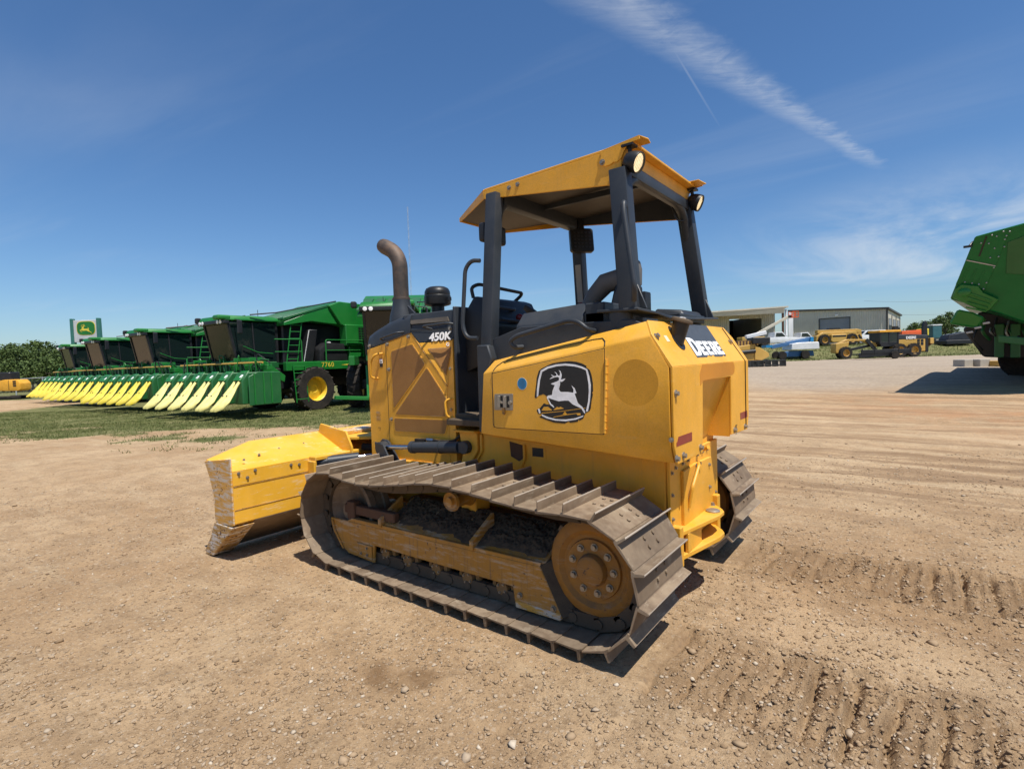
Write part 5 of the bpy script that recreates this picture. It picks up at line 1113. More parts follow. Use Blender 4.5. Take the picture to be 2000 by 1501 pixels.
    ladder(T, (.72, 1.98, .42), (.72, 1.85, 2.02), .55, 6, GR, nm='boarding_ladder', side=(1, 0, 0))
    # cab
    CBX = MB().bx(.95, 2.75, -.88, .88, 1.85, 2.12).obj('cab_base', GD, T, bevel=.03)
    fl, fr_, rl, rr_ = (2.62, .84), (2.62, -.84), (1.02, .84), (1.02, -.84)
    for (x, y) in (fl, fr_): MB().bar((x + .1, y, 2.1), (x + .42, y, 3.72), .09, .09, (0, 1, 0)).obj('cab_post', BK, T)
    for (x, y) in (rl, rr_): MB().bar((x, y, 2.1), (x, y, 3.72), .10, .10, (0, 1, 0)).obj('cab_post', BK, T)
    MB().add([(2.74, .82, 2.12), (2.74, -.82, 2.12), (3.04, -.82, 3.68), (3.04, .82, 3.68)], [(0, 1, 2, 3)]).obj('windscreen', MT['dustglass'], T)
    MB().add([(2.68, .85, 2.12), (1.05, .85, 2.12), (1.05, .85, 3.68), (2.98, .85, 3.68)], [(0, 1, 2, 3)]).obj('side_window', MT['glass'], T)
    MB().add([(2.68, -.85, 2.12), (1.05, -.85, 2.12), (1.05, -.85, 3.68), (2.98, -.85, 3.68)], [(0, 1, 2, 3)]).obj('side_window', MT['glass'], T)
    MB().bx(1.0, 1.04, -.8, .8, 2.1, 3.7).obj('cab_rear_wall', BK, T)
    MB().tube([(2.0, .87, 2.1), (2.05, .87, 3.68)], .03, 6).obj('door_post', BK, T)
    MB().tube([(1.25, .93, 2.45), (1.9, .93, 2.5), (2.5, .93, 2.75)], .02, 6, .1).obj('door_rail', GR, T)
    RFc = MB().hull([(.85, .98, 3.74), (.85, -.98, 3.74), (3.2, .98, 3.74), (3.2, -.98, 3.74), (.85, .98, 3.86), (.85, -.98, 3.86), (3.1, .9, 3.93), (3.1, -.9, 3.93), (1.2, .9, 3.95), (1.2, -.9, 3.95)]).obj('cab_roof', GR, T, bevel=.03)
    MB().bx(3.0, 3.24, -.96, .96, 3.60, 3.76).obj('lamp_fascia', BK, T, bevel=.03)
    MB().bx(2.95, 3.45, .55, .98, 3.76, 3.93).obj('beacon_pod', GR, T, bevel=.05)
    for y in (-.75, -.55, .55, .75): MB().lathe([(.01, 0), (.075, 0), (.075, .02), (.01, .03)], (3.24, y, 3.68), (1, 0, 0), 12).obj('cab_lamp', MT['white'], T)
    MB().bx(2.75, 2.95, 1.32, 1.40, 3.20, 3.72).obj('mirror', BK, T, bevel=.03); MB().tube([(2.8, .95, 3.78), (2.85, 1.36, 3.72)], .02, 6).obj('mirror_arm', BK, T)
    MB().bx(3.0, 3.2, -1.25, -1.05, 3.72, 3.95).obj('gps_pod', BK, T, bevel=.04)
    MB().tube([(1.0, -.4, 3.95), (1.0, -.4, 4.35)], .012, 5).obj('antenna', BK, T)
    # picking head: frame, six row units, spouts
    hd = MB().bx(2.65, 2.85, -3.0, 3.0, 1.80, 2.0).obj('head_frame', GR, T, bevel=.02)
    MB().bx(2.55, 2.70, -3.0, 3.0, .80, 1.0).obj('head_beam', BK, T)
    MB().tube([(3.0, -2.95, 2.08), (3.0, 2.95, 2.08)], .04, 6).obj('head_pipe', MT['vyellow'], T)
    MB().tube([(2.8, -2.95, 2.16), (2.8, 2.95, 2.16)], .03, 6).obj('head_pipe', GD, T)
    unit = MB().hull([(2.45, -.36, .62), (2.45, .36, .62), (3.72, -.30, .60), (3.72, .30, .60), (2.45, -.36, 1.74), (2.45, .36, 1.74), (3.52, -.34, 1.74), (3.52, .34, 1.74), (3.72, -.30, 1.44), (3.72, .30, 1.44)]).mesh('row_unit', GD, bevel=.03)
    cap = MB().loft([(3.40, -.24, 1.80), (3.40, .24, 1.80), (3.78, .22, 1.46), (3.78, -.22, 1.46)], [(3.36, -.24, 1.74), (3.36, .24, 1.74), (3.72, .22, 1.42), (3.72, -.22, 1.42)]).mesh('unit_hood', GR, bevel=.015)
    stk = MB().loft([(3.48, .05, 1.742), (3.48, .17, 1.742), (3.68, .17, 1.563), (3.68, .05, 1.563)], [(3.47, .05, 1.72), (3.47, .17, 1.72), (3.67, .17, 1.54), (3.67, .05, 1.54)]).mesh('unit_sticker', MT['white'])
    # one spout: narrow top, widening belly, pointed toe
    def sp_sec(x, z, w, h): return [(x, -w, z), (x, -w * .55, z + h * .8), (x, 0, z + h), (x, w * .55, z + h * .8), (x, w, z), (x, w * .9, z - .05), (x, -w * .9, z - .05)]
    secs = [sp_sec(3.72, 1.42, .05, .07), sp_sec(3.86, 1.22, .08, .10), sp_sec(4.02, .98, .14, .16), sp_sec(4.22, .72, .20, .20), sp_sec(4.42, .56, .19, .15), sp_sec(4.64, .47, .08, .05)]
    vv = [p for s in secs for p in s]; ff = [(i * 7 + k, i * 7 + (k + 1) % 7, (i + 1) * 7 + (k + 1) % 7, (i + 1) * 7 + k) for i in range(5) for k in range(7)] + [tuple(range(7)), tuple(range(35, 42))]
    spm = MB().add(vv, ff).mesh('spout', MT['spoutp'] if faded else MT['spout'], smooth=60)
    knob = MB().sphere((4.20, 0, .93), .035, 8).mesh('spout_bolt', BK, smooth=60)
    for k in range(6):
        y = -2.5 + k * 1.0
        u = link('row_unit', unit, T, (0, y, 0)); link('unit_hood', cap, u); link('unit_sticker', stk, u)
        MB().bx(2.85, 3.0, -.06, .06, 1.7, 2.15).obj('unit_hanger', GD, u)
        MB().tube([(2.95, -.3, 1.75), (3.0, -.25, 1.98), (2.95, .1, 2.02), (2.97, .25, 1.75)], .02, 6, .08).obj('unit_hose', BK, u)
        for s in (-1, 1):
            o = link('spout', spm, T, (0, y + s * .27, 0)); link('spout_bolt', knob, o); o.rotation_euler = (0, 0, R(-2.0 * s))
    hr_ = random.Random(11 if faded else 23)
    for k in range(16):
        y = hr_.uniform(-2.8, 2.8); x = hr_.uniform(2.5, 3.1); MB().tube([(x, y, 1.78), (x + hr_.uniform(-.1, .2), y + hr_.uniform(-.15, .15), hr_.uniform(2.15, 2.45)), (x - hr_.uniform(.1, .4), y + hr_.uniform(-.5, .5), hr_.uniform(1.9, 2.3))], .022, 5, .1).obj('hydraulic_hose', [BK, GD, GR][k % 3], T)
    for y in (-2.0, -1.0, 0.0, 1.0, 2.0): MB().bx(2.35, 2.95, y - .04, y + .04, 1.74, 2.28).obj('head_bracket', GR, T, bevel=.01)
    for sg in (1, -1):
        e = MB().prism([(2.35, .55), (2.35, 1.72), (3.25, 1.75), (3.6, 1.58), (3.6, .55)], 'y', sg * 2.96, sg * 3.02).obj('head_end_panel', GD, T, bevel=.02)
        for x in (2.75, 3.05, 3.4): MB().bx(x - .02, x + .02, min(sg * 3.02, sg * 3.05), max(sg * 3.02, sg * 3.05), .6, 1.70).obj('panel_rib', GR, e)
    ARM = MB().prism([(3.0, 2.12), (3.0, 1.84), (1.75, 1.30), (1.70, 1.55), (2.55, 2.16)], 'y', 2.30, 2.36).obj('lift_arm_plate', GR, T, bevel=.015)
    put(textmesh('unit_number', '2', .22, MT['white'], .003, .004), 'unit_number', T, (2.62, 2.362, 1.84), (-1, 0, 0), (0, 0, 1)); MB().bx(2.72, 2.98, 2.36, 2.365, 1.92, 2.08).obj('arm_decal', MT['signw'], ARM)
    MB().bar((2.6, 1.2, 1.4), (.9, .8, 1.2), .2, .25).obj('head_lift_arm', GD, T); MB().bar((2.6, -1.2, 1.4), (.9, -.8, 1.2), .2, .25).obj('head_lift_arm', GD, T)
    return T
TH = R(33)
HV = -(FH * math.cos(TH) + RH * math.sin(TH)); HRZ = math.atan2(HV.y, HV.x)
def prow(dd, rr):
    q = CAM + FH * (23.45 + dd) + RH * (-9.84 + rr); return (q.x, q.y, gz(q.x, q.y) - .02)
PK = picker('green cotton picker with pale spouts and a numbered side, nearest of the row', True)
PK.location = prow(0, 0); PK.rotation_euler = (0, 0, HRZ)
PK2 = picker('green cotton picker with bright yellow spouts, next behind the nearest one', False)
PK2.location = prow(5.1, -6.6); PK2.rotation_euler = (0, 0, HRZ)
dup(PK2, prow(10.1, -12.8), HRZ + R(2.0), 'green cotton picker third along the row, in front of the dealer sign')
dup(PK2, prow(15.6, -18.9), HRZ - R(2.5), 'farthest green cotton picker of the row, beside the trees')
q = CAM + FH * 22.0 + RH * (-4.62); HRB = math.atan2(CAM.y - q.y, CAM.x - q.x) - R(6)
PK5 = dup(PK2, (q.x, q.y, gz(q.x, q.y)), HRB, 'green harvester without a picking head, half hidden behind the bulldozer hood', skip=('spout', 'row_unit', 'head_end_panel', 'head_frame', 'head_beam', 'head_pipe', 'lift_arm_plate', 'unit_number', 'hydraulic_hose', 'head_bracket', 'head_lift_arm', 'arm_decal'))
PK5['category'] = 'harvester'; PK5['group'] = 'green cotton pickers parked in a row'
MB().bar((3.3, -1.9, .62), (2.5, -.9, .50), .16, .14).bar((2.5, -.9, .50), (1.0, -.8, 1.3), .14, .16).bar((2.5, -.9, .52), (2.2, -.95, 1.7), .08, .10).obj('front_arm', GR, PK5, bevel=.02)

# ------------------------------------------------------------------ tipped-up module builder at the right edge
TH0 = math.atan(985 / 1040.0); DRAY = 15.6 / math.cos(TH0)
rdir = FH * math.cos(TH0) + RH * math.sin(TH0); rside = RH * math.cos(TH0) - FH * math.sin(TH0)
w0 = Vector((CAM.x, CAM.y, 0)) + rdir * DRAY; w0.z = gz(w0.x, w0.y)
MBH = thing('module_builder', 'dark green harvester body tipped up at the right edge, over its own shadow', 'harvester', w0, math.atan2(rside.y, rside.x))
GS = MT['greenshade']
sgn_y = 1.0 if Vector((-rside.y, rside.x, 0)).dot(rdir) > 0 else -1.0
def Lp(px, py, dep=0.0):      # bearing -> X,Z on the builder's leaning near face
    th = math.atan((px - 1000) / 1040.0); z = 2.0
    for _ in range(6):
        D_ = DRAY - (z - 2.0) * .42; x = D_ * math.tan(th - TH0); dd = D_ / math.cos(th - TH0) * math.cos(th); z = ZP(px, py, dd) - w0.z
    return (x, z)
def slab(poly, y0, y1, lean=.42):
    A = []; B = []
    for (x, z) in poly: A.append((x, sgn_y * (y0 - (z - 2.0) * lean), z)); B.append((x, sgn_y * (y1 - (z - 2.0) * lean), z))
    return MB().loft(A, B)
body = [Lp(1905, 464), Lp(2120, 405), Lp(2180, 640), Lp(2000, 628), Lp(1952, 611), Lp(1857, 584)]
slab(body, 0, 9.0).obj('chamber_body', GS, MBH, bevel=.03)
up1 = [Lp(1908, 466), Lp(1975, 447), Lp(1968, 512), Lp(1890, 510)]
slab([Lp(1906, 465), Lp(1976, 446), Lp(1945, 520), Lp(1890, 508)], -.03, 0).obj('upper_panel', GS, MBH, bevel=.008)
slab([Lp(1889, 510), Lp(1944, 521), Lp(1925, 566), Lp(1868, 556)], -.035, 0).obj('lower_panel', GS, MBH, bevel=.008)
for px in (1900, 1915, 1930): slab([Lp(px - 8, 524 + (px - 1900) * .2), Lp(px - 5, 524 + (px - 1900) * .2), Lp(px - 22, 558 + (px - 1900) * .2), Lp(px - 25, 558 + (px - 1900) * .2)], -.05, -.03).obj('panel_rib', GS, MBH)
slab([Lp(1889, 509), Lp(1945, 520), Lp(1945, 522), Lp(1889, 511)], -.05, 0).obj('panel_strip', MT['galv'], MBH)
slab([Lp(1926, 464), Lp(1929, 464), Lp(1915, 503), Lp(1912, 502)], -.045, -.02).obj('slot', BK, MBH)
bl = slab([Lp(1862, 582), Lp(1868, 566), Lp(1880, 557), Lp(1912, 560), Lp(1922, 573), Lp(1952, 586), Lp(1934, 606), Lp(1925, 610)], -.16, 0).obj('ribbed_pod', GR, MBH, bevel=.03, seg=2)
for k in range(4): slab([Lp(1895 - k * 2, 572 + k * 9), Lp(1940 - k * 4, 588 + k * 6.5), Lp(1939 - k * 4, 591 + k * 6.5), Lp(1894 - k * 2, 575 + k * 9)], -.20, -.155).obj('pod_rib', GR, MBH, bevel=.008)
xx, zz = Lp(1886, 571); MB().sphere((xx, sgn_y * (-.16 - (zz - 2) * .42), zz), .16, 16, (1, .5, .9)).obj('pod_dome', GR, MBH, smooth=60)
for (px, py) in ((1938, 462), (1947, 464), (1960, 455), (1963, 470), (1932, 478), (1917, 477), (1943, 487), (1962, 484), (1951, 503), (1886, 552), (1900, 554), (1913, 556), (1942, 524), (1928, 553), (1922, 565), (1935, 505), (1966, 463), (1972, 455)):
    x, z = Lp(px, py); o = MB().sphere((0, 0, 0), .022, 8).obj('rivet', MT['galv'], MBH, smooth=60); o.location = (x, sgn_y * (-.05 - (z - 2) * .42), z)
slab([Lp(1968, 475), Lp(2060, 440), Lp(2100, 545), Lp(1965, 535)], -.02, 0).obj('side_hatch', GD, MBH, bevel=.02)
x, z = Lp(1895, 480); MB().tube([(x + .25, sgn_y * (.1 - (z - 2) * .42), z + .14), (x + .06, sgn_y * (.05 - (z - 2) * .42), z + .07), (x, sgn_y * (-.05 - (z - 2) * .42), z - .03)], .03, 8).bx(x - .14, x + .06, sgn_y * (.0 - (z - 2) * .42) - .07, sgn_y * (.0 - (z - 2) * .42) + .07, z - .07, z - .02).obj('work_lamp', BK, MBH)
slab([Lp(1855, 632), Lp(1872, 604), Lp(1902, 610), Lp(1925, 620), Lp(1912, 640), Lp(1880, 636)], -.1, 1.6).obj('lower_pod', GR, MBH, bevel=.05)
slab([Lp(1868, 640), Lp(1905, 600), Lp(1960, 605), Lp(2200, 600), Lp(2200, 712), Lp(1915, 700), Lp(1890, 668)], 3.0, 12.0, .05).obj('underframe', BK, MBH, bevel=.05)
for k in range(3):
    x, z = Lp(1890 + k * 16, 652 - k * 9); slab([(x, z), (x + .16, z + .03), (x + .14, z + .09), (x - .02, z + .06)], -.1, .1, .1).obj('grey_bracket', MT['galv'], MBH, bevel=.01)
for k in range(9):
    a_ = random.Random(k + 40); xa, za = Lp(1905 + k * 13, a_.uniform(612, 650)); xb, zb2 = Lp(1915 + k * 14, a_.uniform(655, 690)); MB().tube([(xa, sgn_y * 2.7, za), ((xa + xb) / 2 + a_.uniform(-.2, .2), sgn_y * 2.4, (za + zb2) / 2), (xb, sgn_y * 2.7, zb2)], a_.uniform(.02, .05), 6, .15).obj('hydraulic_hose', [BK, GD, MT['galv']][k % 3], MBH)
for px in (1950, 1985): x, z = Lp(px, 668); MB().bx(x - .12, x + .12, sgn_y * 2.6 - .15, sgn_y * 2.6 + .15, z - .5, z + .6).obj('frame_leg', GD, MBH, bevel=.02)
slab([Lp(1952, 655), Lp(2150, 672), Lp(2150, 690), Lp(1952, 668)], -.3, .2, .05).obj('green_beam', GD, MBH, bevel=.02)
ww = [(.35, 7.5), (2.4, 7.5), (.6, 11.5)]
for (x, y) in ww: wheel(MBH, x, sgn_y * y, .85, .5, MT['rimy'], -sgn_y, 16)
for i, (x, y, sx, sz, mt, lb) in enumerate(((-1.9, .3, .22, .34, 'concrete', 'pale support block under the tipped green harvester, leftmost'), (-1.3, .5, .26, .34, 'concrete', 'pale support block under the tipped green harvester, second'), (-.6, .4, .24, .26, 'vyellow', 'tan timber block under the tipped green harvester'))):
    b0 = w0 + rside * (x * 1.0) + rdir * (y + 13.0); o = MB().bx(-sx, sx, -.35, .35, -.03, sz).obj('support_block', MT[mt], None, bevel=.02); o.location = (b0.x, b0.y, gz(b0.x, b0.y)); o.rotation_euler = (0, 0, math.atan2(RH.y, RH.x)); tag(o, lb, 'block', 'support blocks under the harvester')

# ------------------------------------------------------------------ buildings
def basis(px, d, turn=0.0):
    b = P(px, d); b.z = gz(b.x, b.y); a = math.atan2(RH.y, RH.x) + R(turn); return b, a
def corrugated(m, p0, p1, z0, z1, pitch=.30, dep=.06, z2=None):
    p0 = Vector(p0); p1 = Vector(p1); L_ = (p1 - p0).length; u = (p1 - p0) / L_; n_ = Vector((u.y, -u.x, 0)); k = int(L_ / pitch); pts = []
    for i in range(k):
        s = i * pitch
        for t, h in ((0, 0), (.25, 0), (.40, dep), (.75, dep), (.90, 0)): pts.append(p0 + u * (s + t * pitch) + n_ * h)
    pts.append(p1); n2 = len(pts)
    m.add([(p.x, p.y, z0) for p in pts] + [(p.x, p.y, z1 + ((z2 - z1) * (p - p0).length / L_ if z2 is not None else 0)) for p in pts], [(i, i + 1, n2 + i + 1, n2 + i) for i in range(n2 - 1)])
# local axes of these: X right, Y toward the viewer is -sgn_y
sgn_y = 1.0 if Vector((-RH.y, RH.x, 0)).dot(FH) > 0 else -1.0
V = -sgn_y
b2, a2 = basis(1546, 88.9, -42)
S2 = thing('metal_shed', 'long tan corrugated metal shed with a grey roll-up door and dark roof trim', 'building', b2, a2)
Wd = 13.25; dep2 = 16.0; zL = ZP(1546, 608, 88.9) - b2.z; zR = ZP(1735, 603, 80) - b2.z; zB = ZP(1760, 617, 91.9) - b2.z
zt_ = lambda x: zL + (zR - zL) * x / Wd
d0_, d1_, dt_ = 4.32, 8.46, 4.4
m = MB(); corrugated(m, (0, 0, 0), (d0_, 0, 0), -.8, zt_(0), z2=zt_(d0_)); corrugated(m, (d1_, 0, 0), (Wd, 0, 0), -.8, zt_(d1_), z2=zR); corrugated(m, (d0_, 0, 0), (d1_, 0, 0), dt_, zt_(d0_), z2=zt_(d1_))
m.obj('wall', MT['tan'], S2, smooth=20, recalc=False)
MB().bx(d0_, d1_, .05, .12, -.8, dt_).obj('rollup_door', MT['door'], S2)
SLT = MB().bx(d0_, d1_, .03, .05, 0, .03).mesh('door_slat', MT['door'])
for k in range(12): link('door_slat', SLT, S2, (0, 0, -.3 + k * .39))
for x in (d0_ - .1, d1_): MB().bx(x, x + .1, -.10, .1, -.8, dt_ + .1).obj('door_frame', MT['roofm'], S2)
MB().bx(d0_ - .1, d1_ + .1, -.11, .1, dt_, dt_ + .1).obj('door_head', MT['roofm'], S2)
yb = -V * dep2
MB().loft([(-.3, V * .3, zL - .05), (Wd + .25, V * .3, zR - .05), (Wd + .25, yb, zB - .05), (-.3, yb, zB + .6)], [(-.3, V * .3, zL + .22), (Wd + .25, V * .3, zR + .22), (Wd + .25, yb, zB + .2), (-.3, yb, zB + .9)]).obj('roof', MT['roofm'], S2)
MB().prism([(0, -.8), (yb, -.8), (yb, zB - .06), (0, zR - .06)], 'x', Wd - .15, Wd - .001).obj('end_wall', MT['cream'], S2)
MB().bx(-.05, .15, min(0, yb), max(0, yb), -.8, zB).obj('far_end_wall', MT['tan'], S2); MB().bx(0, Wd, yb - .1, yb, -.8, zB - .1).obj('rear_wall', MT['tan'], S2)
for k in range(3):
    y0 = yb * (.10 + k * .31); y1 = yb * (.10 + k * .31 + .17); MB().bx(Wd, Wd + .05, min(y0, y1), max(y0, y1), .6, zB - .9).obj('bay_opening', BK, S2); MB().bx(Wd, Wd + .07, min(y0, y1), max(y0, y1), zB - 1.9 - .3 * k, zB - .95).obj('bay_door', MT['door'], S2); MB().bx(Wd, Wd + .08, max(y0, y1) + .5, max(y0, y1) + .72, -.4, zB - .3).obj('wall_post', MT['roofm'], S2)
MB().bx(Wd - .05, Wd + .12, -.14, .12, -.8, zR - .05).obj('corner_trim', MT['roofm'], S2)
MB().bx(6.5, 6.95, -.25, -.06, dt_ + .35, dt_ + .55).obj('wall_lamp', MT['vwhite'], S2)
b1, a1 = basis(1330, 76, 0)
S1 = thing('open_shed', 'low cream shed with an overhanging roof and a wide dark bay, beside the tan shed', 'building', b1, a1)
X = lambda px: (px - 1330) / 1040 * 76
Z1 = lambda px, py: ZP(px, py, 76) - b1.z
op0, op1 = X(1427), X(1490); H1 = Z1(1440, 614)
wl_ = MB()
corrugated(wl_, (0, 0, 0), (op0, 0, 0), -.5, H1); corrugated(wl_, (op1, 0, 0), (X(1516), 0, 0), -.5, H1); corrugated(wl_, (op0, 0, 0), (op1, 0, 0), Z1(1455, 623), H1); wl_.obj('wall', MT['cream'], S1, smooth=20, recalc=False)
yb1 = -V * 14
MB().bx(0, X(1516), min(0, yb1), max(0, yb1), -.45, .03).obj('bay_floor', BK, S1); MB().bx(op0 - .3, op0 - .2, min(-V * .2, yb1), max(-V * .2, yb1), 0, H1).obj('bay_wall', BK, S1)  # floor and wall coloured black to paint in the open bay's shade
MB().bx(0, X(1516), min(yb1, yb1 + .1), max(yb1, yb1 + .1), -.5, H1).obj('rear_wall', BK, S1)  # black as well, part of the bay's painted shade
MB().bx(X(1516) - .1, X(1516), min(0, yb1), max(0, yb1), -.5, H1).obj('side_wall', MT['tan'], S1)
sw_ = MB(); corrugated(sw_, (X(1517), -V * .5, 0), (X(1545), -V * 7.5, 0), -.5, H1 - .4); sw_.obj('annex_wall', MT['tan'], S1, smooth=20, recalc=False)
MB().bx(X(1536), X(1545), -.9 + V * .0 - .0, -.8, -.5, Z1(1540, 612)).obj('white_end_panel', MT['vwhite'], S1)
MB().loft([(-3, V * 3.2, Z1(1330, 619)), (X(1520), V * 3.2, Z1(1520, 604.5)), (X(1556), yb1, Z1(1545, 606)), (-3, yb1, Z1(1330, 619))], [(-3, V * 3.2, Z1(1330, 619) + .18), (X(1520), V * 3.2, Z1(1520, 604.5) + .18), (X(1556), yb1, Z1(1545, 606) + .2), (-3, yb1, Z1(1330, 619) + .3)]).obj('roof', MT['cream'], S1)
MB().loft([(-3, V * 3.0, Z1(1330, 625)), (X(1513), V * 3.0, Z1(1513, 615)), (X(1513), V * 3.2, Z1(1513, 605.5)), (-3, V * 3.2, Z1(1330, 619))], [(-3, V * 2.9, Z1(1330, 625)), (X(1513), V * 2.9, Z1(1513, 615)), (X(1513), V * 3.1, Z1(1513, 605.5)), (-3, V * 3.1, Z1(1330, 619))]).obj('eave_board', MT['cream'], S1)
for px in (1512, 1518): MB().bx(X(px) - .12, X(px) + .12, V * 2.8 - .1, V * 2.8 + .1, -.3, Z1(px, 608)).obj('porch_post', MT['rust'] if px == 1512 else MT['vwhite'], S1)

# ------------------------------------------------------------------ yard machines on the right
AR = math.atan2(RH.y, RH.x)
def yard(px, d, dz=0.0):
    b = P(px, d); b.z = gz(b.x, b.y) + dz; return b
# motor grader, nose to the left. local X = to the left, length ~9.8
gp = yard(1640, 52); AL = AR + math.pi
MG = thing('motor_grader', 'yellow motor grader with dark hood parked side-on, nose to the left', 'grader', gp, AL)
k52 = 52 / 1040
gx_ = lambda px: (1640 - px) * k52; gzz = lambda py: ZP(1720, py, 52) - gp.z
# in this frame +Y points to the viewer when sgn_y<0 ... use VY
VY = sgn_y
for px, yy, r_ in ((1641, 1, .60), (1658, -1, .60), (1745, 1, .66), (1772, 1, .66), (1752, -1, .66), (1779, -1, .66)):
    wheel(MG, gx_(px), VY * .95 * yy, r_, .36, MT['vyellow'], VY * yy, 14)
MB().prism([(gx_(1630), gzz(682)), (gx_(1632), gzz(672)), (gx_(1650), gzz(664)), (gx_(1685), gzz(664)), (gx_(1706), gzz(676)), (gx_(1740), gzz(677)), (gx_(1740), gzz(670)), (gx_(1706), gzz(668)), (gx_(1690), gzz(661)), (gx_(1655), gzz(660)), (gx_(1630), gzz(670))], 'y', -.22, .22).obj('goose_neck', MT['vyellow'], MG, bevel=.02)
MB().prism([(gx_(1629), gzz(686)), (gx_(1629), gzz(668)), (gx_(1655), gzz(665)), (gx_(1652), gzz(682)), (gx_(1645), gzz(688))], 'y', -.45, .45).obj('front_frame', MT['vyellow'], MG, bevel=.03)
MB().bar((gx_(1656), 0, gzz(682)), (gx_(1710), 0, gzz(672)), .25, .22).obj('draw_bar', BK, MG); MB().bar((gx_(1690), VY * .3, gzz(662)), (gx_(1712), VY * .3, gzz(688)), .14, .3).obj('blade_lift', BK, MG)
MB().prism([(gx_(1672), gzz(697)), (gx_(1672), gzz(688)), (gx_(1735), gzz(686)), (gx_(1735), gzz(695))], 'y', VY * .5, VY * .6).obj('mould_board', BK, MG, bevel=.01)
GC = MB().bx(gx_(1747), gx_(1712), -.75, .75, gzz(677), gzz(668)).obj('cab_base', BK, MG, bevel=.02)
MB().prism([(gx_(1712), gzz(670)), (gx_(1710), gzz(651)), (gx_(1746), gzz(650)), (gx_(1746), gzz(670))], 'y', -.74, .74).obj('cab_glass', MT['glass'], MG)
for px in (1711, 1728, 1745): MB().bx(gx_(px) - .07, gx_(px) + .07, -.77, .77, gzz(672), gzz(650)).obj('cab_post', BK, MG)
MB().bx(gx_(1750), gx_(1708), -.85, .85, gzz(649.5), gzz(645.5)).obj('cab_roof', MT['yellow'], MG, bevel=.03)
MB().bx(gx_(1800), gx_(1748), -.6, .6, gzz(688), gzz(664)).obj('engine_side', MT['vyellow'], MG, bevel=.03); MB().prism([(gx_(1804), gzz(664)), (gx_(1746), gzz(664)), (gx_(1746), gzz(655)), (gx_(1768), gzz(654.5)), (gx_(1804), gzz(657))], 'y', -.62, .62).obj('engine_hood', DK, MG, bevel=.04)
for k in range(4): MB().bx(gx_(1796 - (k % 2) * 7), gx_(1791 - (k % 2) * 7), VY * .6 - .02, VY * .6 + .02, gzz(676 - (k // 2) * 6), gzz(671 - (k // 2) * 6)).obj('grille_panel', BK, MG)
put(textmesh('hood_lettering', 'DEERE', .34, MT['white'], .01, .01), 'hood_lettering', MG, (gx_(1762), VY * .63, gzz(663.5)), (-1 if VY > 0 else -1, 0, 0), (0, 0, 1) if VY > 0 else (0, 0, 1))
MB().bx(gx_(1806), gx_(1800), -.6, .6, gzz(690), gzz(660)).obj('rear_grille', BK, MG, bevel=.02)
MB().bar((gx_(1806), 0, gzz(676)), (gx_(1818), 0, gzz(664)), .5, .2).bar((gx_(1808), 0, gzz(680)), (gx_(1823), 0, gzz(672)), .4, .15).obj('ripper', MT['rust'], MG, bevel=.02); MB().bx(gx_(1818), gx_(1811), -.5, .5, gzz(674), gzz(663)).obj('ripper_frame', MT['vyellow'], MG, bevel=.02)
MB().cyl((gx_(1757), 0, gzz(655)), (gx_(1757), 0, gzz(641)), .10, n=10).bx(gx_(1754), gx_(1746), -.2, .2, gzz(646), gzz(638)).obj('exhaust_stack', BK, MG)
# low trailer in front of the grader
tp = yard(1722, 47); TRL = thing('equipment_trailer', 'low black flat trailer in front of the motor grader', 'trailer', tp, AR)
MB().bx(-2.2, 2.2, -.7, .7, .42, .52).bx(-2.2, 2.2, -.72, -.66, .52, .85).obj('deck', BK, TRL, bevel=.02); MB().bx(2.2, 3.3, -.08, .08, .40, .50).obj('tongue', BK, TRL)
for x in (-2.1, -1.0, 1.1, 2.1): MB().bx(x - .04, x + .04, -.74, -.66, .50, .95).obj('stake', BK, TRL)
wheel(TRL, .68, V * .78, .34, .22, MT['galv'], V, 12)
# telehandler
hp_ = yard(1640, 64, .0); THn = thing('telehandler', 'sun-faded yellow telehandler with its boom lowered, in front of the roll-up door', 'telehandler', hp_, AL)
k64 = 64 / 1040; tx_ = lambda px: (1640 - px) * k64; tz = lambda py: ZP(1640, py, 64) - hp_.z
for px, yy in ((1602, 1), (1655, 1), (1610, -1), (1661, -1)): wheel(THn, tx_(px), VY * 1.0 * yy, .66, .42, MT['vyellow'], VY * yy, 14)
MB().prism([(tx_(1590), tz(668)), (tx_(1592), tz(655)), (tx_(1604), tz(648)), (tx_(1668), tz(648)), (tx_(1676), tz(668))], 'y', -.6, .6).obj('chassis', MT['vyellow'], THn, bevel=.05)
MB().prism([(tx_(1614), tz(665)), (tx_(1616), tz(653)), (tx_(1646), tz(653)), (tx_(1646), tz(668)), (tx_(1620), tz(668))], 'y', VY * .6, VY * 1.05).obj('side_tank', MT['vyellow'], THn, bevel=.06)
MB().bx(tx_(1644), tx_(1618), VY * 1.05 - .01, VY * 1.05 + .01, tz(658), tz(655)).obj('tank_lettering', BK, THn)
MB().bx(tx_(1676), tx_(1596), -.30, .30, tz(650), tz(643.5)).bx(tx_(1682), tx_(1672), -.26, .26, tz(652), tz(645)).obj('boom', MT['vyellow'], THn, bevel=.03)
MB().prism([(tx_(1672), tz(643)), (tx_(1680), tz(645)), (tx_(1684), tz(660)), (tx_(1678), tz(668)), (tx_(1672), tz(660))], 'y', -.25, .25).obj('boom_head', MT['vyellow'], THn, bevel=.03); MB().bar((tx_(1676), VY * .3, tz(655)), (tx_(1686), VY * .3, tz(670)), .1, .2).obj('fork_link', BK, THn)
MB().prism([(tx_(1623), tz(644)), (tx_(1626), tz(640)), (tx_(1646), tz(640)), (tx_(1650), tz(644))], 'y', -.9, -.4).obj('cab_top', BK, THn)
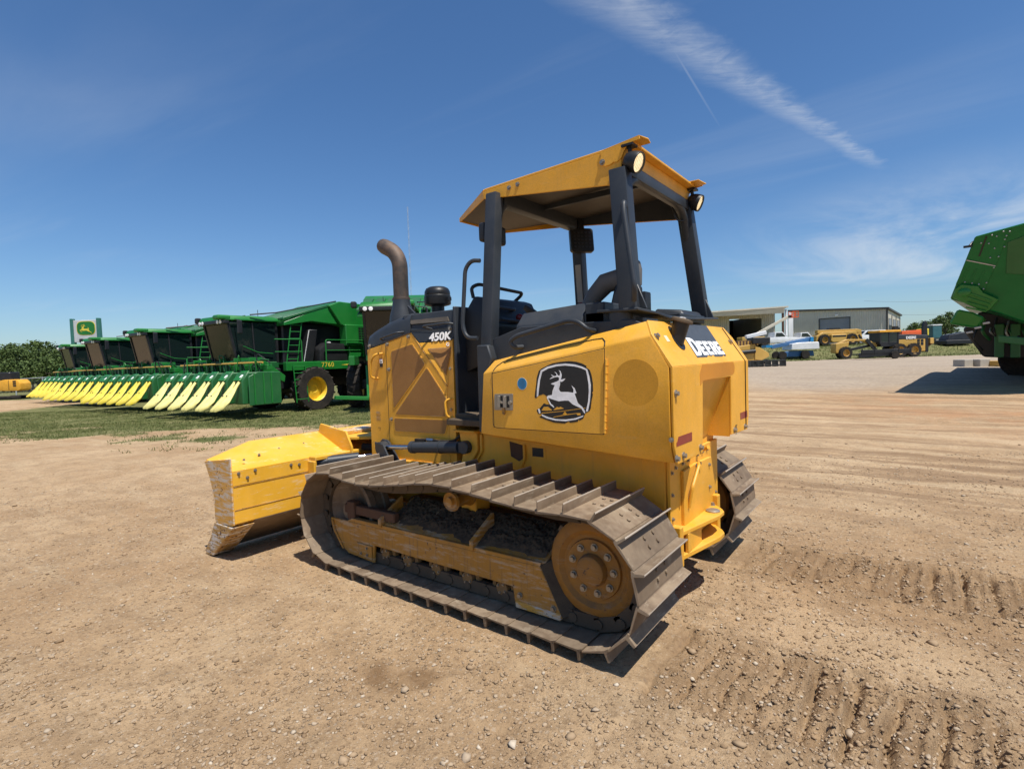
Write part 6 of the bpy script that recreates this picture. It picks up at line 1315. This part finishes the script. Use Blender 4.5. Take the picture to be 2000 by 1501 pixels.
# boom lifts
bp = yard(1553, 55); BLf = thing('boom_lift', 'blue boom lift with a white turntable cover, between skid steer and grader', 'boom lift', bp, AR)
k55 = 55 / 1040; lx_ = lambda px: (px - 1553) * k55; lz_ = lambda py: ZP(1553, py, 55) - bp.z
for px, yy in ((1521, 1), (1565, 1), (1526, -1), (1580, -1)): wheel(BLf, lx_(px), V * .9 * yy, .42, .30, MT['galv'], V * yy, 14)
MB().prism([(lx_(1526), lz_(696)), (lx_(1528), lz_(686)), (lx_(1548), lz_(684)), (lx_(1584), lz_(685)), (lx_(1586), lz_(696))], 'y', -.6, .6).obj('chassis', MT['vblue'], BLf, bevel=.04)
MB().prism([(lx_(1538), lz_(683)), (lx_(1540), lz_(671)), (lx_(1556), lz_(669)), (lx_(1591), lz_(669)), (lx_(1592), lz_(683))], 'y', -1.0, 1.0).obj('turntable_cover', MT['vwhite'], BLf, bevel=.06)
MB().bar((lx_(1506), V * .2, lz_(676)), (lx_(1585), V * .2, lz_(663)), .30, .38).bar((lx_(1540), -V * .3, lz_(669)), (lx_(1584), -V * .3, lz_(662)), .25, .3).obj('boom', MT['vblue'], BLf, bevel=.02); MB().bx(lx_(1580), lx_(1586), -.5, .5, lz_(668), lz_(659)).obj('boom_joint', MT['bluest'], BLf, bevel=.02); MB().bx(lx_(1494), lx_(1506), -.5, .5, lz_(677), lz_(672)).obj('platform', MT['bluest'], BLf)
cp_ = yard(1470, 70); CBL = thing('boom_lift', 'cream boom arm with a red basket raised in front of the cream shed', 'boom lift', cp_, AR)
k70 = 70 / 1040; cx_ = lambda px: (px - 1470) * k70; cz_ = lambda py: ZP(1470, py, 70) - cp_.z - (0)
cz2 = lambda px, py: ZP(px, py, 70) - cp_.z
MB().bx(-1.6, 1.4, -.8, .8, .5, 1.5).obj('chassis', MT['vyellow'], CBL, bevel=.05); MB().bar((cx_(1462), 0, cz2(1462, 662)), (cx_(1543), 0, cz2(1543, 618)), .30, .34).obj('boom', MT['cream'], CBL, bevel=.02)
for x, yy in ((-1.2, 1), (1.1, 1), (-1.2, -1), (1.1, -1)): wheel(CBL, x, V * .9 * yy, .45, .3, MT['galv'], V * yy, 12)
bkx0, bkx1, bz0, bz1 = cx_(1546), cx_(1558.5), cz2(1552, 620.5), cz2(1552, 608.5)
bs = MB().bx(bkx0, bkx1, -.5, .5, bz0, bz0 + .12)
for z in (bz1 - .05, (bz0 + bz1) / 2): bs.bx(bkx0, bkx1, -.5, -.44, z, z + .06).bx(bkx0, bkx1, .44, .5, z, z + .06)
for x in (bkx0, (bkx0 + bkx1) / 2, bkx1 - .06): bs.bx(x, x + .06, -.5, -.44, bz0, bz1).bx(x, x + .06, .44, .5, bz0, bz1)
bs.obj('basket', MT['vorange'], CBL); MB().bx(cx_(1541), cx_(1547), -.2, .2, cz2(1544, 620), cz2(1544, 616)).obj('basket_mount', BK, CBL)
# pickups and cars
def truck(label, px, d, face, L_=5.6, cat='pickup truck', dz=0.1):
    b = yard(px, d, dz); t = thing('pickup_truck' if cat == 'pickup truck' else 'parked_car', label, cat, b, AR + (0 if face > 0 else math.pi), 'white vehicles by the sheds')
    h = L_ / 2
    MB().prism([(-h, .45), (-h, 1.15), (-.5, 1.15), (-.35, 1.15), (.9, 1.15), (h - .15, 1.05), (h, .85), (h, .45)], 'y', -.95, .95).obj('body', MT['vwhite'], t, bevel=.06, seg=2)
    if cat == 'pickup truck': MB().prism([(-.55, 1.13), (-.45, 1.80), (.55, 1.80), (1.15, 1.13)], 'y', -.85, .85).obj('cab', MT['vwhite'], t, bevel=.06, seg=2); wn_ = [(-.35, 1.2), (-.28, 1.7), (.45, 1.7), (.90, 1.2)]
    else: MB().prism([(-h + .15, 1.13), (-h + .35, 1.80), (.55, 1.80), (1.25, 1.13)], 'y', -.85, .85).obj('cab', MT['vwhite'], t, bevel=.06, seg=2); wn_ = [(-h + .45, 1.2), (-h + .55, 1.7), (.45, 1.7), (.95, 1.2)]
    for s in (1, -1): MB().prism(wn_, 'y', s * .855, s * .862).obj('side_window', MT['glass'], t)
    MB().loft([(1.165, .72, 1.2), (1.165, -.72, 1.2), (.66, -.72, 1.74), (.66, .72, 1.74)], [(1.155, .72, 1.19), (1.155, -.72, 1.19), (.65, -.72, 1.73), (.65, .72, 1.73)]).obj('windscreen', MT['glass'], t)
    for x in (-h * .62, h * .62):
        for s in (1, -1): wheel(t, x, s * .85, .38, .24, MT['galv'], s, 10)
    return t
truck('white service truck with a box bed, under the cream boom arm', 1516, 67, 1); truck('white pickup truck behind the blue boom lift', 1566, 72, 1)
truck('white car parked between the telehandler and the grader cab', 1695, 72, -1, 4.6, 'car')
# compact loader and black attachment frame behind the dozer's right corner
sp0 = yard(1462, 42); SKD = thing('compact_loader', 'battered yellow compact loader with a white arm, just right of the bulldozer', 'loader', sp0, AR)
k42 = 42 / 1040; sx_ = lambda px: (px - 1462) * k42; sz_ = lambda py: ZP(1462, py, 42) - sp0.z
MB().prism([(sx_(1430), sz_(704)), (sx_(1432), sz_(676)), (sx_(1468), sz_(672)), (sx_(1478), sz_(684)), (sx_(1482), sz_(704))], 'y', -.7, .7).obj('body', MT['vyellow'], SKD, bevel=.04)
MB().bx(sx_(1434), sx_(1476), -.65, .65, sz_(676), sz_(665)).obj('cage', MT['rust'], SKD, bevel=.02)
for k in range(7): MB().bx(sx_(1437 + k * 6), sx_(1439 + k * 6), -.67, .67, sz_(675), sz_(666)).obj('cage_bar', MT['vyellow'], SKD)
MB().cyl((sx_(1436), V * .75, sz_(688)), (sx_(1468), V * .75, sz_(686)), .16, n=12).obj('roller_drum', BK, SKD); MB().prism([(sx_(1467), sz_(702)), (sx_(1468), sz_(676)), (sx_(1478), sz_(680)), (sx_(1494), sz_(690)), (sx_(1495), sz_(697)), (sx_(1480), sz_(704))], 'y', V * .3, V * .8).obj('front_housing', MT['vyellow'], SKD, bevel=.03)
MB().bx(sx_(1486), sx_(1495), -.3, .7, sz_(692), sz_(686)).obj('nose_block', MT['vyellow'], SKD, bevel=.03); wheel(SKD, sx_(1491), V * .6, .20, .2, MT['galv'], V, 10); wheel(SKD, sx_(1445), V * .72, .34, .3, MT['galv'], V, 12)
MB().bar((sx_(1464), -V * .5, sz_(658)), (sx_(1504), -V * .5, sz_(650)), .3, .3).obj('white_arm', MT['vwhite'], SKD, bevel=.03); MB().bx(sx_(1462), sx_(1496), -.9, .2, sz_(672), sz_(660)).obj('dark_engine', BK, SKD, bevel=.05)
fp0 = yard(1497, 36); ATF = thing('attachment_frame', 'black welded attachment frame lying on the dirt beside the compact loader', 'frame', fp0, AR)
k36 = 36 / 1040; fx_ = lambda px: (px - 1497) * k36
for z in (.05, .36): MB().bx(fx_(1464), fx_(1531), -.35, -.27, z, z + .07).obj('rail', BK, ATF, bevel=.008)
for z in (.05, .36): MB().bx(fx_(1464), fx_(1531), .27, .35, z, z + .07).obj('rail', BK, ATF, bevel=.008)
for px in (1464, 1474, 1486, 1500, 1514, 1529): MB().bx(fx_(px), fx_(px) + .10, -.36, .36, .0, .44).obj('upright', BK, ATF, bevel=.008)
# orange machine, upright excavator arm, teal tank
op_ = yard(1778, 74); ORG = thing('orange_machine', 'low orange machine hood showing behind the grader', 'machine', op_, AR); ORG.scale = (.9, .9, .66)
MB().prism([(-1.8, 1.4), (-1.7, 2.6), (1.0, 2.7), (1.5, 2.3), (1.6, 1.4)], 'y', -.8, .8).obj('hood', MT['vorange'], ORG, bevel=.08, seg=2); MB().bx(-1.8, 1.8, -.7, .7, .5, 1.4).obj('chassis', BK, ORG); MB().bx(1.5, 2.6, -.6, .6, 1.5, 2.9).obj('counterweight', MT['spout'], ORG, bevel=.08)
for x in (-1.2, 1.4):
    for s in (1, -1): wheel(ORG, x, s * .8, .5, .35, MT['vyellow'], s, 12)
ep_ = yard(1808, 66); EXA = thing('excavator_arm', 'black upright excavator arm and boom beside the teal tank', 'excavator', ep_, AR); EXA.scale = (.62, .62, .56)
MB().prism([(-.5, .3), (-.55, 3.2), (-.25, 4.6), (.1, 4.7), (.4, 4.2), (.35, 2.8), (.5, .3)], 'y', -.25, .25).obj('boom', BK, EXA, bevel=.05); MB().bx(-1.2, 1.6, -.9, .9, .2, .75).obj('crawler', BK, EXA, bevel=.08)
tk = yard(1824, 78); TK = thing('teal_tank', 'teal storage tank with a white top rim, right of the excavator arm', 'tank', tk, AR); TK.scale = (.9, .9, .62)
MB().bx(-.75, .75, -.9, .9, 1.0, 3.9).obj('tank_body', MT['teal'], TK, bevel=.08); MB().bx(-.80, .80, -.95, .95, 3.9, 4.15).obj('top_rim', MT['vwhite'], TK, bevel=.04); MB().bx(-1.3, 2.5, -.8, .8, .5, 1.0).obj('skid', MT['concrete'], TK, bevel=.03)
dk_ = yard(1862, 60); DKM = thing('dark_tracked_machine', 'dark tracked machine parked under the tipped green harvester', 'machine', dk_, AR); DKM.scale = (.9, .9, .75)
MB().bx(-1.6, 1.8, -1, 1, .05, .75).obj('crawler', BK, DKM, bevel=.12); MB().hull([(-1.2, -.8, .75), (1.6, -.8, .75), (-1.2, .8, .75), (1.6, .8, .75), (-.9, -.7, 1.5), (1.4, -.7, 1.9), (-.9, .7, 1.5), (1.4, .7, 1.9)]).obj('body', BK, DKM, bevel=.06)

# ------------------------------------------------------------------ left background
sg0 = P(177, 66); sg0.z = gz(sg0.x, sg0.y)
SG = thing('dealer_sign', 'tall white sign with green posts and a yellow leaping deer, behind the pickers', 'sign', sg0, AR)
k66 = 66 / 1040; zt = ZP(177, 623, 66) - sg0.z; zb_ = ZP(177, 668, 66) - sg0.z
MB().bx((154 - 177) * k66, (201 - 177) * k66, -.12, .12, zb_, zt - .15).obj('sign_face', MT['signw'], SG, bevel=.03)
for px in (151.5, 202.5): MB().prism([((px - 3.4 - 177) * k66, 0), ((px + 3.4 - 177) * k66, 0), ((px + 2.6 - 177) * k66, zt + .05), ((px - 2.6 - 177) * k66, zt + .05)], 'y', -.25, .25).obj('sign_post', MT['signg'], SG, bevel=.03)
ecx, ecz, esc = -1.335, 1.345, 6.4
sx0, sz0 = (178.5 - 177) * k66, ZP(178, 641, 66) - sg0.z
oval = []
for k in range(48):
    a = 2 * math.pi * k / 48; c, s = math.cos(a), math.sin(a); oval.append((sx0 + 1.09 * math.copysign(abs(c) ** .55, c), sz0 + .80 * math.copysign(abs(s) ** .62, s)))
MB().prism([(sx0 + (p[0] - sx0) * 1.06, sz0 + (p[1] - sz0) * 1.07) for p in oval], 'y', V * .12, V * .14).obj('emblem_rim', MT['spout'], SG)
MB().prism(oval, 'y', V * .14, V * .155).obj('emblem_field', MT['green'], SG)
MB().prism([(sx0 + .02 - (p[0] - ecx) * 5.6, sz0 + (p[1] - ecz) * 4.6 - .05) for p in EMB_DEER], 'y', V * .155, V * .17).obj('emblem_deer', MT['spout'], SG)
# fence
f0 = P(-40, 54); f0.z = gz(f0.x, f0.y); FN_ = thing('pipe_fence', 'galvanised pipe fence with posts in front of the dark trees', 'fence', f0, AR)
k54 = 54 / 1040; 
for z in (1.55, ): MB().tube([(0, 0, 1.50), (170 * k54, 0, 1.72)], .05, 6).obj('top_rail', MT['galv'], FN_)
for k in range(4): MB().cyl((k * 2.75 + 1.0, 0, -.3), (k * 2.75 + 1.0, 0, 1.62 + .06 * k), .06, n=8).obj('post', MT['galv'], FN_)
wm = MB()
for k in range(60): wm.tube([(k * .145, .02, 0), (k * .145 , .02, 1.5)], .004, 3)
wo2 = wm.obj('wire_mesh', MT['galv'], FN_); wo2['kind'] = 'stuff'
# compact excavator
x0 = P(28, 44); x0.z = gz(x0.x, x0.y); CE = thing('compact_excavator', 'small yellow excavator seen from behind by the pipe fence at the left edge', 'excavator', x0, AR)
k44 = 44 / 1040; ex_ = lambda px: (px - 28) * k44; ez_ = lambda py: ZP(28, py, 44) - x0.z
HX = MB().prism([(ex_(8), ez_(762)), (ex_(8), ez_(743)), (ex_(22), ez_(740.5)), (ex_(46), ez_(741)), (ex_(52), ez_(748)), (ex_(52), ez_(760)), (ex_(46), ez_(763))], 'y', -.5, .5).obj('counterweight', MT['yellow'], CE, bevel=.06, seg=2)
for k in range(3): MB().bx(ex_(38), ex_(44), V * .5 - .02, V * .5 + .02, ez_(754 - k * 4.2), ez_(751.3 - k * 4.2)).obj('vent', BK, HX)
MB().bx(ex_(29.3), ex_(30), V * .5 - .012, V * .5 + .012, ez_(761), ez_(742)).obj('door_seam', BK, HX)
for s in (1, -1): MB().bx(ex_(8), ex_(50), s * .35, s * .65, 0, .30).obj('crawler_track', MT['rubber'], CE, bevel=.12, seg=2)
MB().bx(ex_(4), ex_(26), -.2, .8, ez_(742), ez_(726)).obj('cab', BK, CE, bevel=.08); MB().tube([(ex_(8), -.2, .8), (ex_(-6), -.2, 2.0), (ex_(-16), -.2, .7)], .12, 8, .3).obj('boom', BK, CE)
# mast far away
t0 = P(811, 230); t0.z = gz(t0.x, t0.y); ms = MB(); zt = ZP(808, 408, 230) - t0.z
for k in range(3):
    a = k * 2.094; ms.tube([(math.cos(a) * .30, math.sin(a) * .30, 0), (math.cos(a) * .26, math.sin(a) * .26, zt)], .045, 4)
for k in range(int(zt / 1.2)): a = (k % 3) * 2.094; b = ((k + 1) % 3) * 2.094; ms.tube([(math.cos(a) * .28, math.sin(a) * .28, k * 1.2), (math.cos(b) * .28, math.sin(b) * .28, k * 1.2 + 1.2)], .03, 3)
mo_ = ms.obj('radio_mast', MT['galv'], None); mo_.location = t0; tag(mo_, 'thin lattice radio mast rising far behind the exhaust stack', 'mast')
# power lines on the right
for i, (ya, yb_, lb) in enumerate(((588, 572, 'uppermost faint power line above the tan shed roof'), (612, 602, 'lower faint power line beside the tan shed roof'))):
    a = P(1690, 130); b = P(2080, 120); a.z = ZP(1690, ya, 130); b.z = ZP(2080, yb_ - 14, 120)
    pts = [a.lerp(b, k / 14) - Vector((0, 0, 1.4 * 4 * (k / 14) * (1 - k / 14))) for k in range(15)]
    o = MB().tube(pts, .022, 5).obj('power_line', MT['wire'], None); tag(o, lb, 'cable', 'power lines')

# ------------------------------------------------------------------ trees
def treemesh(seed, H, Rr, pine=False):
    rg_ = np.random.default_rng(seed); nc = 46 if not pine else 34
    cen = []; 
    for k in range(nc):
        a = rg_.uniform(0, 6.28); u = rg_.uniform(0, 1) ** .5
        if pine: h = rg_.uniform(.35, 1.0); rad = Rr * (1.12 - h) * 1.0 * u + .15
        else: h = rg_.uniform(.28, 1.0); rad = Rr * u * math.sqrt(max(.05, 1 - ((h - .58) / .46) ** 2))
        cen.append((math.cos(a) * rad, math.sin(a) * rad, h * H, rg_.uniform(.30, 1.0) * Rr * .36))
    cen = np.array(cen); per = 34; n = nc * per
    c = np.repeat(cen, per, 0); d = rg_.normal(size=(n, 3)); d /= np.linalg.norm(d, axis=1)[:, None]
    p = c[:, :3] + d * (c[:, 3] * rg_.uniform(.55, 1.1, n))[:, None] * np.array([1, 1, .75])
    s = rg_.uniform(.10, .24, n) * (Rr / 3.0) ** .5; t1 = rg_.normal(size=(n, 3)); t1 /= np.linalg.norm(t1, axis=1)[:, None]; t2 = np.cross(t1, d); t2 /= np.linalg.norm(t2, axis=1)[:, None] + 1e-6
    v = np.stack([p - t1 * s[:, None], p + t2 * s[:, None] * .8, p + t1 * s[:, None], p - t2 * s[:, None] * .8], 1).reshape(-1, 3); f = np.arange(n * 4).reshape(-1, 4)
    cm = npmesh('crown', v, f); cm.materials.append(MT['pine' if pine else 'leaf'])
    m = MB().tube([(0, 0, -.3), (.05, .03, H * .3), (0, .08, H * .62), (.1, 0, H * .85)], [.22, .17, .11, .04], 8)
    for k in range(7):
        q_ = cen[k * 4]; m.tube([(0, .05, H * (.28 + .05 * k)), (q_[0] * .6, q_[1] * .6, q_[2] * .92), tuple(q_[:3])], [.09, .05, .02], 5)
    return cm, m.mesh('trunk', MT['bark'], smooth=60)
TM_ = [treemesh(1, 7.0, 3.3), treemesh(2, 8.2, 3.9), treemesh(3, 6.2, 3.0), treemesh(4, 9.0, 2.7, True), treemesh(5, 5.2, 3.2)]
def tree(px, d, kind, s, rz, label, group):
    b = P(px, d); b.z = gz(b.x, b.y); t = thing('tree', label, 'tree', b, rz, group); t.scale = (s, s, s * random.Random(int(px * 7)).uniform(.92, 1.08))
    link('crown', TM_[kind][0], t); link('trunk', TM_[kind][1], t); return t
rr = random.Random(5)
GL = 'trees beyond the pipe fence'
for i, px in enumerate(range(-12, 152, 13)):
    d = rr.uniform(72, 86); tree(px, d, rr.choice([0, 1, 2, 4]), rr.uniform(.56, .92), rr.uniform(0, 6), 'dark leafy tree in the wood edge beyond the pipe fence', GL)
for i, px in enumerate(range(-10, 150, 17)):
    d = rr.uniform(62, 69); tree(px, d, 4, rr.uniform(.62, .78), rr.uniform(0, 6), 'dark leafy tree in the wood edge beyond the pipe fence', GL)
tree(32, 88, 1, .92, 1.0, 'rounded dark tree crown standing above the wood edge at far left', GL); tree(82, 86, 1, .90, 2.0, 'tallest light green tree in the wood edge left of the sign', GL)
for i, px in enumerate((160, 178, 196, 214)):
    tree(px, rr.uniform(84, 96), rr.choice([0, 1, 2]), rr.uniform(.7, .85), rr.uniform(0, 6), 'dark leafy tree in the wood edge beyond the pipe fence', GL)
GRr = 'trees behind the machines on the right'
for px, d, kd, s in ((1786, 118, 0, .62), (1797, 112, 2, .70), (1808, 120, 1, .60), (1838, 116, 0, .78), (1849, 110, 2, .86), (1860, 118, 1, .80)):
    tree(px, d, kd, s, rr.uniform(0, 6), 'small green tree between the tan shed and the tipped harvester', GRr)
